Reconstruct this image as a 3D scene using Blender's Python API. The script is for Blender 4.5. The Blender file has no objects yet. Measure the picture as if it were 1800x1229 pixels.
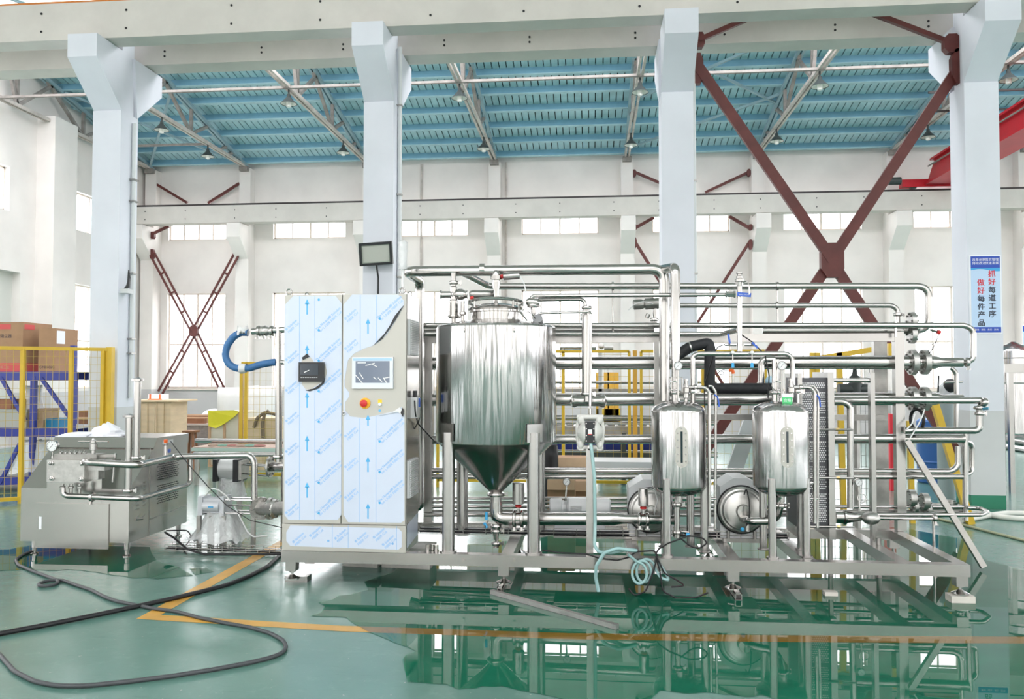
import bpy, bmesh, math, random
from mathutils import Vector, Matrix, geometry
random.seed(7)
PI = math.pi
SC = bpy.context.scene
COL = SC.collection

# ---------------------------------------------------------------- camera, sky, exposure
FPX = 1450.0
CAM_H = 1.6
PITCH = math.atan((661 - 614.5) / FPX)
YAW = math.atan(140 * math.cos(PITCH) / FPX)
cam_data = bpy.data.cameras.new('camera')
cam_data.sensor_width = 36.0
cam_data.lens = FPX / 1800 * 36.0
cam_data.clip_start = 0.05
cam_data.clip_end = 200
cam = bpy.data.objects.new('camera', cam_data)
COL.objects.link(cam)
cam.location = (0, 0, CAM_H)
cam.rotation_euler = (PI / 2 + PITCH, 0, YAW)
SC.camera = cam

world = bpy.data.worlds.new('overcast_sky')
SC.world = world
world.use_nodes = True
wn = world.node_tree.nodes
wn['Background'].inputs['Color'].default_value = (0.975, 0.975, 1.0, 1)
wn['Background'].inputs['Strength'].default_value = 3.6

SC.view_settings.view_transform = 'Standard'
SC.view_settings.look = 'None'
SC.view_settings.gamma = 1.0
SC.view_settings.use_curve_mapping = False
SC.view_settings.exposure = 1.15
SC.cycles.use_denoising = True
SC.cycles.max_bounces = 10
SC.cycles.diffuse_bounces = 6
SC.cycles.glossy_bounces = 5
SC.cycles.transparent_max_bounces = 16
SC.cycles.caustics_reflective = False
SC.cycles.caustics_refractive = False
SC.cycles.sample_clamp_indirect = 8.0

FW = Vector((-math.sin(YAW) * math.cos(PITCH), math.cos(YAW) * math.cos(PITCH), math.sin(PITCH)))
RT = Vector((math.cos(YAW), math.sin(YAW), 0))
UP = RT.cross(FW)
CAMP = Vector((0, 0, CAM_H))


def at(x, y, Y):
    """point of the photograph (1800x1229 frame) on the upright plane that stands Y metres into the hall"""
    d = FW + RT * ((x - 900) / FPX) + UP * ((614.5 - y) / FPX)
    return CAMP + d * (Y / d.y)


def fl(x, y, z=0.0):
    """point of the photograph on the level plane z"""
    d = FW + RT * ((x - 900) / FPX) + UP * ((614.5 - y) / FPX)
    return CAMP + d * ((z - CAM_H) / d.z)


def zz(y, Y, x=900):
    return at(x, y, Y).z


def xx(x, Y, y=661):
    return at(x, y, Y).x


# ---------------------------------------------------------------- daylight portals (guide sampling through the openings)
def portal(name, loc, rot, sx, sy):
    l = bpy.data.lights.new(name, 'AREA')
    l.shape = 'RECTANGLE'
    l.size = sx
    l.size_y = sy
    l.cycles.is_portal = True
    o = bpy.data.objects.new(name, l)
    COL.objects.link(o)
    o.location = loc
    o.rotation_euler = rot
    return o


# ---------------------------------------------------------------- materials
MATS = {}


def mat(name, col, rough=0.5, metal=0.0, spec=0.5, noise=0.0, nscale=6.0, stretch=(1, 1, 1), bump=0.0, bscale=None,
        trans=0.0, alpha=1.0, emit=None, coat=0.0, rnoise=0.0, aniso=0.0, darkcol=None, ior=1.45, nlo=0.35, nhi=0.7):
    if name in MATS:
        return MATS[name]
    m = bpy.data.materials.new(name)
    m.use_nodes = True
    nt = m.node_tree
    b = nt.nodes['Principled BSDF']
    b.inputs['Base Color'].default_value = (*col, 1)
    b.inputs['Roughness'].default_value = rough
    b.inputs['Metallic'].default_value = metal
    b.inputs['Specular IOR Level'].default_value = spec
    b.inputs['IOR'].default_value = ior
    b.inputs['Transmission Weight'].default_value = trans
    b.inputs['Alpha'].default_value = alpha
    b.inputs['Coat Weight'].default_value = coat
    b.inputs['Anisotropic'].default_value = aniso
    if emit:
        b.inputs['Emission Color'].default_value = (*emit[0], 1)
        b.inputs['Emission Strength'].default_value = emit[1]
    if noise or bump or rnoise:
        tc = nt.nodes.new('ShaderNodeTexCoord')
        mp = nt.nodes.new('ShaderNodeMapping')
        mp.inputs['Scale'].default_value = stretch
        nt.links.new(tc.outputs['Object'], mp.inputs['Vector'])
        nz = nt.nodes.new('ShaderNodeTexNoise')
        nz.inputs['Scale'].default_value = nscale
        nz.inputs['Detail'].default_value = 5
        nz.inputs['Roughness'].default_value = 0.6
        nt.links.new(mp.outputs['Vector'], nz.inputs['Vector'])
        if noise:
            mr = nt.nodes.new('ShaderNodeMapRange')
            mr.inputs['From Min'].default_value = nlo
            mr.inputs['From Max'].default_value = nhi
            nt.links.new(nz.outputs['Fac'], mr.inputs['Value'])
            mx = nt.nodes.new('ShaderNodeMix')
            mx.data_type = 'RGBA'
            dc = darkcol if darkcol else tuple(c * (1 - noise) for c in col)
            mx.inputs['A'].default_value = (*dc, 1)
            mx.inputs['B'].default_value = (*col, 1)
            nt.links.new(mr.outputs['Result'], mx.inputs['Factor'])
            nt.links.new(mx.outputs['Result'], b.inputs['Base Color'])
        if rnoise:
            mr2 = nt.nodes.new('ShaderNodeMapRange')
            mr2.inputs['From Min'].default_value = 0.3
            mr2.inputs['From Max'].default_value = 0.7
            mr2.inputs['To Min'].default_value = max(0.0, rough - rnoise)
            mr2.inputs['To Max'].default_value = rough + rnoise
            nt.links.new(nz.outputs['Fac'], mr2.inputs['Value'])
            nt.links.new(mr2.outputs['Result'], b.inputs['Roughness'])
        if bump:
            nb = nz
            if bscale:
                nb = nt.nodes.new('ShaderNodeTexNoise')
                nb.inputs['Scale'].default_value = bscale
                nb.inputs['Detail'].default_value = 2
                nt.links.new(mp.outputs['Vector'], nb.inputs['Vector'])
            bp = nt.nodes.new('ShaderNodeBump')
            bp.inputs['Strength'].default_value = bump
            bp.inputs['Distance'].default_value = 0.02
            nt.links.new(nb.outputs['Fac'], bp.inputs['Height'])
            nt.links.new(bp.outputs['Normal'], b.inputs['Normal'])
    MATS[name] = m
    return m


def sheet_glass(name, tint, ior, rough=0.0, gain=1.0):
    """thin clear sheet: see-through, with mirror reflection by Fresnel"""
    if name in MATS:
        return MATS[name]
    m = bpy.data.materials.new(name)
    m.use_nodes = True
    nt = m.node_tree
    nt.nodes.remove(nt.nodes['Principled BSDF'])
    out = nt.nodes['Material Output']
    tr = nt.nodes.new('ShaderNodeBsdfTransparent')
    tr.inputs['Color'].default_value = (*tint, 1)
    gl = nt.nodes.new('ShaderNodeBsdfGlossy')
    gl.inputs['Roughness'].default_value = rough
    fr = nt.nodes.new('ShaderNodeFresnel')
    fr.inputs['IOR'].default_value = ior
    ml = nt.nodes.new('ShaderNodeMath')
    ml.operation = 'MULTIPLY'
    ml.use_clamp = True
    ml.inputs[1].default_value = gain
    nt.links.new(fr.outputs['Fac'], ml.inputs[0])
    mx = nt.nodes.new('ShaderNodeMixShader')
    nt.links.new(ml.outputs[0], mx.inputs['Fac'])
    nt.links.new(tr.outputs[0], mx.inputs[1])
    nt.links.new(gl.outputs[0], mx.inputs[2])
    nt.links.new(mx.outputs[0], out.inputs['Surface'])
    MATS[name] = m
    return m


def floor_mat():
    m = bpy.data.materials.new('green_epoxy_floor')
    m.use_nodes = True
    nt = m.node_tree
    b = nt.nodes['Principled BSDF']
    tc = nt.nodes.new('ShaderNodeTexCoord')

    def noise(scale, detail=6, rough=0.6, vec=None):
        n = nt.nodes.new('ShaderNodeTexNoise')
        n.inputs['Scale'].default_value = scale
        n.inputs['Detail'].default_value = detail
        n.inputs['Roughness'].default_value = rough
        nt.links.new(vec or tc.outputs['Object'], n.inputs['Vector'])
        return n

    def rng(src, a, c, lo, hi):
        r = nt.nodes.new('ShaderNodeMapRange')
        r.inputs['From Min'].default_value = a
        r.inputs['From Max'].default_value = c
        r.inputs['To Min'].default_value = lo
        r.inputs['To Max'].default_value = hi
        nt.links.new(src, r.inputs['Value'])
        return r.outputs['Result']

    def mixc(fac, A, B):
        x = nt.nodes.new('ShaderNodeMix')
        x.data_type = 'RGBA'
        for s, v in (('A', A), ('B', B)):
            if isinstance(v, tuple):
                x.inputs[s].default_value = (*v, 1)
            else:
                nt.links.new(v, x.inputs[s])
        nt.links.new(fac, x.inputs['Factor'])
        return x.outputs['Result']
    big = noise(0.7)
    fine = noise(9, 8, 0.7)
    mp = nt.nodes.new('ShaderNodeMapping')
    mp.inputs['Rotation'].default_value = (0, 0, 0.6)
    mp.inputs['Scale'].default_value = (1.5, 9, 1)
    nt.links.new(tc.outputs['Object'], mp.inputs['Vector'])
    scr = noise(2.2, 8, 0.75, mp.outputs['Vector'])
    c = mixc(rng(big.outputs['Fac'], 0.35, 0.68, 0, 1), (0.090, 0.205, 0.168), (0.125, 0.250, 0.210))
    c = mixc(rng(fine.outputs['Fac'], 0.55, 0.75, 0, 0.45), c, (0.17, 0.31, 0.265))
    c = mixc(rng(scr.outputs['Fac'], 0.59, 0.72, 0, 0.5), c, (0.04, 0.14, 0.10))
    spots = noise(30, 3, 0.5)
    c = mixc(rng(spots.outputs['Fac'], 0.71, 0.75, 0, 0.6), c, (0.45, 0.50, 0.46))
    nt.links.new(c, b.inputs['Base Color'])
    nt.links.new(rng(fine.outputs['Fac'], 0.3, 0.7, 0.13, 0.27), b.inputs['Roughness'])
    b.inputs['Specular IOR Level'].default_value = 0.7
    bp = nt.nodes.new('ShaderNodeBump')
    bp.inputs['Strength'].default_value = 0.12
    bp.inputs['Distance'].default_value = 0.01
    nt.links.new(fine.outputs['Fac'], bp.inputs['Height'])
    nt.links.new(bp.outputs['Normal'], b.inputs['Normal'])
    return m


def dado_mat(name, top, low, h, extra=None):
    """painted plaster: white above height h, grey below (object space = world height)"""
    m = bpy.data.materials.new(name)
    m.use_nodes = True
    nt = m.node_tree
    b = nt.nodes['Principled BSDF']
    b.inputs['Roughness'].default_value = 0.7
    tc = nt.nodes.new('ShaderNodeTexCoord')
    geo = nt.nodes.new('ShaderNodeNewGeometry')
    sp = nt.nodes.new('ShaderNodeSeparateXYZ')
    nt.links.new(geo.outputs['Position'], sp.inputs[0])
    gt = nt.nodes.new('ShaderNodeMath')
    gt.operation = 'GREATER_THAN'
    gt.inputs[1].default_value = h
    nt.links.new(sp.outputs['Z'], gt.inputs[0])
    n1 = nt.nodes.new('ShaderNodeTexNoise')
    n1.inputs['Scale'].default_value = 1.3
    n1.inputs['Detail'].default_value = 6
    nt.links.new(geo.outputs['Position'], n1.inputs['Vector'])
    mr = nt.nodes.new('ShaderNodeMapRange')
    mr.inputs['From Min'].default_value = 0.3
    mr.inputs['From Max'].default_value = 0.7
    mr.inputs['To Min'].default_value = 0.90
    mr.inputs['To Max'].default_value = 1.0
    nt.links.new(n1.outputs['Fac'], mr.inputs['Value'])
    mx = nt.nodes.new('ShaderNodeMix')
    mx.data_type = 'RGBA'
    mx.inputs['A'].default_value = (*low, 1)
    mx.inputs['B'].default_value = (*top, 1)
    nt.links.new(gt.outputs[0], mx.inputs['Factor'])
    src = mx.outputs['Result']
    if extra:
        gt2 = nt.nodes.new('ShaderNodeMath')
        gt2.operation = 'GREATER_THAN'
        gt2.inputs[1].default_value = extra[1]
        nt.links.new(sp.outputs['Z'], gt2.inputs[0])
        m3 = nt.nodes.new('ShaderNodeMix')
        m3.data_type = 'RGBA'
        m3.inputs['A'].default_value = (*extra[0], 1)
        nt.links.new(src, m3.inputs['B'])
        nt.links.new(gt2.outputs[0], m3.inputs['Factor'])
        src = m3.outputs['Result']
    m2 = nt.nodes.new('ShaderNodeMix')
    m2.data_type = 'RGBA'
    m2.blend_type = 'MULTIPLY'
    m2.inputs['Factor'].default_value = 1.0
    nt.links.new(src, m2.inputs['A'])
    nt.links.new(mr.outputs['Result'], m2.inputs['B'])
    nt.links.new(m2.outputs['Result'], b.inputs['Base Color'])
    MATS[name] = m
    return m


def brushed_tank_mat(name, rough=0.16):
    """rolled stainless sheet: slightly wavy around the shell so that reflections fall in upright streaks"""
    m = bpy.data.materials.new(name)
    m.use_nodes = True
    nt = m.node_tree
    b = nt.nodes['Principled BSDF']
    b.inputs['Base Color'].default_value = (0.53, 0.52, 0.515, 1)
    b.inputs['Metallic'].default_value = 1.0
    b.inputs['Roughness'].default_value = rough
    tc = nt.nodes.new('ShaderNodeTexCoord')
    mp = nt.nodes.new('ShaderNodeMapping')
    mp.inputs['Scale'].default_value = (1, 1, 0.06)
    nt.links.new(tc.outputs['Object'], mp.inputs['Vector'])
    nz = nt.nodes.new('ShaderNodeTexNoise')
    nz.inputs['Scale'].default_value = 9
    nz.inputs['Detail'].default_value = 3
    nt.links.new(mp.outputs['Vector'], nz.inputs['Vector'])
    bp = nt.nodes.new('ShaderNodeBump')
    bp.inputs['Strength'].default_value = 0.75
    bp.inputs['Distance'].default_value = 0.02
    nt.links.new(nz.outputs['Fac'], bp.inputs['Height'])
    nt.links.new(bp.outputs['Normal'], b.inputs['Normal'])
    MATS[name] = m
    return m


STEEL = mat('polished_stainless', (0.475, 0.462, 0.445), 0.19, 1.0, rnoise=0.02, nscale=5)
STEEL_B = mat('brushed_stainless', (0.43, 0.42, 0.405), 0.27, 1.0, noise=0.06, nscale=2.0)
STEEL_D = mat('dull_stainless', (0.42, 0.41, 0.39), 0.36, 1.0, rnoise=0.08, nscale=8, noise=0.25)
STEEL_C = mat('cast_stainless', (0.55, 0.54, 0.52), 0.42, 1.0, noise=0.2, nscale=30)
SATP = mat('satin_pump_steel', (0.62, 0.61, 0.59), 0.36, 1.0)
SHEET = mat('satin_sheet_steel', (0.50, 0.485, 0.465), 0.24, 1.0, noise=0.06, nscale=1.5)
TANKM = brushed_tank_mat('rolled_tank_steel', 0.15)
TANKS = brushed_tank_mat('rolled_small_tank_steel', 0.18)
BLACK = mat('black_rubber', (0.012, 0.012, 0.014), 0.45)
BLACKP = mat('black_plastic', (0.02, 0.021, 0.024), 0.35)
FOAM = mat('black_foam_insulation', (0.022, 0.023, 0.027), 0.6, noise=0.4, nscale=14, bump=0.3)
WHITEP = mat('white_plastic', (0.80, 0.80, 0.80), 0.4)
GREYP = mat('light_grey_paint', (0.62, 0.63, 0.64), 0.4)
ALU = mat('pale_aluminium', (0.66, 0.67, 0.71), 0.45, 0.25)
RED = mat('red_plastic', (0.62, 0.03, 0.03), 0.35)
BLUEP = mat('bright_blue_plastic', (0.06, 0.40, 0.75), 0.4)
BLUEH = mat('blue_vinyl_handle', (0.04, 0.12, 0.55), 0.4)
ORANGE = mat('orange_plastic', (0.9, 0.16, 0.03), 0.4)
OXIDE = mat('red_oxide_paint', (0.135, 0.030, 0.026), 0.5, noise=0.3, nscale=5)
YELLOW = mat('yellow_enamel', (0.72, 0.46, 0.035), 0.4, noise=0.12, nscale=5)
CRANE = mat('crane_red_paint', (0.55, 0.012, 0.025), 0.4, noise=0.15, nscale=2)
ORANGEC = mat('crane_orange_paint', (0.65, 0.22, 0.05), 0.5)
BLUERACK = mat('deep_blue_enamel', (0.030, 0.045, 0.28), 0.4)
CARD = mat('brown_cardboard', (0.42, 0.25, 0.145), 0.8, noise=0.15, nscale=4)
CARD2 = mat('pale_cardboard', (0.50, 0.35, 0.22), 0.8, noise=0.15, nscale=4)
PLY = mat('pale_plywood', (0.78, 0.60, 0.40), 0.65, noise=0.14, nscale=3, stretch=(1, 1, 5))
PLYD = mat('pine_batten', (0.66, 0.42, 0.26), 0.65, noise=0.2, nscale=4)
WOODR = mat('reddish_timber', (0.32, 0.14, 0.07), 0.6, noise=0.3, nscale=5)
CONC = mat('rough_concrete', (0.62, 0.61, 0.57), 0.9, noise=0.25, nscale=7, bump=0.4)
LAMPG = mat('dark_lamp_enamel', (0.05, 0.06, 0.06), 0.4)
LAMPW = mat('white_lamp_enamel', (0.75, 0.74, 0.70), 0.4)
BULB = mat('milky_bulb', (0.85, 0.85, 0.82), 0.3)
DIAL = mat('gauge_dial_white', (0.85, 0.86, 0.86), 0.3)
TRUSSM = mat('weathered_truss_steel', (0.34, 0.31, 0.29), 0.6, noise=0.35, nscale=5)
TRUSSL = mat('pale_pink_truss_paint', (0.62, 0.56, 0.52), 0.6, noise=0.3, nscale=6)
TRUSSB = mat('pale_blue_truss_paint', (0.30, 0.44, 0.50), 0.55, noise=0.15, nscale=5)
PURL = mat('sky_blue_purlin_paint', (0.22, 0.45, 0.60), 0.6, noise=0.15, nscale=2)
BOARD = mat('pale_blue_board_paint', (0.45, 0.68, 0.75), 0.6, noise=0.2, nscale=3)
BOARDG = mat('dark_roof_void', (0.02, 0.03, 0.035), 0.9)
BEAMC = mat('crane_beam_concrete', (0.67, 0.635, 0.595), 0.75, noise=0.10, nscale=2)
RAILM = mat('dark_crane_rail', (0.035, 0.028, 0.028), 0.5)
FRAMEP = mat('cream_window_frame', (0.80, 0.70, 0.63), 0.5)
GLASS = sheet_glass('window_glass', (0.96, 0.98, 0.98), 1.45)
WATER = sheet_glass('shallow_water', (0.93, 0.95, 0.94), 1.33, 0.003, 1.25)
CLING = mat('clear_stretch_film', (0.86, 0.87, 0.88), 0.15, 0.0, alpha=0.55, bump=1.0, bscale=26, spec=0.8)
CLINGW = mat('milky_stretch_film', (0.9, 0.89, 0.88), 0.3, 0.0, alpha=0.8, bump=0.6, bscale=7)
YFILM = mat('yellow_plastic_sheet', (0.85, 0.78, 0.05), 0.3, alpha=0.8, bump=0.5, bscale=9)
HOSEB = mat('blue_rubber_hose', (0.055, 0.17, 0.38), 0.5, bump=0.2, bscale=60)
HOSET = mat('teal_clear_hose', (0.42, 0.66, 0.66), 0.15, trans=0.25, noise=0.1)
PAPER = mat('white_paper', (0.86, 0.87, 0.92), 0.6)
LINE = mat('yellow_floor_paint', (0.70, 0.38, 0.07), 0.35, noise=0.2, nscale=4)
WALLM = dado_mat('white_plaster_grey_dado', (0.83, 0.785, 0.755), (0.60, 0.575, 0.575), 1.22)
PILM = dado_mat('pillar_plaster', (0.745, 0.765, 0.835), (0.60, 0.61, 0.62), 1.18, ((0.03, 0.22, 0.13), 0.16))
FLOORM = floor_mat()
BRASS = mat('brass_nut', (0.70, 0.52, 0.24), 0.35, 1.0)
FILM = mat('pale_blue_protective_film', (0.61, 0.67, 0.80), 0.22, noise=0.03, nscale=3)
FPRINT = mat('cyan_film_print', (0.10, 0.45, 0.80), 0.4)
FPRINTL = mat('pale_blue_film_print', (0.24, 0.48, 0.80), 0.4)
SATIN = mat('bare_satin_panel', (0.50, 0.485, 0.445), 0.42, 0.35)
WETM = mat('wet_green_epoxy', (0.045, 0.40, 0.245), 0.25, noise=0.2, nscale=3)
MOTOR = mat('pump_grey_paint', (0.76, 0.77, 0.78), 0.38)
PHEM = mat('gasket_plate_dark', (0.10, 0.10, 0.11), 0.45, 0.6)
PHEL = mat('bright_plate_edge', (0.85, 0.84, 0.85), 0.4, 0.0)
GREEN = mat('green_tag', (0.10, 0.60, 0.22), 0.5)
INK = mat('dark_ink', (0.03, 0.035, 0.06), 0.6)
REDINK = mat('red_ink', (0.72, 0.03, 0.05), 0.6)
POSTB = mat('poster_blue', (0.025, 0.08, 0.47), 0.5)
POSTL = mat('poster_pale_blue', (0.52, 0.68, 0.90), 0.5)
POSTC = mat('poster_cyan', (0.05, 0.38, 0.75), 0.5)
CREAM = mat('cream_mdf', (0.72, 0.66, 0.55), 0.6, noise=0.1, nscale=3)

# ---------------------------------------------------------------- mesh building
ORG = {}


class MB:
    def __init__(self):
        self.v = []
        self.f = []

    def add(self, vs, fs):
        n = len(self.v)
        self.v += [tuple(p) for p in vs]
        self.f += [tuple(i + n for i in q) for q in fs]
        return self

    def box(self, a, b):
        x0, y0, z0 = (min(a[i], b[i]) for i in range(3))
        x1, y1, z1 = (max(a[i], b[i]) for i in range(3))
        return self.add([(x0, y0, z0), (x1, y0, z0), (x1, y1, z0), (x0, y1, z0), (x0, y0, z1), (x1, y0, z1), (x1, y1, z1), (x0, y1, z1)],
                        [(3, 2, 1, 0), (4, 5, 6, 7), (0, 1, 5, 4), (1, 2, 6, 5), (2, 3, 7, 6), (3, 0, 4, 7)])

    def bar(self, p, q, w, h=None, up=(0, 0, 1)):
        """rectangular bar from p to q, w across, h along up"""
        h = h or w
        p, q = Vector(p), Vector(q)
        d = (q - p).normalized()
        u = Vector(up)
        s = d.cross(u)
        if s.length < 1e-4:
            s = d.cross(Vector((0, 1, 0)))
        s.normalize()
        u = s.cross(d)
        vs = []
        for c in (p, q):
            for a, b in ((-1, -1), (1, -1), (1, 1), (-1, 1)):
                vs.append(c + s * (a * w / 2) + u * (b * h / 2))
        return self.add(vs, [(3, 2, 1, 0), (4, 5, 6, 7), (0, 1, 5, 4), (1, 2, 6, 5), (2, 3, 7, 6), (3, 0, 4, 7)])

    def ring(self, c, d, r, seg):
        d = Vector(d).normalized()
        a = Vector((0, 0, 1)) if abs(d.z) < 0.9 else Vector((1, 0, 0))
        u = d.cross(a).normalized()
        w = d.cross(u)
        return [Vector(c) + (u * math.cos(2 * PI * i / seg) + w * math.sin(2 * PI * i / seg)) * r for i in range(seg)]

    def lathe(self, p, d, prof, seg=16, cap=True):
        """prof: list of (distance along d from p, radius)"""
        p, d = Vector(p), Vector(d).normalized()
        n = len(self.v)
        for t, r in prof:
            self.v += [tuple(x) for x in self.ring(p + d * t, d, max(r, 1e-5), seg)]
        for k in range(len(prof) - 1):
            for i in range(seg):
                j = (i + 1) % seg
                self.f.append((n + k * seg + i, n + k * seg + j, n + (k + 1) * seg + j, n + (k + 1) * seg + i))
        if cap:
            self.f.append(tuple(n + i for i in reversed(range(seg))))
            m = n + (len(prof) - 1) * seg
            self.f.append(tuple(m + i for i in range(seg)))
        return self

    def cyl(self, p, q, r, seg=14, r2=None):
        p, q = Vector(p), Vector(q)
        L = (q - p).length
        return self.lathe(p, q - p, [(0, r), (L, r if r2 is None else r2)], seg)

    def tube(self, pts, r, seg=12, fillet=None, closed=False):
        P = smooth_path([Vector(p) for p in pts], fillet if fillet is not None else r * 2.2)
        n = len(self.v)
        m = len(P)
        t0 = (P[1] - P[0]).normalized()
        a = Vector((0, 0, 1)) if abs(t0.z) < 0.9 else Vector((0, 1, 0))
        u = t0.cross(a).normalized()
        for k in range(m):
            if k == 0:
                t = (P[1] - P[0]).normalized()
            elif k == m - 1:
                t = (P[-1] - P[-2]).normalized()
            else:
                t = ((P[k + 1] - P[k]).normalized() + (P[k] - P[k - 1]).normalized())
                t = t.normalized() if t.length > 1e-6 else (P[k + 1] - P[k]).normalized()
            u = (u - t * u.dot(t)).normalized()
            w = t.cross(u)
            for i in range(seg):
                c, s = math.cos(2 * PI * i / seg), math.sin(2 * PI * i / seg)
                self.v.append(tuple(P[k] + (u * c + w * s) * r))
        for k in range(m - 1):
            for i in range(seg):
                j = (i + 1) % seg
                self.f.append((n + k * seg + i, n + k * seg + j, n + (k + 1) * seg + j, n + (k + 1) * seg + i))
        self.f.append(tuple(n + i for i in reversed(range(seg))))
        e = n + (m - 1) * seg
        self.f.append(tuple(e + i for i in range(seg)))
        return self

    def torus(self, c, d, R, r, seg=20, s2=8):
        d = Vector(d).normalized()
        n = len(self.v)
        base = self.ring((0, 0, 0), d, 1, seg)
        for b in base:
            for i in range(s2):
                a = 2 * PI * i / s2
                self.v.append(tuple(Vector(c) + b * (R + r * math.cos(a)) + d * (r * math.sin(a))))
        for k in range(seg):
            k2 = (k + 1) % seg
            for i in range(s2):
                j = (i + 1) % s2
                self.f.append((n + k * s2 + i, n + k2 * s2 + i, n + k2 * s2 + j, n + k * s2 + j))
        return self

    def sphere(self, c, r, sx=1, sy=1, sz=1, seg=14, rings=8):
        n = len(self.v)
        c = Vector(c)
        for k in range(rings + 1):
            th = PI * k / rings
            for i in range(seg):
                a = 2 * PI * i / seg
                self.v.append((c.x + r * sx * math.sin(th) * math.cos(a), c.y + r * sy * math.sin(th) * math.sin(a), c.z + r * sz * math.cos(th)))
        for k in range(rings):
            for i in range(seg):
                j = (i + 1) % seg
                self.f.append((n + k * seg + i, n + (k + 1) * seg + i, n + (k + 1) * seg + j, n + k * seg + j))
        return self

    def prism(self, pts, ext):
        """closed planar outline (3-D points) pushed by vector ext"""
        ext = Vector(ext)
        P = [Vector(p) for p in pts]
        n = len(P)
        b = len(self.v)
        self.v += [tuple(p) for p in P] + [tuple(p + ext) for p in P]
        tri = geometry.tessellate_polygon([P])
        nrm = Vector((0, 0, 0))
        for i in range(n):
            nrm += P[i].cross(P[(i + 1) % n])
        flip = nrm.dot(ext) > 0
        for t in tri:
            a, c, d = t
            tn = (P[c] - P[a]).cross(P[d] - P[a])
            if (tn.dot(ext) > 0) == True:
                a, c, d = d, c, a
            self.f.append((b + a, b + c, b + d))
            self.f.append((b + n + d, b + n + c, b + n + a))
        for i in range(n):
            j = (i + 1) % n
            q = (b + i, b + j, b + n + j, b + n + i)
            self.f.append(q if flip else tuple(reversed(q)))
        return self

    def flat(self, pts):
        P = [Vector(p) for p in pts]
        b = len(self.v)
        self.v += [tuple(p) for p in P]
        for t in geometry.tessellate_polygon([P]):
            n = (P[t[1]] - P[t[0]]).cross(P[t[2]] - P[t[0]])
            # face up, else towards the camera side
            if n.z < -1e-9 or (abs(n.z) <= 1e-9 and n.y > 0):
                t = tuple(reversed(t))
            self.f.append(tuple(b + i for i in t))
        return self

    def build(self, name, material, parent=None, smooth=0.6, org=None):
        o0 = Vector((0, 0, 0))
        if org is not None:
            o0 = Vector(org)
        elif parent is not None:
            o0 = ORG[parent.name]
        me = bpy.data.meshes.new(name)
        me.from_pydata([(x - o0.x, y - o0.y, z - o0.z) for x, y, z in self.v], [], self.f)
        me.materials.append(material)
        if smooth:
            me.polygons.foreach_set('use_smooth', [True] * len(me.polygons))
            me.set_sharp_from_angle(angle=smooth)
        me.update()
        o = bpy.data.objects.new(name, me)
        COL.objects.link(o)
        if parent is not None:
            o.parent = parent
        else:
            o.location = o0
        ORG[o.name] = o0
        return o


def smooth_path(P, rad):
    if rad <= 0 or len(P) < 3:
        return P
    out = [P[0]]
    for i in range(1, len(P) - 1):
        a, b, c = P[i - 1], P[i], P[i + 1]
        u, w = (a - b), (c - b)
        lu, lw = u.length, w.length
        if lu < 1e-6 or lw < 1e-6:
            continue
        u /= lu
        w /= lw
        ang = math.acos(max(-1, min(1, u.dot(w))))
        if ang > PI - 0.03:
            out.append(b)
            continue
        t = min(rad / math.tan(ang / 2), lu * 0.49, lw * 0.49)
        p0, p1 = b + u * t, b + w * t
        n = max(3, int((PI - ang) / 0.22))
        for k in range(n + 1):
            s = k / n
            out.append(p0 * (1 - s) ** 2 + b * 2 * s * (1 - s) + p1 * s * s)
    out.append(P[-1])
    return out


def tag(o, label, cat, group=None, kind=None):
    if label:
        o['label'] = label
    if cat:
        o['category'] = cat
    if group:
        o['group'] = group
    if kind:
        o['kind'] = kind
    return o


def thing(name, label, cat, loc, group=None):
    o = bpy.data.objects.new(name, None)
    o.empty_display_size = 0.1
    COL.objects.link(o)
    o.location = loc
    ORG[o.name] = Vector(loc)
    return tag(o, label, cat, group)


def struct(o):
    o['kind'] = 'structure'
    return o


def piece(mesh_obj, parent, loc, name=None):
    """another object that shares the mesh of mesh_obj"""
    c = bpy.data.objects.new(name or mesh_obj.name.split('.')[0], mesh_obj.data)
    COL.objects.link(c)
    c.parent = parent
    c.location = loc
    return c


def copy_thing(root, loc, label=None):
    r = root.copy()
    COL.objects.link(r)
    r.location = loc
    ORG[r.name] = Vector(loc)
    if label:
        r['label'] = label
    for ch in list(root.children):
        c = ch.copy()
        COL.objects.link(c)
        c.parent = r
        for g in ch.children:
            d = g.copy()
            COL.objects.link(d)
            d.parent = c
    return r


TXT = {}


def text_mb(s, size, origin, ux, uy, mb=None, bold=0.0, align='CENTER'):
    """lettering as a flat mesh: origin, direction of writing ux, up direction uy"""
    key = (s, bold, align)
    if key not in TXT:
        c = bpy.data.curves.new('lettering', 'FONT')
        c.body = s
        c.size = 1.0
        c.align_x = align
        c.align_y = 'CENTER'
        c.offset = bold
        c.resolution_u = 2
        o = bpy.data.objects.new('lettering', c)
        COL.objects.link(o)
        dg = bpy.context.evaluated_depsgraph_get()
        me = bpy.data.meshes.new_from_object(o.evaluated_get(dg))
        TXT[key] = ([tuple(v.co) for v in me.vertices], [tuple(p.vertices) for p in me.polygons])
        bpy.data.meshes.remove(me)
        bpy.data.objects.remove(o)
        bpy.data.curves.remove(c)
    vs, fs = TXT[key]
    mb = mb or MB()
    ux, uy, og = Vector(ux), Vector(uy), Vector(origin)
    return mb.add([og + ux * (x * size) + uy * (y * size) for x, y, z in vs], fs)
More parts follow.
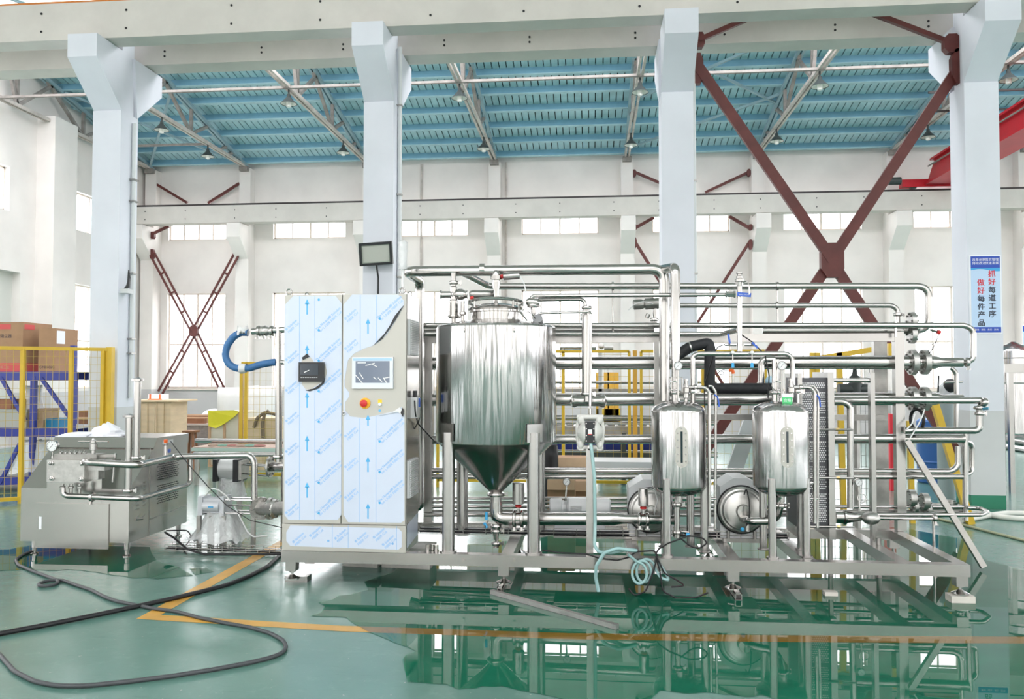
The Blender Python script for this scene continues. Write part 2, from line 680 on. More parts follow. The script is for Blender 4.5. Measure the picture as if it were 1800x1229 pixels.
# ================================================================ the setting
def wall_cells(mb, plane, u0, u1, z0, z1, t0, t1, holes):
    """wall slab with rectangular holes; plane 'x' = runs along X, 'y' = runs along Y; t0..t1 thickness"""
    us = sorted({u0, u1, *[h[0] for h in holes], *[h[1] for h in holes]})
    zs = sorted({z0, z1, *[h[2] for h in holes], *[h[3] for h in holes]})
    us = [u for u in us if u0 <= u <= u1]
    zs = [z for z in zs if z0 <= z <= z1]
    for i in range(len(us) - 1):
        k = 0
        while k < len(zs) - 1:
            um = (us[i] + us[i + 1]) / 2

            def solid(k):
                zm = (zs[k] + zs[k + 1]) / 2
                return not any(h[0] < um < h[1] and h[2] < zm < h[3] for h in holes)
            if not solid(k):
                k += 1
                continue
            e = k
            while e + 1 < len(zs) - 1 and solid(e + 1):
                e += 1
            if plane == 'x':
                mb.box((us[i], t0, zs[k]), (us[i + 1], t1, zs[e + 1]))
            else:
                mb.box((t0, us[i], zs[k]), (t1, us[i + 1], zs[e + 1]))
            k = e + 1


# floor and the ground outside
fm = MB()
fm.box((-16, -5.2, -0.2), (26, 23.4, 0))
struct(fm.build('floor', FLOORM, smooth=0))
gm = MB().box((-80, 23.5, -0.5), (80, 90, -0.3))
GROUND = mat('grey_yard', (0.55, 0.545, 0.53), 0.9, noise=0.2)
struct(gm.build('ground_outside', GROUND, smooth=0))
gm = MB().box((-80, -60, -0.3), (80, -5.2, -0.05))
struct(gm.build('yard_outside', GROUND, smooth=0))
fc = MB().box((-45, -24, -0.3), (45, -23.5, 10.5))  # unseen wall added to hide the low sky from the steel
struct(fc.build('wall_added_sky_screen', mat('pale_render', (0.74, 0.72, 0.69), 0.8), smooth=0))

FAR_Y = 22.9
WX = -12.95
far_cols = [-12.69, -9.86, -6.27, -2.67, 0.98, 4.47, 7.98, 11.3]
win_x = [(-12.3, -10.55), (-9.13, -7.0), (-5.41, -3.45), (-1.94, 0.2), (1.68, 3.77), (5.2, 7.25), (8.6, 10.55)]
holes = []
for a, b in win_x:
    holes.append((a, b, 1.25, 4.0))
    holes.append((a, b, 5.55, 6.6))
extra_x = [(12.2, 14.3), (15.8, 17.9), (19.4, 21.5)]
for a, b in extra_x:
    holes.append((a, b, 1.25, 4.0))
    holes.append((a, b, 5.55, 6.6))
wb = MB()
wall_cells(wb, 'x', -13.3, 25, 0, 7.9, FAR_Y, FAR_Y + 0.28, holes)
struct(wb.build('wall_back', WALLM, smooth=0))
wl = MB()
lh = [(16.2, 17.17, 5.29, 6.28), (19.19, 20.9, 5.29, 6.28), (19.23, 20.9, 1.29, 3.93), (15.0, 17.57, 0.02, 3.95)]
for k in range(1, 5):
    lh.append((-6 + k * 4.0, -6 + k * 4.0 + 2.2, 1.29, 3.93))
    lh.append((-6 + k * 4.0, -6 + k * 4.0 + 2.2, 5.29, 6.28))
wall_cells(wl, 'y', -5.1, 23.2, 0, 11.0, WX - 0.32, WX, lh)
struct(wl.build('wall_left', WALLM, smooth=0))
# unseen wall behind the camera; openings shaped for daylight and streaks in the steel
rear_h = []
for k in range(8):
    x0 = -11.9 + k * 3.7
    rear_h.append((x0, x0 + 2.1, 0.0, 4.0))
    rear_h.append((x0, x0 + 2.1, 5.3, 6.6))
wr = MB()
wall_cells(wr, 'x', -13.3, 18.5, 0, 8.85, -5.1, -4.8, rear_h)
struct(wr.build('wall_front', WALLM, smooth=0))
wrr = MB()
rh = [(-7 + k * 3.7, -7 + k * 3.7 + 2.6, 1.0, 4.2) for k in range(1, 8)]
wall_cells(wrr, 'y', -5.1, 23.2, 0, 11.0, 18.2, 18.5, rh)
struct(wrr.build('wall_right', WALLM, smooth=0))
portal('daylight_rear_low', (1.05, -5.15, 2.0), (PI / 2, 0, 0), 29, 4.0)
portal('daylight_rear_high', (1.05, -5.15, 6.0), (PI / 2, 0, 0), 29, 2.0)
portal('daylight_far_low', (4.6, FAR_Y + 0.3, 2.6), (-PI / 2, 0, 0), 34, 2.8)
portal('daylight_far_high', (4.6, FAR_Y + 0.3, 6.1), (-PI / 2, 0, 0), 34, 1.05)
portal('daylight_left', (WX - 0.34, 7.5, 3.6), (0, -PI / 2, 0), 5.2, 30)
portal('daylight_right', (18.55, 7.0, 2.6), (0, PI / 2, 0), 3.4, 30)

# windows
WN = [0]


def window(u0, u1, z0, z1, t, plane='x', cols=4, rows=(0.5,), glass=True):
    WN[0] += 1
    w = 0.034
    mb = MB()

    def B(a0, a1, c0, c1, th=0.03):
        if plane == 'x':
            mb.box((a0, t - th, c0), (a1, t + th, c1))
        else:
            mb.box((t - th, a0, c0), (t + th, a1, c1))
    B(u0, u1, z0, z0 + w * 1.4)
    B(u0, u1, z1 - w, z1)
    B(u0, u0 + w, z0, z1)
    B(u1 - w, u1, z0, z1)
    for k in range(1, cols):
        c = u0 + (u1 - u0) * k / cols
        B(c - w * (0.55 if k != cols // 2 else 0.8), c + w * (0.55 if k != cols // 2 else 0.8), z0, z1, 0.022)
    for r in rows:
        c = z0 + (z1 - z0) * r
        B(u0, u1, c - w * 0.7, c + w * 0.7, 0.025)
    o = struct(mb.build('window_%d' % WN[0], FRAMEP, smooth=0))
    if glass:
        zs = [z0] + [z0 + (z1 - z0) * r for r in rows] + [z1]
        for k in range(cols):
            a, b = u0 + (u1 - u0) * k / cols, u0 + (u1 - u0) * (k + 1) / cols
            for i in range(len(zs) - 1):
                g = MB()
                if plane == 'x':
                    g.flat([(a, t, zs[i]), (b, t, zs[i]), (b, t, zs[i + 1]), (a, t, zs[i + 1])])
                else:
                    g.flat([(t, a, zs[i]), (t, b, zs[i]), (t, b, zs[i + 1]), (t, a, zs[i + 1])])
                g.build('pane', GLASS, o, smooth=0)
    return o


for a, b in win_x + extra_x[:1]:
    window(a, b, 1.25, 4.0, FAR_Y + 0.14, rows=(0.46,))
    window(a, b, 5.55, 6.6, FAR_Y + 0.14, rows=(0.5,))
for i, h in enumerate(lh[:3]):
    window(h[0], h[1], h[2], h[3], WX - 0.16, 'y', cols=2 if i == 0 else 3, rows=(0.46,) if i == 2 else ())
sill = MB()
for a, b in win_x:
    sill.box((a - 0.05, FAR_Y - 0.05, 1.19), (b + 0.05, FAR_Y + 0.12, 1.25))
struct(sill.build('trim_1', FRAMEP, smooth=0))
# roller door in the left wall
dm = MB().box((WX - 0.26, 15.0, 0), (WX - 0.2, 17.57, 3.95))
DOORM = mat('pale_door_paint', (0.62, 0.62, 0.58), 0.5)
struct(dm.build('door_1', DOORM, smooth=0))

# left wall piers, far wall columns
def pier(name, label, x0, x1, y0, y1, z1, m=None):
    o = MB().box((x0, y0, 0), (x1, y1, z1)).build(name, m or WALLM, smooth=0, org=((x0 + x1) / 2, (y0 + y1) / 2, 0))
    return tag(o, label, 'pillar')


pier('wall_pier', 'broad plaster pier on the left wall between its two upper windows', WX - 0.1, WX + 0.45, 18.05, 18.9, 7.7)
fc_labels = ['slim white column in the far left corner beside the red cross brace',
             'white wall column right of the left red cross brace',
             'white wall column hidden mostly behind the pillar with the floodlight',
             'white wall column above the conical tank lid',
             'white wall column left of the far red bracing in the middle bay',
             'white wall column right of the far red bracing, left of the big red cross',
             'white wall column below the end of the red overhead crane',
             'white wall column at the far right edge of the picture']
for i, x in enumerate(far_cols):
    g = thing('wall_column', fc_labels[i], 'column', (x, FAR_Y, 0), 'columns of the far wall')
    w = 0.19
    MB().box((x - w, 22.45, 0), (x + w, FAR_Y + 0.02, 5.9)).build('lower_shaft', WALLM, g, 0)
    MB().box((x - w * 0.86, 22.6, 5.9), (x + w * 0.86, FAR_Y + 0.02, 7.55)).build('upper_shaft', WALLM, g, 0)
    MB().prism([(x - w, 22.46, 4.9), (x - w, 21.85, 5.45), (x - w, 21.85, 5.84), (x - w, 22.46, 5.84)], (2 * w, 0, 0)).build('corbel', WALLM, g, 0)

# ---------------------------------------------------------------- pillars of the middle row
near_x = [-6.53, -2.77, 1.09, 4.76, 8.45]
PY0, PY1 = 10.5, 10.92
np_labels = ['big white concrete pillar at left behind the steel homogenizer',
             'big white concrete pillar behind the control cabinet, carrying the floodlight',
             'big white concrete pillar behind the twin small tanks',
             'big white concrete pillar at right carrying the blue poster',
             'big white concrete pillar beyond the right edge carrying a blue poster']
PILLARS = []
for i, x in enumerate(near_x):
    g = thing('concrete_pillar', np_labels[i], 'pillar', (x, 10.7, 0), 'middle row of pillars')
    w = 0.2
    MB().box((x - w, PY0, 0), (x + w, PY1, 5.2)).build('shaft', PILM, g, 0)
    MB().box((x - w * 0.8, PY0 + 0.08, 5.2), (x + w * 0.8, PY1 - 0.05, 8.9)).build('upper_shaft', PILM, g, 0)
    yc = 9.93
    MB().prism([(x - w, PY0 + 0.02, 5.2), (x - w, yc, 5.72), (x - w, yc, 6.02), (x - w, PY0 + 0.1, 6.02)], (2 * w, 0, 0)).build('corbel', PILM, g, 0)
    yb = 11.55
    MB().prism([(x - w, PY1 - 0.02, 5.2), (x - w, PY1 - 0.1, 6.02), (x - w, yb, 6.02), (x - w, yb, 5.72)], (2 * w, 0, 0)).build('corbel', PILM, g, 0)
    PILLARS.append(g)


# crane beams: each bay's beam would be cast as one length
def crane_beam(y0, y1, z0, z1, x0, x1, label, rail=RAILM, holes=True):
    yc = (y0 + y1) / 2
    g = thing('crane_beam', label, 'beam', ((x0 + x1) / 2, yc, z0), None)
    t = 0.10
    mb = MB()
    prof = [(y0, z1), (y0, z1 - 0.12), (y0, z0), (y1, z0), (y1, z1)]
    mb.box((x0, y0, z0), (x1, y1, z1))
    mb.build('concrete_beam', BEAMC, g, 0)
    MB().box((x0, yc - 0.05, z1), (x1, yc + 0.05, z1 + 0.075)).build('rail', rail, g, 0)
    if holes:
        h0 = None
        x = x0 + 0.55
        k = 0
        while x < x1:
            for z in (z0 + 0.12, z1 - 0.13):
                if h0 is None:
                    h0 = MB().cyl((x, y0 + 0.004, z), (x, y0 - 0.006, z), 0.016, 8).build('bolt_hole', BLACK, g, 0)
                    hx, hz = x, z
                else:
                    piece(h0, g, (x - hx, 0, z - hz))
            x += 1.18 + 0.25 * (k % 2)
            k += 1
    return g


crane_beam(10.12, 10.42, 6.03, 6.52, -13, 18.2, 'pale concrete crane beam along the top, on the near side of the pillars', ORANGEC)
crane_beam(11.1, 11.45, 6.04, 6.36, -13, 18.2, 'shaded concrete crane beam on the rear corbels of the big pillars')
crane_beam(21.9, 22.25, 5.86, 6.34, -13, 18.2, 'cream concrete crane beam with a black rail along the far wall')

# ---------------------------------------------------------------- roof of the far bay
SL = 0.2
RZ0, RY0 = 7.72, FAR_Y
RIDGE = 16.6


def rz(Y):
    return RZ0 + SL * (RY0 - Y) if Y > RIDGE else RZ0 + SL * (RY0 - RIDGE) - SL * (RIDGE - Y)


ceil = MB()
for (ya, yb) in ((23.3, RIDGE), (RIDGE, 15.6), (12.4, 10.6)):  # gap in the hidden slope, added to light the far bay
    za, zb = rz(ya) + 0.10, rz(yb) + 0.10
    ceil.add([(-13.3, ya, za), (18.5, ya, za), (18.5, yb, zb), (-13.3, yb, zb), (-13.3, ya, za + .1), (18.5, ya, za + .1), (18.5, yb, zb + .1), (-13.3, yb, zb + .1)],
             [(0, 1, 2, 3), (7, 6, 5, 4), (0, 4, 5, 1), (1, 5, 6, 2), (2, 6, 7, 3), (3, 7, 4, 0)])
CEIL = struct(ceil.build('ceiling', BOARDG, smooth=0))
PUR = [22.55 - 0.80 * k for k in range(8)]
for k, y in enumerate(PUR):
    z = rz(y)
    MB().add([(-13.2, y - 0.05, z - 0.115), (18.4, y - 0.05, z - 0.115), (18.4, y + 0.05, z - 0.115), (-13.2, y + 0.05, z - 0.115),
              (-13.2, y - 0.05, z + 0.06), (18.4, y - 0.05, z + 0.06), (18.4, y + 0.05, z + 0.06), (-13.2, y + 0.05, z + 0.06)],
             [(3, 2, 1, 0), (4, 5, 6, 7), (0, 1, 5, 4), (1, 2, 6, 5), (2, 3, 7, 6), (3, 0, 4, 7)]).build('purlin', PURL, CEIL, 0)
    MB().box((-13.2, y - 0.058, z - 0.13), (18.4, y + 0.058, z - 0.11)).build('purlin_edge', BOARD, CEIL, 0)


def board_geo(x, y0, y1, w):
    za, zb = rz(y0), rz(y1)
    return ([(x, y0, za + .02), (x + w, y0, za + .02), (x + w, y1, zb + .02), (x, y1, zb + .02),
             (x, y0, za + .07), (x + w, y0, za + .07), (x + w, y1, zb + .07), (x, y1, zb + .07)],
            [(3, 2, 1, 0), (4, 5, 6, 7), (0, 1, 5, 4), (1, 2, 6, 5), (2, 3, 7, 6), (3, 0, 4, 7)])


BW = 0.168
spots = []
rows = [23.2] + PUR + [RIDGE]
for k in range(len(rows) - 1):
    ya, yb = rows[k], rows[k + 1]
    n = int(28 / BW)
    for i in range(n):
        spots.append((ya, -13.15 + i * BW, yb))
near = sorted(spots, key=lambda s: (round(s[0], 2), abs(s[1] - 0.5)))
keep = [s for s in spots if 16.9 < s[0] < 18.8 and -7.5 < s[1] < 9.5][:300]
ks = set(keep)
proto = {}
for s in keep:
    key = round(s[0], 3)
    if key not in proto:
        m = MB()
        m.add(*board_geo(0, s[0], s[2], BW - 0.024))
        proto[key] = m.build('board', BOARD, CEIL, 0)
        proto[key].location = (s[1], 0, 0)
    else:
        piece(proto[key], CEIL, (s[1], 0, 0))
rest = MB()
for s in spots:
    if s not in ks:
        rest.add(*board_geo(s[1], s[0], s[2], BW - 0.024))
tag(rest.build('roof_boards', BOARD, CEIL, 0), None, None, kind='stuff')
# roof over the near bay (behind and above the camera), with an open strip added to light the skid
nr = MB()
ny = [10.6, 8.6, 6.6, 3.4, 1.4, -1.8, -3.8, -5.1]
for k in range(len(ny) - 1):
    if k == 5:
        continue
    a, b = ny[k], ny[k + 1]
    f = lambda y: 8.0 + 0.2 * (9.5 - abs(y - 1.1))
    nr.add([(-13.3, a, f(a)), (18.5, a, f(a)), (18.5, b, f(b)), (-13.3, b, f(b)), (-13.3, a, f(a) + .1), (18.5, a, f(a) + .1), (18.5, b, f(b) + .1), (-13.3, b, f(b) + .1)],
           [(0, 1, 2, 3), (7, 6, 5, 4), (0, 4, 5, 1), (1, 5, 6, 2), (2, 6, 7, 3), (3, 7, 4, 0)])
struct(nr.build('ceiling_near_bay', mat('off_white_roof_paint', (0.66, 0.66, 0.64), 0.7), smooth=0))
portal('daylight_near_added_gap', (2.6, -2.8, 9.2), (0, 0, 0), 31.8, 2.0)  # spans the strip opened in the near roof for light
portal('daylight_far_added_gap', (2.6, 14.0, 8.75), (0, 0, 0), 31.8, 3.2)  # spans the gap added in the hidden far slope for light

# ---------------------------------------------------------------- roof trusses
CH = 7.60


def truss(x, label):
    g = thing('roof_truss', label, 'truss', (x, 22.4, 7.5), 'trusses of the far roof')
    for s in (-1, 1):
        MB().bar((x + s * 0.045, 22.75, CH), (x + s * 0.045, 11.0, CH), 0.05, 0.07).build('bottom_chord', TRUSSL, g, 0)
        MB().bar((x + s * 0.05, 22.8, rz(22.8) - 0.18), (x + s * 0.05, RIDGE, rz(RIDGE) - 0.18), 0.06, 0.08).build('top_chord', TRUSSB, g, 0)
        MB().bar((x + s * 0.05, 11.0, rz(11.0) - 0.18), (x + s * 0.05, RIDGE, rz(RIDGE) - 0.18), 0.06, 0.08).build('top_chord', TRUSSB, g, 0)
    top = lambda y: rz(y) - 0.18
    for (ya, yb, m) in ((21.4, 21.75, TRUSSM), (20.9, 21.4, TRUSSM), (19.4, 19.4, TRUSSM), (19.4, 20.3, TRUSSM), (19.4, 18.0, TRUSSM), (17.0, 17.0, TRUSSM), (17.0, 18.2, TRUSSM), (17.0, 16.6, TRUSSM)):
        MB().bar((x, ya, CH), (x, yb, top(yb)), 0.07, 0.07).build('web_member', m, g, 0)
    MB().box((x - 0.12, 22.45, 7.45), (x + 0.12, 22.88, 7.58)).build('bearing_plate', TRUSSM, g, 0)


tl = ['roof truss over the far left bay ending at the left wall', 'roof truss ending above the column right of the left cross brace',
      'roof truss passing behind the pillar with the floodlight', 'roof truss above the conical tank',
      'roof truss nearest to straight ahead, left of the third big pillar', 'roof truss between the third big pillar and the big red cross',
      'roof truss running to the column below the crane end', 'roof truss at the far right beyond the poster pillar']
for i, x in enumerate(far_cols):
    truss(x, tl[i])
for (y, nm) in ((16.4, 'long grey tie rod crossing the roof in front of the upper lamps'), (20.3, 'long grey tie rod crossing the roof near the eaves')):
    if y < 17:
        o = MB().bar((-13, y, CH - 0.02), (18, y, CH - 0.02), 0.07, 0.05).build('tie_rod', TRUSSM, smooth=0, org=(0, y, CH))
        tag(o, nm, 'tie rod')
o = MB().bar((-13, 20.3, CH), (-9.9, 20.3, CH), 0.06, 0.05).build('tie_rod', TRUSSM, smooth=0, org=(-11, 20.3, CH))
tag(o, 'short grey tie rod between the two leftmost roof trusses', 'tie rod')
bl = [((-12.6, 22.4), (-9.9, 18.5), 'left bay, rising to the right'), ((-9.9, 22.4), (-12.6, 18.5), 'left bay, rising to the left'),
      ((1.1, 22.0), (4.4, 19.6), 'bay left of the big red cross, lower'), ((4.4, 20.0), (1.1, 17.2), 'bay left of the big red cross, falling right'),
      ((1.1, 19.6), (4.4, 17.0), 'bay left of the big red cross, upper')]
for a, b, t in bl:
    o = MB().bar((a[0], a[1], rz(a[1]) - 0.19), (b[0], b[1], rz(b[1]) - 0.19), 0.06, 0.05).build('roof_brace', TRUSSB, smooth=0, org=(a[0], a[1], rz(a[1])))
    tag(o, 'thin pale blue roof brace in the ' + t, 'brace')

# ---------------------------------------------------------------- pendant lamps
def lamp(p, label):
    x, y, z = p
    g = thing('pendant_lamp', label, 'lamp', (x, y, z - 0.3), 'pendant lamps under the trusses')
    MB().cyl((x, y, z), (x, y, z - 0.12), 0.02, 8).build('stem', LAMPG, g)
    MB().lathe((x, y, z - 0.10), (0, 0, -1), [(0, 0.035), (0.06, 0.045), (0.09, 0.07), (0.20, 0.17), (0.205, 0.17), (0.19, 0.155), (0.10, 0.06)], 16, False).build('shade', LAMPG, g)
    MB().lathe((x, y, z - 0.20), (0, 0, -1), [(0, 0.05), (0.095, 0.155), (0.098, 0.158)], 16, False).build('reflector', LAMPW, g)
    MB().lathe((x, y, z - 0.2), (0, 0, -1), [(0, 0.03), (0.06, 0.05), (0.16, 0.05), (0.17, 0.03)], 10).build('bulb', BULB, g)


for (x, y, Y, t) in ((519, 150, 16.5, 'upper lamp left of the floodlight pillar'), (812, 137, 16.5, 'upper lamp above the conical tank'),
                     (1120, 132, 16.5, 'upper lamp beside the third big pillar'), (1434, 128, 16.5, 'upper lamp inside the big red cross'),
                     (258, 175, 16.5, 'upper lamp half hidden by the left big pillar'), (1755, 124, 16.5, 'upper lamp half hidden behind the poster pillar'),
                     (371, 258, 20.3, 'lower lamp nearest the left wall'), (605, 246, 20.3, 'lower lamp left of the floodlight pillar'),
                     (851, 236, 20.3, 'lower lamp above the conical tank'), (1104, 233, 20.3, 'lower lamp left of the third big pillar'),
                     (1363, 230, 20.3, 'lower lamp inside the big red cross'), (1620, 226, 20.3, 'lower lamp left of the poster pillar')):
    p = at(x, y, Y)
    tx_ = min(far_cols, key=lambda q: abs(q - p.x))
    if t.startswith('upper lamp half hidden by'):
        p.y = 18.0
    lamp((tx_, p.y, CH - 0.03), 'grey cone pendant lamp, ' + t)

# ---------------------------------------------------------------- red cross braces
def xbrace(name, label, pts, Y, w, gap, plate, extra=()):
    """pts: px pairs of the two diagonals; double bars with lacing when gap"""
    P = [at(x, y, Y) for x, y in pts]
    low = min(p.z for p in P)
    g = thing(name, label, 'cross brace', (sum(p.x for p in P) / len(P), Y, low))
    for i in range(0, len(P), 2):
        a, b = P[i], P[i + 1]
        d = (b - a).normalized()
        s = d.cross(Vector((0, 1, 0))).normalized()
        dy = Vector((0, 0.03 * (1 if i else -1), 0))
        if gap:
            for k in (-1, 1):
                MB().bar(a + s * k * gap / 2 + dy, b + s * k * gap / 2 + dy, w, 0.05, (0, 1, 0)).build('diagonal_bar', OXIDE, g, 0)
            L = (b - a).length
            n = max(2, int(L / 0.55))
            for j in range(1, n):
                c = a + d * (L * j / n) + dy
                MB().bar(c - s * gap / 2, c + s * gap / 2, 0.05, 0.02, (0, 1, 0)).build('lacing_plate', OXIDE, g, 0)
        else:
            MB().bar(a + dy, b + dy, w, 0.06, (0, 1, 0)).build('diagonal_bar', OXIDE, g, 0)
    for (x, y, hw, hh) in plate:
        c = at(x, y, Y)
        MB().prism([c + Vector((-hw, -0.05, -hh * .5)), c + Vector((-hw * .5, -0.05, -hh)), c + Vector((hw * .5, -0.05, -hh)), c + Vector((hw, -0.05, -hh * .5)),
                    c + Vector((hw, -0.05, hh * .5)), c + Vector((hw * .5, -0.05, hh)), c + Vector((-hw * .5, -0.05, hh)), c + Vector((-hw, -0.05, hh * .5))], (0, 0.1, 0)).build('gusset_plate', OXIDE, g, 0)
    return g


xbrace('cross_brace', 'big red steel cross brace between the third pillar and the poster pillar',
       [(1222, 112), (1462, 458), (1690, 112), (1462, 458), (1462, 458), (1685, 800), (1462, 458), (1235, 800)], 10.75, 0.13, 0, [(1462, 458, 0.14, 0.22), (1226, 122, 0.07, 0.2), (1684, 118, 0.09, 0.22)])
xbrace('cross_brace', 'red inverted-V brace above the big red cross, under the top beam',
       [(1228, 72), (1365, 12), (1688, 80), (1505, 10)], 10.75, 0.06, 0, [(1230, 72, 0.06, 0.1), (1672, 78, 0.1, 0.12)])
xbrace('cross_brace', 'red double-bar cross brace over the left far window',
       [(269, 447), (341, 582), (415, 447), (341, 582), (341, 582), (281, 690), (341, 582), (392, 690)], 22.35, 0.05, 0.14, [(341, 582, 0.13, 0.16), (268, 447, 0.06, 0.14)])
xbrace('cross_brace', 'small red V brace above the crane rail at far left',
       [(272, 322), (330, 357), (420, 322), (365, 357)], 22.7, 0.07, 0, [(273, 325, 0.06, 0.12)])
xbrace('cross_brace', 'small red inverted-V brace below the rail at far left',
       [(268, 412), (298, 398), (415, 408), (398, 395)], 22.35, 0.07, 0, [(269, 414, 0.06, 0.1)])
xbrace('cross_brace', 'far red V brace above the rail behind the third big pillar',
       [(1113, 302), (1190, 335), (1317, 302), (1240, 338)], 22.7, 0.07, 0, [(1115, 305, 0.05, 0.1), (1316, 304, 0.05, 0.1)])
xbrace('cross_brace', 'far red cross brace behind the third big pillar',
       [(1114, 422), (1215, 585), (1320, 422), (1215, 585), (1114, 402), (1150, 382), (1320, 402), (1282, 380), (1215, 585), (1150, 690), (1215, 585), (1280, 690)], 22.35, 0.08, 0,
       [(1116, 427, 0.05, 0.14), (1319, 430, 0.05, 0.14), (1116, 400, 0.05, 0.08), (1319, 400, 0.05, 0.08), (1215, 585, 0.13, 0.16)])

# ---------------------------------------------------------------- overhead crane at right
cr = thing('overhead_crane', 'red overhead travelling crane running on the far rail at upper right', 'crane', (9.3, 22, 6.4))
gx = xx(1655, 22.0)
MB().prism([(gx - 0.25, 22.1, 6.55), (gx - 0.25, 21.6, 7.05), (gx - 0.25, 11.0, 7.05), (gx - 0.25, 11.0, 6.55)], (0.5, 0, 0)).build('bridge_girder', CRANE, cr, 0)
MB().box((gx - 0.36, 11.0, 6.5), (gx + 0.36, 22.0, 6.56)).build('bottom_flange', CRANE, cr, 0)
MB().box((gx - 0.36, 11.0, 7.04), (gx + 0.36, 21.6, 7.09)).build('top_flange', CRANE, cr, 0)
MB().box((gx - 0.9, 21.97, 6.46), (gx + 0.9, 22.2, 6.66)).build('end_carriage', CRANE, cr, 0)
MB().cyl((gx - 0.95, 21.95, 6.62), (gx - 1.25, 21.95, 6.62), 0.1, 12).build('drive_motor', LAMPG, cr)
for s in (-0.6, 0.6):
    MB().cyl((gx + s, 22.02, 6.5), (gx + s, 22.14, 6.5), 0.09, 14).build('wheel', LAMPG, cr)
MB().tube([(gx - 0.32, 21.8, 6.95), (gx - 0.32, 11.2, 6.9)], 0.02, 8).build('festoon_cable', TRUSSM, cr)
for k, (y0, zt) in enumerate(((19.2, 7.55), (17.6, 7.45))):
    o = MB().bar((xx(1640, y0), y0, zt), (14, y0, zt), 0.04, 0.04).build('power_rail', RAILM, smooth=0, org=(11, y0, zt))
    tag(o, ('thin dark power rail above the red crane, the farther one', 'thin dark power rail above the red crane, the nearer one')[k], 'rail')
# ================================================================ floor markings and water
def fpoly(name, px, m, z, smooth=0):
    P = [fl(x, y, z) for x, y in px]
    return MB().flat(P).build(name, m, smooth=0)


ln = MB()
ln.flat([fl(x, y, 0.0015) for x, y in ((239, 1088), (283, 1081), (600, 1100), (1000, 1113), (1400, 1117), (1900, 1120), (1900, 1132), (1400, 1129), (1000, 1124), (600, 1110))])
p0, p1_ = fl(239, 1088, 0.0015), fl(283, 1081, 0.0015)
a0, a1 = fl(447, 975, 0.0015), fl(473, 973, 0.0015)
e0, e1 = p0 + (a0 - p0) * 3.0, p1_ + (a1 - p1_) * 3.0
ln.flat([p0, p1_, e1, e0])
struct(ln.build('trim_2', LINE, smooth=0))


def ragged(px, amp, n=5, seed=1):
    rnd = random.Random(seed)
    out = []
    for i in range(len(px)):
        a, b = Vector(px[i]), Vector(px[(i + 1) % len(px)])
        L = (b - a).length
        m = max(1, min(24, int(L / 14)))
        for k in range(m):
            p = a + (b - a) * (k / m)
            big = rnd.uniform(-1, 1) if k % 3 == 0 else 0.3 * rnd.uniform(-1, 1)
            out.append((p.x + big * amp * 5 + rnd.uniform(-amp, amp), p.y + big * amp * 1.5 + rnd.uniform(-amp, amp) * 0.5))
    return out


wp = ragged([(550, 1084), (578, 1068), (562, 1060), (600, 1048), (652, 1037), (640, 1022), (700, 1000), (760, 965), (1000, 935), (1400, 925), (1600, 930), (1700, 950), (1740, 985),
             (1800, 1003), (1960, 1010), (1960, 1245), (1400, 1245), (1342, 1222), (1310, 1226), (1250, 1216), (1205, 1219), (1160, 1212), (1140, 1230), (1030, 1236), (975, 1226), (951, 1221),
             (889, 1208), (850, 1208), (803, 1211), (788, 1204), (714, 1198), (702, 1158), (729, 1145), (710, 1136), (648, 1111), (605, 1084)], 1.6, seed=3)
struct(MB().flat([fl(x, y, 0.0008) for x, y in wp]).build('floor_wet_patch', WETM, smooth=0))
o = MB().flat([fl(x, y, 0.003) for x, y in wp]).build('puddle', WATER, smooth=0)
tag(o, 'large clear puddle spreading on the green floor under the steel skid', 'puddle')
wp = ragged([(-60, 1000), (0, 1003), (133, 1001), (230, 1016), (300, 1016), (337, 1010), (317, 997), (277, 987), (260, 960), (60, 958), (-60, 975)], 1.2, seed=5)
struct(MB().flat([fl(x, y, 0.0008) for x, y in wp]).build('floor_wet_patch', WETM, smooth=0))
o = MB().flat([fl(x, y, 0.003) for x, y in wp]).build('puddle', WATER, smooth=0)
tag(o, 'smaller clear puddle on the green floor under the homogenizer', 'puddle')
wp = ragged([(335, 1000), (360, 997), (372, 1003), (345, 1012)], 1.0, seed=8)
struct(MB().flat([fl(x, y, 0.0008) for x, y in wp]).build('floor_wet_patch', WETM, smooth=0))
o = MB().flat([fl(x, y, 0.003) for x, y in wp]).build('puddle', WATER, smooth=0)
tag(o, 'tiny round puddle right of the homogenizer near the yellow line', 'puddle')


# ================================================================ shared fittings
def pw(w, Y):
    """half width in metres of something w pixels wide at depth Y"""
    return w / 2 / FPX * Y


def V3(q):
    return at(*q) if len(q) == 3 else Vector(q)


def pipe(label, pts, w, m=None, fillet=None, seg=14, name='steel_pipe', cat='pipe', group='pipework of the skid'):
    P = [at(*q) for q in pts]
    r = pw(w, pts[0][2])
    mb = MB().tube(P, r, seg, fillet)
    o = mb.build(name, m or STEEL, smooth=0.8, org=P[0])
    return tag(o, label, cat, group)


def clamp(par, p, d, r, m=None, name='clamp'):
    """tri-clamp joint: double ring, hinge lug and wing nut"""
    p, d = Vector(p), Vector(d).normalized()
    mb = MB().lathe(p - d * 0.016, d, [(0, r * 1.15), (0.004, r * 1.5), (0.012, r * 1.62), (0.020, r * 1.62), (0.028, r * 1.5), (0.032, r * 1.15)], 16)
    side = d.cross(Vector((0.3, -1, 0.4))).normalized()
    mb.bar(p + side * r * 1.5, p + side * (r * 1.5 + 0.028), 0.016, 0.02)
    mb.bar(p + side * (r * 1.5 + 0.024) - d * 0.02, p + side * (r * 1.5 + 0.024) + d * 0.02, 0.008, 0.012)
    return mb.build(name, m or STEEL, par)


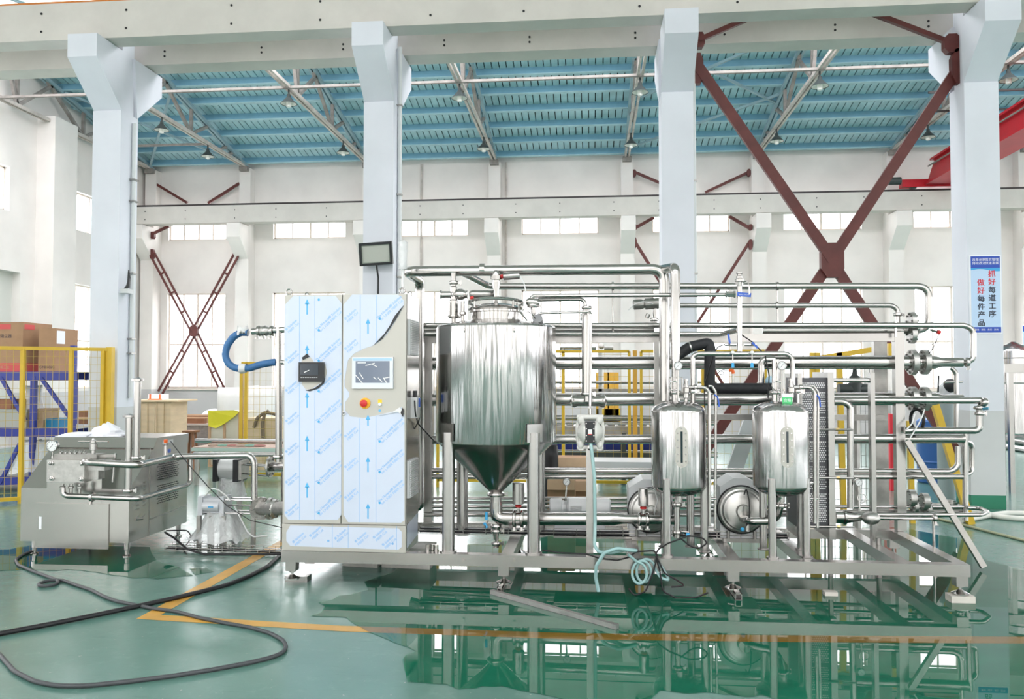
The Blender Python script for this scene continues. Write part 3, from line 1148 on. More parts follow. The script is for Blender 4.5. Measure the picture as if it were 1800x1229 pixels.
def flange(par, p, d, r, th=0.02, nb=8, m=None):
    p, d = Vector(p), Vector(d).normalized()
    o = MB().lathe(p - d * th / 2, d, [(0, r), (th, r)], 24).build('flange', m or STEEL_C, par)
    mb = MB()
    for q in mb.ring(p, d, r * 0.8, nb):
        mb.lathe(q - d * (th / 2 + 0.012), d, [(0, r * 0.12), (th + 0.024, r * 0.12)], 6)
    mb.build('bolts', STEEL_D, o)
    return o


def gauge(label, base, top, r, group='pressure gauges on the skid'):
    """dial facing the viewer on a stem"""
    base, top = Vector(base), Vector(top)
    g = thing('pressure_gauge', label, 'gauge', base, group)
    MB().cyl(base, top - Vector((0, 0, r * 0.9)), 0.007, 8).build('stem', STEEL, g)
    MB().lathe(top + Vector((0, 0.03, 0)), (0, -1, 0), [(0, r * 0.9), (0.03, r), (0.045, r), (0.048, r * 0.92), (0.04, r * 0.88)], 20).build('case', STEEL, g)
    d = MB().lathe(top + Vector((0, -0.011, 0)), (0, -1, 0), [(0, r * 0.87), (0.002, r * 0.87)], 20).build('dial', DIAL, g)
    mb = MB().bar(top + Vector((-r * .35, -0.0145, -r * .4)), top + Vector((r * .25, -0.0145, r * .3)), r * 0.07, 0.001, (0, 1, 0))
    for k in range(9):
        a = math.radians(225 - 270 * k / 8)
        u = Vector((math.cos(a), 0, math.sin(a)))
        mb.bar(top + u * r * 0.62 + Vector((0, -0.0145, 0)), top + u * r * 0.78 + Vector((0, -0.0145, 0)), r * 0.05, 0.001, (0, 1, 0))
    mb.build('needle_and_scale', INK, d)
    MB().lathe(base + Vector((0, 0, 0.0)), (0, 0, 1), [(0, 0.014), (0.02, 0.014)], 6).build('union_nut', STEEL, g)
    return g


def butterfly(par, p, d, r, up, al, ar, red=True):
    """pneumatic butterfly valve: body clamp at p on a pipe along d, actuator cylinder al long, ar radius standing along up"""
    p, d, up = Vector(p), Vector(d).normalized(), Vector(up).normalized()
    clamp(par, p - d * 0.03, d, r)
    clamp(par, p + d * 0.03, d, r)
    MB().lathe(p - d * 0.02, d, [(0, r * 1.25), (0.04, r * 1.25)], 16).build('valve_body', STEEL, par)
    MB().cyl(p + up * r, p + up * (r * 1.25 + 0.06), 0.012, 10).build('yoke', STEEL, par)
    if red:
        MB().lathe(p + up * (r * 1.25 + 0.035), up, [(0, 0.02), (0.004, 0.026), (0.016, 0.026), (0.02, 0.02)], 12).build('indicator_ring', RED, par)
    MB().lathe(p + up * (r * 1.25 + 0.06), up, [(0, ar * 0.8), (0.004, ar), (al - 0.004, ar), (al, ar * 0.94), (al + 0.004, ar * 0.3)], 20).build('actuator', STEEL_B, par)


def foot(par, x, y, zt, blk):
    MB().box((x - 0.04, y - 0.04, zt - 0.07), (x + 0.04, y + 0.04, zt)).build('leg_stub', STEEL_B, par, 0)
    f = MB().cyl((x, y, zt - 0.07), (x, y, blk + 0.02), 0.011, 10)
    f.lathe((x, y, blk + 0.05), (0, 0, 1), [(0, 0.022), (0.018, 0.022)], 6)
    f.lathe((x, y, blk), (0, 0, 1), [(0, 0.058), (0.010, 0.058), (0.022, 0.03), (0.034, 0.014)], 20)
    f.build('levelling_foot', STEEL, par)


# ================================================================ skid frame
YF, YR = 6.15, 7.50
ZB, ZT = 0.18, 0.265
sx0, sx1 = xx(497, YF), xx(1700, YF)
sk = thing('skid_frame', 'low stainless box-section skid frame carrying the tanks, pipes and cabinet', 'frame', ((sx0 + sx1) / 2, 6.8, 0))
MB().box((sx0, YF, ZB), (sx1, YF + 0.085, ZT)).build('front_beam', STEEL_B, sk, 0)
MB().box((sx0, YR - 0.04, ZB), (sx1, YR + 0.045, ZT)).build('rear_beam', STEEL_B, sk, 0)
for x in (520, 890, 1115, 1290, 1425, 1590, 1690):
    X = xx(x, YF)
    MB().box((X - 0.045, YF + 0.085, ZB + 0.002), (X + 0.045, YR - 0.04, ZT - 0.002)).build('cross_beam', STEEL_B, sk, 0)
X = xx(515, YF)
MB().bar((X + 0.02, YF + 0.35, 0.13), (X + 0.02, YR - 0.2, 0.13), 0.08, 0.08).build('cross_beam', STEEL_B, sk, 0)
for x, b in ((513, 0.045), (885, 0.05), (1287, 0.05), (1686, 0.05)):
    X = xx(x, YF)
    foot(sk, X, YF + 0.045, ZB, b)
    foot(sk, X, YR, ZB, 0.0)
# rack of posts and rails at the back of the skid
YP = 7.42
for (x0, x1, yt, lab) in ((1574, 1590, 583, 0), (745, 760, 585, 0), (1150, 1166, 602, 0)):
    X0, X1 = xx(x0, YP), xx(x1, YP)
    MB().box((X0, YP, 0.265), (X1, YP + 0.08, zz(yt, YP, x0))).build('rack_post', STEEL_B, sk, 0)
MB().box((xx(760, YP), YP + 0.003, zz(601, YP, 1300)), (xx(1574, YP), YP + 0.077, zz(587, YP, 1300))).build('rack_top_rail', STEEL_B, sk, 0)
for (x0, x1, y0, y1, Y) in ((1537, 1560, 597, 960, 8.05), (1180, 1560, 728, 738, 8.0)):
    MB().box((xx(x0, Y), Y, max(zz(y1, Y, x0), 0.1)), (xx(x1, Y), Y + 0.07, zz(y0, Y, x0))).build('rear_rail', STEEL_D, sk, 0)
bolt0 = None
for x in (815, 904):
    c = at(x, 985, YF)
    MB().cyl(c, c + Vector((0, -0.018, 0)), 0.012, 10).build('bolt', STEEL, sk)
# blocks the feet stand on
b = fl(521, 1023)
o = MB().box((b.x - 0.09, b.y - 0.01, 0), (b.x + 0.09, b.y + 0.09, 0.044)).build('packing_block', STEEL_B, smooth=0, org=b)
tag(o, 'flat steel packing bar under the left front foot of the skid', 'block')
b = fl(1682, 1054)
o = MB().box((b.x - 0.08, YF - 0.02, 0), (b.x + 0.08, YF + 0.09, 0.049)).build('packing_block', mat('pale_wood_block', (0.72, 0.68, 0.62), 0.7, noise=0.2), smooth=0, org=(b.x, YF, 0))
tag(o, 'pale packing block under the right front foot of the skid', 'block')
for x, w, t in ((881, 0.042, 'short upright box tube end under the second front foot, below the conical tank'), (1291, 0.05, 'short box tube end under the third front foot, below the small tanks')):
    X = xx(x, YF)
    mb = MB()
    for a, c in (((-w / 2, 0), (w / 2, 0.006)), ((-w / 2, 0.044), (w / 2, 0.05)), ((-w / 2, 0), (-w / 2 + 0.006, 0.05)), ((w / 2 - 0.006, 0), (w / 2, 0.05))):
        mb.box((X + a[0], YF - 0.09, a[1]), (X + c[0], YF + 0.12, c[1]))
    o = mb.build('box_tube_offcut', STEEL_B, smooth=0, org=(X, YF, 0))
    tag(o, t, 'tube')
# loose box tube on the floor and the tube leaning on the rack
a, b = fl(864, 1040, 0.019), fl(1085, 1102, 0.019)
o = MB().bar(a, b, 0.034, 0.03).build('box_tube', STEEL_D, smooth=0, org=(a.x, a.y, 0))
tag(o, 'long thin steel box tube lying askew in the puddle', 'tube')
a, b = at(1594, 775, 7.35), fl(1729, 997, 0.03)
o = MB().bar(a, b, 0.046, 0.046, (0, 1, 0)).build('leaning_tube', STEEL_D, smooth=0, org=(b.x, b.y, 0))
tag(o, 'straight steel tube leaning from the rack down to the wet floor', 'tube')
for (x0, x1) in ((595, 662), (668, 757)):
    q = fl((x0 + x1) / 2, 998 if x0 < 600 else 1001)
    xa, xb = fl(x0, 1000).x, fl(x1, 1000).x
    o = MB().prism([(xa, q.y + 0.05, 0), (xb, q.y, 0), (xb, q.y + 0.3, 0), (xa, q.y + 0.3, 0)], (0, 0, 0.17)).build('concrete_block', CONC, smooth=0, org=((xa + xb) / 2, q.y, 0))
    tag(o, 'rough concrete block under the skid below the cabinet, the %s of two' % ('left one' if x0 < 600 else 'right one'), 'block')
q = fl(1461, 1048)
o = MB().box((q.x - 0.045, q.y - 0.01, 0), (q.x + 0.045, q.y + 0.06, 0.03)).build('wood_offcut', MATS['pale_wood_block'], smooth=0, org=q)
tag(o, 'small pale block lying in the puddle right of the third foot', 'block')

# ================================================================ control cabinet
cx0, cx1 = xx(498, YF), xx(714, YF)
cz0, cz1 = ZT, zz(516, YF, 700)
zp = zz(921, YF, 600)
cxm = xx(601, YF)
cb = thing('control_cabinet', 'tall two-door steel control cabinet wrapped in printed pale blue film', 'cabinet', ((cx0 + cx1) / 2, YF + 0.2, ZT))
YB = YF + 0.46
MB().box((cx0, YF + 0.03, cz0), (cx1, YB, cz1)).build('body', SHEET, cb, 0)
MB().box((cx0, YF + 0.004, cz0 + 0.002), (cx1, YF + 0.03, zp - 0.008)).build('plinth_panel', SATIN, cb, 0)
d1 = MB().box((cx0 + 0.004, YF, zp), (cxm - 0.004, YF + 0.028, cz1 - 0.003)).build('door', SATIN, cb, 0)
d2 = MB().box((cxm + 0.004, YF, zp), (cx1 - 0.004, YF + 0.028, cz1 - 0.003)).build('door', SATIN, cb, 0)


def CP(x, y, dy):
    p = at(x, y, YF)
    return Vector((p.x, YF - dy, p.z))


# films follow the outlines seen in the photo
f1 = [(506, 521), (524, 519)]
film1 = MB().prism([CP(x, y, 0.0008) for x, y in ((516, 520), (590, 520), (601, 534), (600, 905), (594, 914), (507, 914), (500, 905), (500, 537))], (0, -0.0012, 0)).build('protective_film', FILM, cb, 0)
film2 = MB().prism([CP(x, y, 0.0008) for x, y in ((619, 518), (700, 518), (710, 528), (710, 537), (702, 552), (693, 568), (680, 588), (668, 600), (655, 608), (640, 613), (622, 622), (612, 633), (609, 650), (606, 668), (606, 680),
                                                 (614, 690), (614, 697), (607, 707), (607, 722), (616, 732), (640, 735), (668, 729), (690, 724), (706, 716), (711, 730), (711, 915), (705, 919), (612, 918), (604, 905), (604, 536))], (0, -0.0012, 0)).build('protective_film', FILM, cb, 0)
film3 = MB().prism([CP(x, y, -0.0032) for x, y in ((510, 924), (700, 929), (706, 935), (706, 962), (700, 967), (510, 960), (503, 951), (503, 936))], (0, -0.0012, 0)).build('protective_film', FILM, cb, 0)
film4 = MB().prism([(cx1 + 0.0005, YF + 0.05, cz0 + 0.03), (cx1 + 0.0005, YF + 0.05, zp - 0.01), (cx1 + 0.0005, YB - 0.03, zp + 0.02), (cx1 + 0.0005, YB - 0.03, cz0 + 0.06)], (0.0012, 0, 0)).build('protective_film', FILM, cb, 0)
# print on the films
pr = MB()


def arrow(mb, x, y0, y1, dy=0.0026):
    mb.flat([CP(x - 1.2, y1, dy), CP(x + 1.2, y1, dy), CP(x + 1.2, y0 + 8, dy), CP(x - 1.2, y0 + 8, dy)])
    mb.flat([CP(x - 4.2, y0 + 9, dy), CP(x + 4.2, y0 + 9, dy), CP(x, y0, dy)])


def vline(mb, x, y0, y1, w=0.7, dy=0.0026):
    mb.flat([CP(x - w / 2, y1, dy), CP(x + w / 2, y1, dy), CP(x + w / 2, y0, dy), CP(x - w / 2, y0, dy)])


def dot(mb, x, y, r=2.3, dy=0.0027):
    mb.flat([CP(x + r * math.cos(2 * PI * k / 10), y + r * math.sin(2 * PI * k / 10), dy) for k in range(10)])


for y in (526, 607, 690, 766, 848):
    arrow(pr, 540, y, y + 27)
for y in (527,):
    pass
for k in range(8):
    y = 527 + 53.6 * k
    if y < 905:
        dot(pr, 560.5, y)
pr2 = MB()
for y in (560, 729, 803, 885):
    arrow(pr2, 647, y, y + (27 if y != 729 else 20))
for k in range(9):
    y = 560 + 54.0 * k
    if 700 > y > 590 or y > 905:
        continue
    dot(pr2, 667.5, y)
pl, pl2, pl3 = MB(), MB(), MB()
vline(pl, 526.5, 521, 914)
vline(pl, 553.5, 521, 914)
vline(pl2, 633.5, 519, 617)
vline(pl2, 662, 519, 604)
vline(pl2, 632, 736, 918)
vline(pl2, 661, 732, 918)
u45 = Vector((0.74, 0, 0.67)).normalized()
n45 = Vector((-0.67, 0, 0.74))
s0 = 6.2 / FPX * YF


def slogan(mb, x, y, dy=0.0027, part=False):
    c = CP(x, y, dy)
    if part:
        text_mb('® Solution', s0, c + n45 * s0 * 0.55, u45, n45, mb, 0.02)
        text_mb('FIBER Cut', s0, c - n45 * s0 * 0.55, u45, n45, mb, 0.01)
        return
    text_mb('The Novacel® Solution', s0, c + n45 * s0 * 0.55, u45, n45, mb, 0.02)
    text_mb('for LASER FIBER Cut', s0, c - n45 * s0 * 0.55, u45, n45, mb, 0.01)


for k in range(7):
    slogan(pl, 579, 563 + 53.8 * k)
    slogan(pl, 514, 574 + 53.8 * k, 0.0027, True)
slogan(pl2, 686, 543)
for k in range(3):
    slogan(pl2, 688, 758 + 54 * k)
for y in (555, 608, 762, 816, 870):
    slogan(pl2, 618, y, 0.0027, True)
for x, y in ((556, 937), (526, 948), (600, 942), (636, 947), (668, 940), (684, 953)):
    slogan(pl3, x, y, -0.0012, True)
dot(pl3, 577, 951, 2.2, -0.0012)
dot(pl3, 690, 956, 2.2, -0.0012)
vline(pl3, 584, 922, 963, 0.7, -0.0012)
vline(pl3, 612, 923, 964, 0.7, -0.0012)
vline(pl3, 697, 925, 967, 0.7, -0.0012)
pr.build('printed_arrows', FPRINT, film1, 0)
pl.build('printed_lettering', FPRINTL, film1, 0)
pr2.build('printed_arrows', FPRINT, film2, 0)
pl2.build('printed_lettering', FPRINTL, film2, 0)
pl3.build('printed_lettering', FPRINTL, film3, 0)
# curled black film backs
cu = MB()
cu.prism([CP(x, y, 0.004) for x, y in ((710, 537), (703, 545), (694, 556), (686, 572), (676, 587), (658, 606), (672, 596), (684, 580), (696, 562))], (0, -0.006, 0))
cu.build('curled_film_edge', BLACKP, film2, 0)
MB().prism([CP(x, y, 0.004) for x, y in ((531, 629), (540, 622), (545, 627), (533, 633))], (0, -0.004, 0)).build('curled_film_edge', BLACKP, film1, 0)
MB().prism([CP(x, y, 0.004) for x, y in ((668, 730), (690, 725), (703, 716), (711, 724), (708, 731), (700, 724))], (0, -0.008, 0)).build('curled_film_edge', WHITEP, film2, 0)
MB().prism([CP(x, y, 0.004) for x, y in ((708, 717), (711, 722), (709, 733), (705, 726))], (0, -0.012, 0)).build('curled_film_edge', BLACKP, film2, 0)
# bare patch round the small recorder
MB().prism([CP(x, y, 0.0021) for x, y in ((531, 632), (546, 628), (552, 636), (572, 640), (575, 655), (571, 668), (560, 676), (548, 684), (538, 685), (531, 676), (529, 640))], (0, -0.0006, 0)).build('bare_patch', SATIN, cb, 0)
MB().prism([CP(x, y, 0.003) for x, y in ((537, 686), (552, 683), (565, 674), (572, 664), (570, 674), (560, 683), (545, 688))], (0, -0.003, 0)).build('curled_film_edge', BLACKP, film1, 0)


def panel(x0, y0, x1, y1, d, m, name, par=None, base=0.0):
    a, c = CP(x0, y1, base), CP(x1, y0, base + d)
    return MB().box(a, c).build(name, m, par or cb, 0)


rc = panel(527, 637, 571, 671, 0.03, BLACKP, 'paperless_recorder')
SCR = mat('dark_screen_glass', (0.05, 0.06, 0.075), 0.12)
SCR2 = mat('grey_screen_glass', (0.19, 0.22, 0.29), 0.12)
panel(530, 640, 562, 660, 0.002, SCR, 'screen', rc, 0.03)
bt = MB()
for k in range(8):
    bt.box(CP(531 + k * 3.8, 664, 0.03), CP(533.6 + k * 3.8, 663, 0.032))
bt.build('button_row', GREYP, rc, 0)
hm = panel(620, 628, 692, 683, 0.022, mat('silver_bezel', (0.66, 0.70, 0.76), 0.35, 0.3), 'touch_screen_panel')
panel(626.5, 635, 686, 673, 0.002, SCR2, 'screen', hm, 0.022)
panel(622, 630, 690, 634.4, 0.001, mat('bezel_blue', (0.40, 0.60, 0.82), 0.4), 'bezel_strip', hm, 0.022)
gl = MB()
for (x0, y0, x1, y1) in ((630, 638, 645, 638), (644, 643, 660, 638.5), (655, 640, 664, 645), (627, 660, 640, 675), (633, 655, 640, 666), (658, 663, 663, 667), (666, 664, 673, 671), (675, 664, 681, 673), (676, 665, 686, 663)):
    gl.bar(CP(x0, y0, 0.0245), CP(x1, y1, 0.0245), 0.006, 0.001, (0, 1, 0))
gl.build('crinkled_screen_film', WHITEP, hm, 0)
gl = MB()
gl.bar(CP(537, 655, 0.0335), CP(546, 651, 0.0335), 0.005, 0.001, (0, 1, 0))
gl.build('crinkled_screen_film', WHITEP, rc, 0)
es = MB().lathe(CP(642, 709, 0), (0, -1, 0), [(0, 0.042), (0.006, 0.042), (0.008, 0.03)], 20).build('emergency_stop', mat('amber_plate', (0.95, 0.45, 0.03), 0.4), cb)
MB().lathe(CP(641, 709, 0.008), (0, -1, 0), [(0, 0.018), (0.012, 0.018), (0.014, 0.027), (0.026, 0.027), (0.032, 0.018)], 18).build('mushroom_button', RED, es)
lb = panel(664.5, 702.5, 671.5, 709, 0.002, mat('amber_label', (0.95, 0.62, 0.04), 0.5), 'button_label')
MB().lathe(CP(668, 711, 0), (0, -1, 0), [(0, 0.014), (0.008, 0.014), (0.012, 0.01)], 14).build('push_button', WHITEP, cb)
for (x) in (508, 707):
    c = at(x, 512, YF + 0.1)
    MB().torus((c.x, YF + 0.1, cz1 + 0.03), (0, 1, 0), 0.022, 0.006).build('lifting_eye', STEEL, cb)
for x in (508, 700):
    X = xx(x, YF)
    MB().torus((X, YB - 0.08, cz1 + 0.028), (0.5, 1, 0), 0.022, 0.006).build('lifting_eye', STEEL, cb)
for (y0, y1) in ((560, 624), (812, 878)):
    zt_, zb_ = zz(y0, YF, 714), zz(y1, YF, 714)
    v = MB().box((cx1, YF + 0.05, zb_), (cx1 + 0.018, YB - 0.1, zt_)).build('vent_grille', GREYP, cb, 0)
    n = 20
    sl = MB()
    for k in range(n):
        z = zb_ + (zt_ - zb_) * (k + 0.5) / n
        sl.box((cx1 + 0.018, YF + 0.07, z - 0.003), (cx1 + 0.026, YB - 0.12, z + 0.003))
    sl.build('louvres', WHITEP, v, 0)
bx = MB().box((cx1, YF + 0.16, zz(738, YF)), (cx1 + 0.05, YF + 0.26, zz(700, YF))).build('side_socket', WHITEP, cb, 0)
MB().cyl((cx1 + 0.025, YF + 0.2, zz(700, YF)), (cx1 + 0.025, YF + 0.2, zz(688, YF)), 0.016, 10).build('plug', BLACKP, bx)
MB().box((cx1 + 0.05, YF + 0.22, zz(718, YF)), (cx1 + 0.058, YF + 0.26, zz(702, YF))).build('label_plate', BLUEH, bx, 0)
MB().tube([(cx1 + 0.035, YF + 0.14, zz(706, YF)), (cx1 + 0.05, YF + 0.1, zz(730, YF)), at(735, 745, 6.5), at(760, 772, 6.7), at(770, 780, 6.9)], 0.006, 8, 0.05).build('power_lead', BLACK, bx)
MB().tube([(cx1 + 0.02, YF + 0.35, zz(700, YF)), (cx1 + 0.04, YF + 0.3, zz(742, YF)), (cx1 + 0.0, YF + 0.3, zz(760, YF))], 0.005, 8, 0.05).build('power_lead', BLACK, bx)
lk = MB().torus(CP(605, 727, 0.01), (0, 1, 0), 0.012, 0.003).build('key_ring', STEEL, cb)

# signal tower behind the cabinet top
p = at(708, 512, 6.5)
g = thing('signal_tower', 'white signal tower in clear wrap on the cabinet top, beside the pillar', 'signal tower', (p.x, p.y, cz1))
MB().cyl((p.x, p.y, cz1), (p.x, p.y, zz(470, 6.5, 708)), 0.011, 10).build('pole', WHITEP, g)
MB().lathe((p.x, p.y, zz(472, 6.5, 708)), (0, 0, 1), [(0, 0.02), (0.01, 0.028), (0.2, 0.028), (0.21, 0.02)], 14).build('lamp_stack', WHITEP, g)
MB().lathe((p.x, p.y, zz(474, 6.5, 708)), (0, 0, 1), [(0, 0.036), (0.05, 0.034), (0.22, 0.037), (0.235, 0.015)], 12).build('wrap', CLING, g)
# floodlight on the pillar
c = at(661, 446, 10.34)
g = thing('floodlight', 'black framed floodlight mounted on the white pillar above the cabinet', 'floodlight', (c.x, 10.5, c.z - 0.15))
fr = MB()
a = math.radians(9)
ux, uz = Vector((math.cos(a * .35), 0, math.sin(a * .35))), Vector((0, -0.25, 1)).normalized()
nn = ux.cross(uz).normalized()


def rect(mb, c, hw, hh, d0, d1):
    q = [c + ux * s * hw + uz * t * hh + nn * d0 for s, t in ((-1, -1), (1, -1), (1, 1), (-1, 1))]
    mb.prism(q, nn * (d1 - d0))


for s in (-1, 1):
    rect(fr, c + ux * s * 0.2, 0.016, 0.145, -0.03, 0.03)
    rect(fr, c + uz * s * 0.13, 0.2, 0.016, -0.03, 0.03)
fr.build('frame', BLACKP, g, 0)
hb = MB()
rect(hb, c, 0.2, 0.13, -0.05, -0.005)
hb.build('housing', BLACKP, g, 0)
lz = MB()
rect(lz, c, 0.186, 0.116, 0.0, 0.008)
lz.build('lens_glass', mat('pale_green_lamp_glass', (0.42, 0.47, 0.40), 0.15), g, 0)
hl = MB()
rect(hl, c, 0.17, 0.10, 0.009, 0.010)
hl.build('reflector', mat('pale_reflector', (0.50, 0.52, 0.47), 0.4), g, 0)
MB().box((c.x - 0.05, 10.38, c.z - 0.03), (c.x + 0.05, 10.5, c.z + 0.03)).build('bracket', BLACKP, g, 0)
MB().tube([(c.x, 10.36, c.z - 0.14), (c.x + 0.015, 10.40, c.z - 0.3), (c.x + 0.0, 10.42, 1.0)], 0.012, 8, 0.1).build('cable', BLACK, g)
# ================================================================ conical buffer tank
TX = xx(872, 6.58)
TYc = 6.58
TR = 0.478
tz1 = 2.0
tzc = 1.085
tk = thing('buffer_tank', 'large polished steel tank with a conical bottom on four legs', 'tank', (TX, TYc, ZT))
MB().lathe((TX, TYc, tzc), (0, 0, 1), [(0, TR), (0.004, TR + 0.002), (tz1 - tzc - 0.02, TR + 0.002), (tz1 - tzc - 0.006, TR - 0.006), (tz1 - tzc, TR - 0.02)], 72, False).build('shell', TANKM, tk, 0.5)
MB().lathe((TX, TYc, tz1), (0, 0, 1), [(0, TR - 0.02), (0.035, 0.30), (0.05, 0.19)], 48, True).build('top_cone', STEEL, tk, 0.5)
CONEM = mat('cone_steel', (0.42, 0.44, 0.43), 0.22, 1.0)
MB().lathe((TX, TYc, 0.655), (0, 0, 1), [(0, 0.045), (0.02, 0.05), (tzc - 0.655, TR)], 56, True).build('cone', STEEL, tk, 0.5)
for s, a in (((-1), -1), ((1), -1), ((-1), 1), ((1), 1)):
    lx, ly = TX + s * 0.325, TYc + a * 0.34
    lg = MB().cyl((lx, ly, ZT + 0.008), (lx, ly, 1.17), 0.048, 20)
    lg.lathe((lx, ly, ZT), (0, 0, 1), [(0, 0.065), (0.01, 0.065)], 20)
    L = lg.build('leg', STEEL_B, tk)
    dv = Vector((s * 0.325, a * 0.34, 0)).normalized()
    sd = Vector((-dv.y, dv.x, 0))
    c = Vector((TX, TYc, 0)) + dv * (TR + 0.003)
    MB().prism([c + sd * 0.075 + Vector((0, 0, 1.10)), c - sd * 0.075 + Vector((0, 0, 1.10)), c - sd * 0.075 + Vector((0, 0, 1.235)), c + sd * 0.075 + Vector((0, 0, 1.235))], dv * 0.006).build('leg_pad', STEEL, L, 0)
for x in (816, 904):
    p = at(x, 579, TYc - 0.44)
    MB().sphere((p.x, TYc - math.sqrt(max(0.01, TR * TR - (p.x - TX) ** 2)) - 0.002, zz(580, 6.1, x)), 0.012, 0.6, 0.6, 1.6).build('lifting_lug', STEEL, tk)
MB().lathe((TX, TYc, 2.03), (0, 0, 1), [(0, 0.20), (0.075, 0.20), (0.08, 0.215), (0.095, 0.215)], 44, False).build('manway_neck', STEEL, tk)
ld = MB().lathe((TX, TYc, 2.125), (0, 0, 1), [(0, 0.222), (0.012, 0.228), (0.03, 0.20), (0.05, 0.13), (0.056, 0.0)], 44, True).build('manway_lid', STEEL, tk)
MB().torus((TX, TYc, 2.185), (0, 0.10, 1), 0.215, 0.013, 44, 8).build('clamp_ring', STEEL, ld)
for k in range(4):
    an = PI * (0.25 + k * 0.5)
    MB().cyl((TX + 0.215 * math.cos(an), TYc + 0.215 * math.sin(an), 2.11), (TX + 0.215 * math.cos(an), TYc + 0.215 * math.sin(an), 2.20), 0.009, 8).build('lid_bolt', STEEL, ld)
hx = xx(945, 6.4)
MB().cyl((hx, 6.5, 2.01), (hx, 6.42, 2.05), 0.04, 16).build('sight_port', mat('dark_sight_glass', (0.30, 0.30, 0.31), 0.25), tk)
# tank outlet, elbow and drain below the cone
ot = thing('outlet_valve_set', 'steel outlet elbow and drain valves under the tank cone', 'valve', (TX, TYc, 0.3))
MB().cyl((TX, TYc, 0.66), (TX, TYc, 0.57), 0.047, 20).build('outlet_neck', STEEL, ot)
clamp(ot, (TX, TYc, 0.655), (0, 0, 1), 0.045)
zM = zz(912, TYc, 900)
MB().tube([(TX, TYc, 0.60), (TX, TYc, zM), (xx(905, TYc), TYc, zM)], 0.052, 20, 0.075).build('elbow', STEEL, ot)
MB().lathe((TX, TYc, zM - 0.04), (0, 0, -1), [(0, 0.034), (0.05, 0.034), (0.10, 0.022), (0.16, 0.02), (0.19, 0.024)], 16).build('drain_pipe', STEEL, ot)
clamp(ot, (TX, TYc, zM - 0.06), (0, 0, 1), 0.028)
clamp(ot, (TX, TYc, zM - 0.10), (0, 0, 1), 0.026)
clamp(ot, (TX, TYc, zM - 0.2), (0, 0, 1), 0.022)
butterfly(ot, (xx(911, TYc), TYc, zM), (1, 0, 0), 0.045, (0, 0, 1), 0.17, 0.048)
MB().tube([(xx(860, TYc), TYc - 0.06, zM - 0.01), (xx(855, TYc), TYc - 0.12, zM - 0.05)], 0.006, 8).build('handle_rod', STEEL, ot)
p = at(855, 907, TYc - 0.1)
MB().cyl(p + Vector((0, 0, 0.03)), p - Vector((0, 0, 0.03)), 0.011, 10).build('handle_grip', BLUEP, ot)
MB().cyl(at(851, 919, TYc - 0.1), at(856, 928, TYc - 0.1), 0.011, 10).build('handle_grip', BLUEP, ot)
MB().tube([(xx(913, TYc), TYc, zM + 0.32), at(925, 840, TYc), at(927, 860, TYc), at(927, 930, TYc + 0.05), at(930, 955, TYc + 0.1)], 0.004, 6, 0.04).build('air_hose', WHITEP, ot)

# valves standing on the tank top
vt = thing('spray_valve', 'upright steel valve with horizontal actuator on the tank lid', 'valve', (TX, TYc, 2.18))
MB().lathe((TX, TYc, 2.17), (0, 0, 1), [(0, 0.022), (0.12, 0.022), (0.18, 0.034), (0.20, 0.034), (0.205, 0.02), (0.235, 0.03), (0.25, 0.03), (0.275, 0.02), (0.285, 0.004)], 16).build('reducer', STEEL, vt)
MB().lathe((TX, TYc, 2.378), (0, 0, 1), [(0, 0.046), (0.028, 0.046)], 8).build('union_nut', STEEL, vt)
MB().lathe((TX + 0.03, TYc, 2.40), (1, 0, 0.06), [(0, 0.012), (0.02, 0.018), (0.03, 0.018)], 10).build('indicator_ring', RED, vt)
MB().lathe((TX + 0.055, TYc, 2.40), (1, 0, 0.06), [(0, 0.02), (0.006, 0.03), (0.13, 0.03), (0.135, 0.028)], 18).build('actuator', STEEL_B, vt)
MB().tube([(TX + 0.19, TYc, 2.41), at(922, 500, 6.5), at(925, 520, 6.45)], 0.004, 6).build('air_hose', WHITEP, vt)

vx = xx(797, 6.62)
vs = thing('mixing_valve', 'steel cross valve with vertical body at the left of the tank top', 'valve', (vx, 6.62, 2.03))
z1 = zz(518, 6.62, 798)
MB().lathe((vx, 6.62, 2.02), (0, 0, 1), [(0, 0.02), (0.05, 0.02), (0.06, 0.055), (0.07, 0.055), (0.075, 0.04), (0.19, 0.04), (0.2, 0.03), (0.30, 0.03), (0.31, 0.022), (0.42, 0.022)], 18).build('body', STEEL, vs)
MB().lathe((xx(774, 6.62), 6.62, z1), (1, 0, 0), [(0, 0.036), (0.008, 0.036), (0.014, 0.028), (0.09, 0.028), (0.098, 0.036), (0.106, 0.036), (0.112, 0.03), (0.15, 0.046), (0.18, 0.046), (0.21, 0.03), (0.216, 0.036), (0.226, 0.036)], 18).build('cross_body', STEEL, vs)
MB().lathe((xx(825, 6.62), 6.62, z1 + 0.002), (1, 0.35, 0.02), [(0, 0.02), (0.01, 0.03), (0.03, 0.034), (0.22, 0.034)], 18).build('actuator', STEEL_B, vs)
clamp(vs, (vx, 6.62, zz(497, 6.62, 798)), (0, 0, 1), 0.024)
clamp(vs, (vx, 6.62, zz(557, 6.62, 798)), (0, 0, 1), 0.026)
v2 = xx(813, 6.5)
MB().lathe((v2, 6.5, 2.03), (0, 0, 1), [(0, 0.014), (0.05, 0.014), (0.06, 0.03), (0.08, 0.03), (0.085, 0.018), (0.17, 0.018)], 14).build('side_branch', STEEL, vs)
MB().lathe((xx(826, 6.5), 6.5, zz(524, 6.5, 826)), (1, 0, 0), [(0, 0.008), (0.01, 0.016), (0.022, 0.016), (0.03, 0.008)], 10).build('indicator_ring', RED, vs)
MB().tube([at(926, 563, 6.3), at(914, 548, 6.38), at(911, 536, 6.4)], 0.007, 8).build('lid_latch', STEEL, ld)

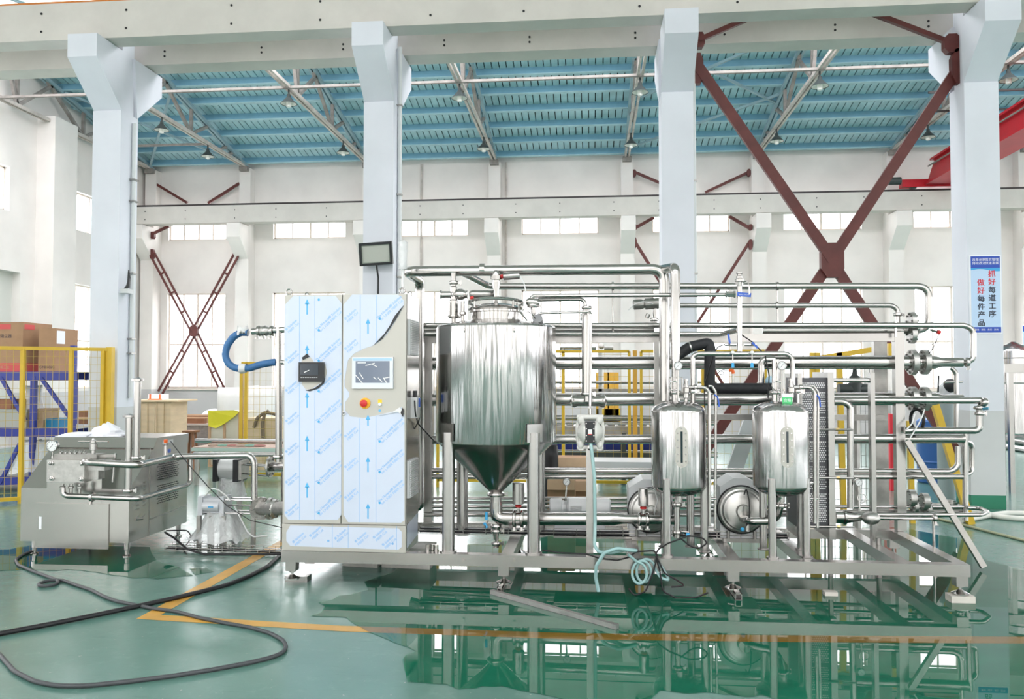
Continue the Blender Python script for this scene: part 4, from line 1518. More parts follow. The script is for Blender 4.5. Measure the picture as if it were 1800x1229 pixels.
iv = thing('inlet_valve', 'steel inlet valve with tapered neck at the right of the tank top', 'valve', at(937, 565, 6.5))
p = at(937, 533, 6.5)
MB().lathe(at(938, 562, 6.5), (0, 0, 1), [(0, 0.016), (0.02, 0.016), (0.10, 0.026), (0.115, 0.026)], 16).build('tapered_neck', STEEL, iv)
MB().lathe(p + Vector((-0.055, 0.0, 0.012)), (1, 0, -0.1), [(0, 0.02), (0.02, 0.034), (0.09, 0.034), (0.11, 0.02)], 16).build('valve_body', STEEL, iv)
clamp(iv, p + Vector((0, 0, -0.02)), (0, 0, 1), 0.03)
MB().cyl(at(925, 512, 6.45), at(918, 548, 6.4), 0.004, 6).build('signal_wire', WHITEP, iv)
MB().tube([at(941, 560, 6.4), at(935, 552, 6.36), at(928, 548, 6.36), at(918, 553, 6.36)], 0.005, 8).build('hinge_wire', STEEL, iv)

# ================================================================ pipework
pipe('thick top steel pipe looping from the cabinet over the tank to the left small tank',
     [(722, 893, 7.3), (738, 890, 7.3), (738, 493, 7.3), (714, 477, 6.72), (1168, 473, 6.72), (1168, 705, 6.72)], 17.5, fillet=0.11, seg=18)
o = bpy.context.scene.collection.objects[-1]
A = [x for x in COL.objects if x.get('label', '').startswith('thick top steel pipe')][0]
p = at(848, 474, 6.72)
MB().lathe(p - Vector((0.02, 0, 0)), (1, 0, 0), [(0, 0.05), (0.04, 0.05)], 18).build('pipe_hanger', STEEL, A)
B_ = pipe('upright steel pipe with rounded top feeding the left small tank', [(1150, 476, 7.0), (1187, 470, 6.45), (1187, 640, 6.45)], 15.5, fillet=0.06, seg=16)
C_ = pipe('long steel pipe along the top of the rack that turns down and back at right',
          [(800, 472, 6.95), (822, 484, 7.1), (858, 503, 7.5), (1633, 503, 7.5), (1633, 581, 7.5), (1340, 581, 7.5)], 12.5, fillet=0.11, seg=16)
for x in (1077, 1366):
    p = at(x, 503, 7.5)
    MB().cyl(p, (p.x, 7.5, zz(585, 7.5, x)), 0.008, 8).build('support_rod', STEEL, C_)
    MB().lathe(p - Vector((0.01, 0, 0)), (1, 0, 0), [(0, 0.04), (0.02, 0.04)], 14).build('pipe_hanger', STEEL, C_)
D_ = pipe('slim steel pipe from the tank top to the blue-handled ball valve', [(931, 540, 6.5), (933, 520, 6.5), (1284, 518, 6.5)], 7.5, fillet=0.05)
E_ = pipe('slim steel pipe bending down into the tall upright filter tube', [(946, 527, 6.55), (1027, 526, 6.55), (1031, 548, 6.55)], 7, fillet=0.05)
ft = thing('filter_tube', 'tall upright steel filter tube right of the conical tank', 'tube', at(1031, 705, 6.55))
MB().cyl(at(1031, 545, 6.55), at(1031, 692, 6.55), pw(17, 6.55), 18).build('housing', STEEL, ft)
clamp(ft, at(1031, 541, 6.55), (0, 0, 1), 0.026)
clamp(ft, at(1031, 693, 6.55), (0, 0, 1), 0.03)
MB().cyl(at(1031, 690, 6.55), at(1031, 706, 6.55), pw(9, 6.55), 14).build('bottom_neck', STEEL, ft)
MB().lathe(at(1020, 558, 6.6), (1, 0, 0), [(0, 0.03), (0.02, 0.03)], 14).build('side_port', STEEL_D, ft)
pipe('thin bent steel tube from the tank top to the diaphragm pump', [(943, 565, 6.45), (946, 551, 6.45), (1036, 548, 6.42), (1039, 552, 6.4), (1037, 716, 6.35)], 4.8, fillet=0.04, seg=10)
F_ = pipe('steel pipe of the rack running right from the pneumatic valve and bending down', [(1195, 537, 7.5), (1568, 537, 7.5), (1578, 544, 7.5), (1578, 576, 7.5)], 8.5, fillet=0.08)
clamp(F_, at(1578, 553, 7.5), (0, 0, 1), 0.024)
p = at(1365, 537, 7.5)
MB().lathe(p - Vector((0.01, 0, 0)), (1, 0, 0), [(0, 0.034), (0.02, 0.034)], 14).build('pipe_hanger', STEEL, F_)
pn = thing('pneumatic_valve', 'grey pneumatic valve with slanting actuator left of the slim rack pipe', 'valve', at(1150, 565, 7.4))
MB().lathe(at(1112, 536, 7.4), (1, 0, 0.05), [(0, 0.03), (0.01, 0.045), (0.08, 0.045), (0.1, 0.035), (0.11, 0.05), (0.26, 0.05), (0.28, 0.03), (0.34, 0.03), (0.36, 0.045), (0.39, 0.045), (0.41, 0.02)], 18).build('actuator', STEEL_D, pn)
MB().tube([at(1150, 545, 7.4), at(1152, 560, 7.4), at(1152, 572, 7.4)], 0.02, 12).build('valve_leg', STEEL, pn)
MB().lathe(at(1140, 552, 7.4), (-0.5, 0, -1), [(0, 0.02), (0.04, 0.02)], 10).build('side_plug', STEEL, pn)
MB().tube([at(1105, 545, 7.35), at(1115, 535, 7.3), at(1130, 530, 7.3), at(1148, 534, 7.35)], 0.004, 6, 0.03).build('air_hose', WHITEP, pn)
p = at(1152, 560, 7.4)
MB().cyl(p, p + Vector((0, 0, 0.18)), 0.02, 12).build('stem', STEEL, pn)
clamp(pn, at(1150, 562, 7.4), (0, 0, 1), 0.024)

G_ = pipe('long steel pipe at the rack top that drops in a bend at far right', [(746, 572, 7.36), (1696, 572, 7.36), (1711, 580, 7.36), (1711, 632, 7.36), (1697, 637, 7.36)], 9.5, fillet=0.11)
clamp(G_, at(1700, 637, 7.36), (1, 0, 0), 0.026)
p = at(1574, 572, 7.36)
MB().cyl(p + Vector((0, 0, 0.035)), p - Vector((0, 0, 0.1)), 0.012, 8).build('support_rod', STEEL, G_)
pipe('straight steel pipe just below the rack top, left half', [(746, 587, 7.34), (1270, 587, 7.34), (1298, 580, 7.1)], 8.5)
pipe('straight dull steel pipe under the top pair, left half', [(746, 580, 7.56), (1150, 580, 7.56)], 9, m=STEEL_D)
pipe('straight dull steel pipe third from the rack top, left half', [(746, 597, 7.56), (1150, 597, 7.56)], 10, m=STEEL_D)


def big_run(label, y, w, Y, x0, x1, xe, wr, y2):
    """thick holding tube: straight run, flange pair and reducer to a thinner end"""
    g = pipe(label, [(x0, y, Y), (x1, y2, Y)], w, seg=22)
    r = pw(w, Y)
    for xf in (1604, 1625):
        flange(g, at(xf, y2, Y), (1, 0, 0), r * 1.85, 0.045, 8)
    MB().lathe(at(x1, y2, Y), (1, 0, 0), [(0, r), (0.05, r), (0.11, pw(wr, Y)), (at(xe, y2, Y).x - at(x1, y2, Y).x, pw(wr, Y))], 20).build('reducer', STEEL, g)
    return g


H_ = big_run('thick steel holding tube across the rack, upper of two with flanges', 639, 23, 7.55, 746, 1632, 1692, 16, 637)
I_ = big_run('thick steel holding tube across the rack, lower of two with flanges', 703, 22, 7.55, 746, 1632, 1692, 15, 701)
MB().lathe(at(1002, 705, 7.0), (1, 0, 0), [(0, 0.02), (0.02, 0.055), (0.04, 0.055), (0.06, 0.045), (0.25, 0.045), (0.27, 0.055), (0.29, 0.055), (0.31, 0.02)], 18).build('tee_sleeve', STEEL, I_)
I2 = pipe('steel pipe in front of the lower holding tube, elbowing down to the blue-handled valve', [(1450, 704, 7.3), (1727, 704, 7.3), (1733, 706, 7.25), (1722, 716, 7.3), (1722, 752, 7.3), (1716, 757, 7.3), (1590, 757, 7.36)], 11.5, fillet=0.06)
clamp(I2, at(1722, 717, 7.3), (0, 0, 1), 0.03)
clamp(I2, at(1722, 727, 7.3), (0, 0, 1), 0.026)
MB().cyl(at(1728, 719, 7.25), at(1738, 718, 7.22), 0.012, 10).build('valve_handle', mat('teal_grip', (0.04, 0.22, 0.32), 0.4), I2)
J_ = pipe('steel pipe of the rack at tank-cone height joining the right end riser', [(746, 773, 7.5), (1694, 771, 7.5)], 16, seg=18)
K1 = pipe('upper of two paired steel pipes low on the rack, bending up at right', [(746, 827, 7.5), (1672, 829, 7.5), (1684, 820, 7.5), (1684, 785, 7.5)], 10, fillet=0.09)
K2 = pipe('lower of two paired steel pipes low on the rack', [(746, 838, 7.45), (1692, 838, 7.5)], 9)
R_ = pipe('upright steel riser joining the pipe ends at the right of the rack', [(1697, 762, 7.5), (1697, 915, 7.5)], 9)
pipe('small U-bend steel pipe beyond the right end riser', [(1690, 773, 7.52), (1709, 780, 7.6), (1709, 830, 7.6), (1688, 838, 7.51)], 8.5, fillet=0.07)
for i, (y, w, x1, Y, t) in enumerate(((876, 5, 1260, 7.6, 'first'), (883, 5, 1260, 7.6, 'second'), (891, 6, 1700, 7.5, 'third'), (899, 6, 1700, 7.55, 'fourth'), (905, 7, 1480, 7.4, 'fifth'))):
    pipe('thin steel pipe near the skid floor, %s from the top of the low bundle' % t, [(746, y, Y), (x1, y, Y)], w, m=STEEL if i % 2 == 0 else STEEL_D, seg=10)
for (xa, ya, ta) in ((1602, 876, 'left'), (1625, 882, 'right')):
    g = thing('flange_joint', 'steel flange joint on the low pipes near the floor, %s of two' % ta, 'flange', at(xa, ya + 22, 7.5))
    flange(g, at(xa, ya, 7.5), (1, 0, 0), 0.075, 0.05)
    flange(g, at(xa + 6, ya + 14, 7.5), (1, 0, 0), 0.06, 0.03)
pipe('steel pipe along the floor at right ending in a return bend', [(1500, 905, 7.2), (1725, 905, 7.25), (1736, 900, 7.4), (1722, 893, 7.6), (1600, 893, 7.6)], 7.5, fillet=0.07)
M_ = pipe('thick steel pipe running right from the tank outlet just above the skid beam', [(915, 912, TYc), (1072, 912, TYc)], 22.5, seg=20)
r = pw(22.5, TYc)
MB().lathe(at(1072, 912, TYc), (1, 0, 0), [(0, r), (0.03, r), (0.11, r * 0.72), (at(1192, 912, TYc).x - at(1072, 912, TYc).x, r * 0.72)], 20).build('reducer', STEEL, M_)
butterfly(M_, at(1131, 913, TYc), (1, 0, 0), 0.036, (0, 0, 1), 0.135, 0.04)
MB().tube([at(1133, 862, TYc), at(1150, 858, 6.6), at(1156, 880, 6.6), at(1150, 900, 6.6), at(1152, 915, 6.7)], 0.004, 6, 0.05).build('air_hose', WHITEP, M_)
N_ = thing('strainer', 'steel strainer with round ball end low at the right of the skid', 'valve', at(1505, 925, 6.9))
MB().lathe(at(1468, 909, 6.9), (1, 0, 0.02), [(0, 0.05), (0.06, 0.05), (0.065, 0.062), (0.08, 0.062), (0.085, 0.05), (0.12, 0.045), (0.24, 0.022)], 18).build('body', STEEL, N_)
MB().sphere(at(1531, 911, 6.85), 0.062, 1.15, 1, 0.85).build('ball_end', STEEL_C, N_)
MB().cyl(at(1545, 911, 6.9), at(1642, 912, 6.9), pw(6, 6.9), 10).build('outlet_tube', STEEL, N_)
MB().cyl(at(1641, 914, 6.9), (at(1641, 914, 6.9).x, 6.9, 0.0), pw(4.5, 6.9), 10).build('stand_leg', STEEL, N_)
clamp(N_, at(1643, 911, 6.9), (1, 0, 0), 0.02)
gauge('small dial gauge on a coiled stem at the strainer by the right post', at(1511, 898, 6.85), at(1509, 848, 6.85), 0.03)
g = [x for x in COL.objects if x.get('label', '').startswith('small dial gauge on a coiled')][0]
MB().torus(at(1515, 876, 6.85), (0, 1, 0), 0.034, 0.004).build('coil', STEEL, g)
pipe('steel pipe bending down from the plate exchanger to the strainer', [(1466, 706, 6.9), (1482, 706, 6.9), (1495, 714, 6.9), (1495, 894, 6.9)], 11, fillet=0.09)

# manifold feeding both small tanks
Mf = pipe('bridge-shaped steel manifold pipe standing over the two small tanks', [(1218, 712, 6.45), (1218, 626, 6.45), (1226, 622, 6.45), (1384, 622, 6.45), (1393, 630, 6.45), (1393, 680, 6.45)], 8.5, fillet=0.07)
pipe('upright steel pipe from the manifold up to the top fitting', [(1300, 618, 6.45), (1300, 492, 6.45)], 8.5)
U_ = [x for x in COL.objects if x.get('label', '').startswith('upright steel pipe from the manifold')][0]
MB().lathe(at(1300, 503, 6.45), (0, 0, 1), [(0, 0.026), (0.03, 0.03), (0.035, 0.036), (0.055, 0.036), (0.06, 0.026), (0.075, 0.026), (0.08, 0.018), (0.09, 0.018), (0.095, 0.024), (0.105, 0.024)], 14).build('top_fitting', STEEL, U_)
MB().tube([at(1306, 496, 6.42), at(1313, 494, 6.4), at(1317, 502, 6.4), at(1317, 518, 6.4)], 0.005, 8).build('side_lever', STEEL, U_)
bv = thing('ball_valve', 'ball valve with long blue handle at the end of the slim pipe', 'valve', at(1287, 525, 6.48))
MB().lathe(at(1275, 517, 6.48), (1, 0, 0), [(0, 0.028), (0.012, 0.028), (0.014, 0.022), (0.06, 0.024), (0.062, 0.03), (0.075, 0.03)], 8).build('body', STEEL, bv)
MB().bar(at(1296, 517, 6.42), at(1320, 519, 6.42), 0.03, 0.012, (0, 1, 0)).build('handle', BLUEH, bv)
text_mb('BALL VALVE', 0.014, at(1308, 518, 6.413), (1, 0, -0.04), (0, 0, 1)).build('lettering', WHITEP, bv, 0)
for i, x in enumerate((1288, 1322)):
    sv = thing('sample_valve', 'small manifold valve with sky blue grip, %s one of two' % ('left' if i == 0 else 'right'), 'valve', at(x, 640, 6.4), 'blue-grip valves on the manifold')
    MB().sphere(at(x, 620, 6.4), 0.016, seg=10, rings=6).build('body', WHITEP, sv)
    MB().cyl(at(x, 622, 6.4), at(x, 640, 6.4), 0.005, 8).build('stem', STEEL, sv)
    MB().lathe(at(x, 638, 6.4), (0, 0, -1), [(0, 0.010), (0.036, 0.013)], 10).build('grip', BLUEP, sv)
    MB().cyl(at(x - 14, 606, 6.45), at(x + 6, 606, 6.45), 0.012, 10).build('needle_valve', STEEL, sv)
    q = at(x - 5, 604, 6.43) if i == 0 else at(x, 602, 6.43)
    MB().bar(q, at(x - 8, 587, 6.43) if i == 0 else at(x + 10, 612, 6.43), 0.014, 0.008, (0, 1, 0)).build('handle', BLUEH, sv)
os_ = thing('orange_elbow', 'small orange plug elbow on a thin tube between the small tanks', 'fitting', at(1289, 668, 6.6))
MB().tube([at(1281, 651, 6.6), at(1288, 651, 6.6), at(1289, 657, 6.6)], 0.013, 10, 0.01).build('elbow', ORANGE, os_)
MB().cyl(at(1289, 656, 6.6), at(1289, 672, 6.6), 0.006, 8).build('tube', STEEL, os_)
MB().tube([at(1283, 651, 6.6), at(1270, 650, 6.62), at(1262, 655, 6.65), at(1268, 660, 6.65), at(1274, 655, 6.65), at(1258, 650, 6.7)], 0.004, 6, 0.02).build('lead', BLACK, os_)
o = MB().tube([at(1195, 622, 6.85), at(1213, 610, 6.85), at(1245, 603, 6.85), at(1248, 612, 6.85), at(1247, 676, 6.85), at(1254, 683, 6.85), at(1368, 683, 6.85)], pw(19, 6.85), 18, 0.09).build('insulated_pipe', FOAM, smooth=0.8, org=at(1247, 683, 6.85))
tag(o, 'fat black foam-insulated pipe with two bends behind the small tanks', 'pipe')
MB().lathe(at(1212, 611, 6.85), (1, 0, 0.3), [(0, 0.05), (0.012, 0.05)], 18).build('cable_tie', STEEL, o)
MB().lathe(at(1199, 621, 6.85), (-1, 0, -0.5), [(0, 0.045), (0.05, 0.045), (0.06, 0.03)], 16).build('open_end', BLACKP, o)
for x in (1357,):
    f = thing('filter_housing', 'bent steel pipe with pale blue cap at the end of the black insulated pipe', 'pipe', at(1338, 700, 6.95))
    MB().tube([at(1362, 632, 6.95), at(1342, 632, 6.95), at(1338, 640, 6.95), at(1338, 680, 6.95)], pw(11, 6.95), 14, 0.05).build('bend', STEEL, f)
    MB().sphere(at(1354, 670, 6.9), 0.042, 1, 0.8, 1).build('blue_cap', mat('pale_blue_cap', (0.40, 0.58, 0.70), 0.35), f)
o = MB().tube([at(1298, 585, 6.5), at(1325, 603, 6.5), at(1345, 625, 6.5), at(1352, 660, 6.5), at(1350, 700, 6.5)], 0.005, 6, 0.06).build('signal_cable', BLACK, smooth=0.8, org=at(1300, 620, 6.5))
tag(o, 'thin black cable drooping from the manifold to the right small tank', 'cable')
o = MB().tube([at(1275, 605, 6.5), at(1262, 610, 6.55), at(1255, 620, 6.6), at(1238, 680, 6.7), at(1240, 760, 6.7), at(1238, 850, 6.7), at(1234, 900, 6.7)], 0.005, 6, 0.06).build('signal_cable', BLACK, smooth=0.8, org=at(1240, 800, 6.7))
tag(o, 'thin black cable hanging behind the left small tank', 'cable')


# ================================================================ two small pressure tanks
def small_tank(cxp, zb_px, label, legs, rpx, tag_green):
    Yc = 6.42
    X = xx(cxp, Yc)
    r = pw(rpx, Yc)
    zt = zz(724, Yc, cxp)
    zb = zz(852, Yc, cxp)
    g = thing('pressure_tank', label, 'tank', (X, Yc, ZT), 'small pressure tanks')
    prof = []
    n = 9
    for k in range(n + 1):
        a = PI / 2 * k / n
        prof.append((0.085 * (1 - math.cos(a)), r * math.sin(a) if k else 0.001))
    bot = [(t, rr) for t, rr in prof]
    top = [((zt - zb) + 0.17 - t, rr) for t, rr in reversed(prof)]
    MB().lathe((X, Yc, zb - 0.085), (0, 0, 1), bot + top, 48, False).build('shell', TANKS, g, 0.6)
    # sight window
    zc = (zz(747, Yc, cxp) + zz(817, Yc, cxp)) / 2
    hh = (zz(747, Yc, cxp) - zz(817, Yc, cxp)) / 2
    hw = pw(20, Yc)
    ys = Yc - r - 0.012
    pts = []
    for k in range(13):
        a = PI * k / 12
        pts.append((X + hw * math.cos(a), ys, zc + hh - hw + hw * math.sin(a)))
    for k in range(13):
        a = PI + PI * k / 12
        pts.append((X + hw * math.cos(a), ys, zc - hh + hw + hw * math.sin(a)))
    sw = MB().prism(pts, (0, 0.03, 0)).build('sight_window', SATIN, g, 0)
    MB().box((X - 0.008, ys - 0.002, zc - hh * 0.76), (X + 0.008, ys + 0.001, zc + hh * 0.76)).build('sight_slot', mat('dark_slot_glass', (0.02, 0.035, 0.04), 0.1), sw, 0)
    mb = MB()
    for k in range(5):
        for s in (-1, 1):
            z = zc - hh * 0.68 + hh * 1.36 * k / 4
            mb.lathe((X + s * hw * 0.66, ys, z), (0, -1, 0), [(0, 0.006), (0.004, 0.006)], 8)
    for s in (-1, 1):
        mb.lathe((X, ys, zc + s * hh * 0.9), (0, -1, 0), [(0, 0.006), (0.004, 0.006)], 8)
    mb.build('window_screws', STEEL, sw)
    for (px_, dy) in legs:
        lx = xx(px_, Yc + dy)
        ly = Yc + dy
        lg = MB().cyl((lx, ly, ZT + 0.006), (lx, ly, zb + 0.06), 0.03, 16)
        lg.lathe((lx, ly, ZT), (0, 0, 1), [(0, 0.045), (0.008, 0.045)], 16)
        lg.build('leg', STEEL_B, g)
    MB().cyl((X, Yc, zb - 0.07), (X, Yc, zb - 0.13), 0.028, 14).build('outlet', STEEL, g)
    return g, X, Yc, r, zt, zb


t2, X2, Y2, r2, zt2, zb2 = small_tank(1192, 0, 'small polished steel tank with a slot window, the left of the pair', ((1171, -0.17), (1236, -0.02), (1166, 0.15), (1212, 0.18)), 93, False)
t3, X3, Y3, r3, zt3, zb3 = small_tank(1371, 0, 'small polished steel tank with a green tag, the right of the pair', ((1355, -0.17), (1414, -0.10), (1339, 0.13), (1405, 0.17)), 93, True)
for (cxp, X, t, lab) in ((1192, X2, t2, 'left'), (1371, X3, t3, 'right')):
    dx = cxp - 1192
    # pipe fittings on the dome
    fs = thing('tank_top_fittings', 'cluster of unions, relief valve and overflow bend on the %s small tank' % lab, 'fitting', (X, Y2, zt2 + 0.08), 'fittings on the small tanks')
    MB().cyl(at(1187 + dx * 0.985, 712, Y2), at(1187 + dx * 0.985, 632, Y2), pw(12.5, Y2), 14).build('inlet_pipe', STEEL, fs)
    clamp(fs, at(1187 + dx * 0.985, 690, Y2), (0, 0, 1), 0.03)
    if lab == 'left':
        MB().lathe(at(1187, 665, Y2), (0, 0, 1), [(0, 0.05), (0.006, 0.05), (0.008, 0.028), (0.08, 0.028)], 14).build('actuator', STEEL_B, fs)
        for s in (-9, 10):
            MB().cyl(at(1189 + s, 664, Y2 - 0.04), at(1189 + s, 690, Y2 - 0.04), 0.006, 8).build('tie_bolt', STEEL, fs)
    MB().torus(at(1185 + dx * 1.01, 678, Y2 - 0.05), (0, 1, 0), 0.036, 0.004).build('siphon_loop', STEEL, fs)
    x0 = 1206 if dx == 0 else 1391
    MB().lathe(at(x0, 712, Y2), (0, 0, 1), [(0, 0.014), (0.05, 0.014), (0.055, 0.022), (0.09, 0.022), (0.095, 0.028), (0.13, 0.028), (0.135, 0.02), (0.16, 0.02), (0.165, 0.017), (0.2, 0.017)], 12).build('relief_valve', STEEL, fs)
    MB().cyl(at(x0 + 12, 712, Y2), at(x0 + 12, 690, Y2), 0.012, 10).build('nozzle', STEEL, fs)
    clamp(fs, at(x0 + 12, 688, Y2), (0, 0, 1), 0.016)
    clamp(fs, at(x0 + 17, 681, Y2), (1, 0, 0), 0.014)
    P = [(x0 + 4, 681, Y2), (1240 + dx, 681, Y2), (1247 + dx * 1.0, 690, Y2), (1247 + dx, 925, Y2)] if dx == 0 else [(x0 + 4, 681, Y2), (1425, 681, Y2), (1432, 690, Y2), (1432, 920, Y2)]
    MB().tube([at(*q) for q in P], pw(6.5, Y2), 12, 0.05).build('overflow_tube', STEEL, fs)
    P = [(1252, 679, Y2 + 0.06), (1258, 690, Y2 + 0.06), (1257, 930, Y2 + 0.04)] if dx == 0 else [(1430, 679, Y2 + 0.06), (1438, 690, Y2 + 0.06), (1437, 928, Y2 + 0.04)]
    if dx == 0:
        P = [(1246, 679, Y2 + 0.06)] + P
    else:
        P = [(1426, 679, Y2 + 0.06)] + P
    MB().tube([at(*q) for q in P], pw(5, Y2), 10, 0.04).build('vent_tube', STEEL, fs)
    b0 = P[1][0]
    MB().cyl(at(b0, 694, Y2 + 0.05), at(b0, 702, Y2 + 0.05), 0.015, 8).build('ball_valve', STEEL, fs)
    MB().tube([at(b0 + 4, 694, Y2), at(b0 + 9, 698, Y2), at(b0 + 11, 705, Y2), at(b0 + 12, 715, Y2)], 0.006, 6).build('blue_lever', BLUEH, fs)
    MB().cyl(at(1236 + dx, 850, Y2), at(1251 + dx * 1.0, 849, Y2), 0.008, 8).build('tube_bracket', STEEL, fs)
    MB().cyl(at(1244 + dx, 877, Y2), at(1259 + dx, 877, Y2), 0.008, 8).build('tube_bracket', STEEL, fs)
gauge('dial gauge standing on the left small tank', at(1192, 705, Y2 - 0.1), at(1192, 643, Y2 - 0.1), pw(15, Y2))
gauge('dial gauge standing on the right small tank', at(1374, 705, Y2 - 0.1), at(1374, 643, Y2 - 0.1), pw(15, Y2))
gauge('dial gauge above the grey motor behind the tank legs', at(994, 880, 6.85), at(996, 847, 6.85), pw(13, 6.85))
q = at(1384, 704, Y3 - 0.12)
g = MB().box((q.x - 0.036, q.y, zz(713, q.y, 1384)), (q.x + 0.036, q.y + 0.002, zz(692, q.y, 1384))).build('inspection_tag', GREEN, smooth=0, org=(q.x, q.y, zz(713, q.y, 1384)))
tag(g, 'green and white paper tag hanging on the right small tank', 'tag')
MB().box((q.x - 0.036, q.y - 0.001, zz(698, q.y, 1384)), (q.x + 0.036, q.y, zz(692, q.y, 1384))).build('white_header', PAPER, g, 0)
text_mb('合格', 0.028, (q.x, q.y - 0.001, zz(704, q.y, 1384)), (1, 0, 0), (0, 0, 1)).build('lettering', PAPER, g, 0)
# tank outlets to the pumps
pipe('short upright outlet pipe and drain below the left small tank', [(1190, 878, Y2), (1190, 945, Y2)], 9.5)
q = [x for x in COL.objects if x.get('label', '').startswith('short upright outlet pipe')][0]
clamp(q, at(1190, 887, Y2), (0, 0, 1), 0.024)
clamp(q, at(1190, 936, Y2), (0, 0, 1), 0.022)
MB().cyl(at(1196, 934, Y2), at(1211, 936, Y2), 0.008, 8).build('drain_lever', STEEL, q)
MB().cyl(at(1206, 940, Y2 - 0.02), at(1212, 940, Y2 - 0.02), 0.012, 8).build('grip', BLUEP, q)
q = pipe('steel elbow pipe from the right small tank into the right pump', [(1371, 872, Y3), (1371, 888, Y3 + 0.02), (1366, 908, Y3 + 0.06), (1352, 916, Y3 + 0.1), (1318, 916, 6.55), (1306, 912, 6.7)], 14, fillet=0.09, seg=16)
clamp(q, at(1371, 889, Y3), (0, 0, 1), 0.032)


# ================================================================ pumps and motors
def cent_pump(cxp, cyp, R, label, x0, x1, yt, valve):
    Yp = 6.82
    c = at(cxp, cyp, Yp)
    g = thing('centrifugal_pump', label, 'pump', (c.x, Yp + 0.2, ZT), 'centrifugal pumps')
    d = Vector((0, -1, 0))
    MB().lathe(c, d, [(0, R), (0.012, R), (0.016, R * 0.97), (0.03, R * 0.93), (0.034, R * 0.86), (0.06, R * 0.80), (0.064, R * 0.72), (0.07, R * 0.66), (0.074, R * 0.3), (0.09, R * 0.26)], 44).build('casing', SATP, g)
    MB().torus(c, d, R * 1.0, 0.012, 40, 8).build('gasket_band', BLACK, g)
    MB().lathe(c + d * 0.08, d, [(0, 0.04), (0.03, 0.04), (0.035, 0.05), (0.05, 0.05)], 20).build('suction_port', STEEL, g)
    a, b2 = xx(x0, Yp + 0.08), xx(x1, Yp + 0.08)
    zt_ = zz(yt, Yp + 0.08, x0)
    zb_ = ZT + 0.03
    w = b2 - a
    prof = [(a, zt_ - 0.07), (a + w * 0.32, zt_), (a + w * 0.68, zt_), (b2, zt_ - 0.06), (b2, zb_), (a, zb_)]
    MB().prism([(x, Yp + 0.02, z) for x, z in prof], (0, 0.36, 0)).build('motor_hood', MOTOR, g, 0)
    MB().box((a + 0.02, Yp - 0.02, ZT), (b2 - 0.02, Yp + 0.34, ZT + 0.03)).build('base_plate', STEEL_D, g, 0)
    for s in (a + 0.06, b2 - 0.06):
        MB().cyl((s, Yp, ZT), (s, Yp, ZT + 0.09), 0.013, 10).build('stud', STEEL_D, g)
    return g


cent_pump(1143, 897, 0.175, 'stainless centrifugal pump with pale hood behind the left small tank', 1104, 1180, 841, True)
g = cent_pump(1303, 896, 0.185, 'stainless centrifugal pump with pale hood between the small tanks', 1262, 1334, 839, True)
MB().cyl(at(1314, 922, 6.62), at(1314, 934, 6.62), 0.018, 10).build('drain_cock', STEEL, g)
MB().sphere(at(1305, 931, 6.58), 0.017, seg=10, rings=6).build('drain_grip', BLUEP, g)
MB().tube([at(1308, 870, 6.6), at(1312, 858, 6.6), at(1317, 880, 6.58), at(1318, 905, 6.56), at(1312, 925, 6.56)], 0.005, 6, 0.05).build('lead', BLACK, g)
mt = thing('pump_motor', 'pale grey horizontal motor behind the tank legs', 'motor', (at(1020, 905, 7.0).x, 7.0, ZT))
za = zz(891, 7.0, 1000)
MB().lathe((xx(966, 7.0), 7.0, za), (1, 0, 0), [(0, 0.06), (0.01, 0.068), (0.10, 0.068), (0.105, 0.055), (0.14, 0.055), (0.145, 0.075), (0.16, 0.08), (0.38, 0.08), (0.385, 0.074), (0.5, 0.074), (0.51, 0.06)], 24).build('housing', MOTOR, mt)
MB().box((xx(1000, 7.0), 6.9, za - 0.02), (xx(1032, 7.0), 6.96, za + 0.085)).build('terminal_box', MOTOR, mt, 0)
fn = MB()
for k in range(8):
    fn.box((xx(1003, 7.0), 6.885, za - 0.055 + k * 0.011), (xx(1022, 7.0), 6.9, za - 0.051 + k * 0.011))
fn.build('cooling_fins', GREYP, mt, 0)
MB().box((xx(975, 7.0), 6.93, ZT), (xx(1062, 7.0), 7.07, za - 0.06)).build('pedestal', GREYP, mt, 0)
MB().box((xx(972, 6.8), 6.85, ZT), (xx(1150, 6.8), 7.2, ZT + 0.018)).build('base_plate', STEEL_D, mt, 0)

# diaphragm pump on its post
dp = thing('diaphragm_pump', 'pale twin-diaphragm air pump with black centre block on a steel post', 'pump', at(1037, 970, 6.28))
dY = 6.3
pz = zz(760, dY, 1037)
px_ = xx(1037, dY)
MB().box((px_ - 0.03, 6.26, ZT), (px_ + 0.022, 6.32, zz(788, dY, 1037))).build('post', STEEL_B, dp, 0)
for s in (-1, 1):
    MB().lathe((px_ + s * 0.035, dY, pz), (s, 0, 0), [(0, 0.085), (0.012, 0.09), (0.02, 0.085), (0.045, 0.05), (0.06, 0.03)], 20).build('fluid_chamber', mat('pale_grey_casting', (0.66, 0.65, 0.62), 0.45), dp)
    for t in (-1, 1):
        MB().sphere((px_ + s * 0.072, dY - 0.005, pz + t * 0.095), 0.028, 1, 1, 1.25).build('check_valve', MATS['pale_grey_casting'], dp)
    MB().box((px_ + s * 0.05, dY - 0.03, pz - 0.135), (px_ + s * 0.088, dY + 0.03, pz - 0.125)).build('mount_foot', MATS['pale_grey_casting'], dp, 0)
    MB().tube([(px_ + s * 0.09, dY, pz + 0.09), (px_ + s * 0.1, dY, pz + 0.03), (px_ + s * 0.095, dY, pz - 0.06), (px_ + s * 0.085, dY, pz - 0.11)], 0.012, 8, 0.03).build('side_rib', MATS['pale_grey_casting'], dp)
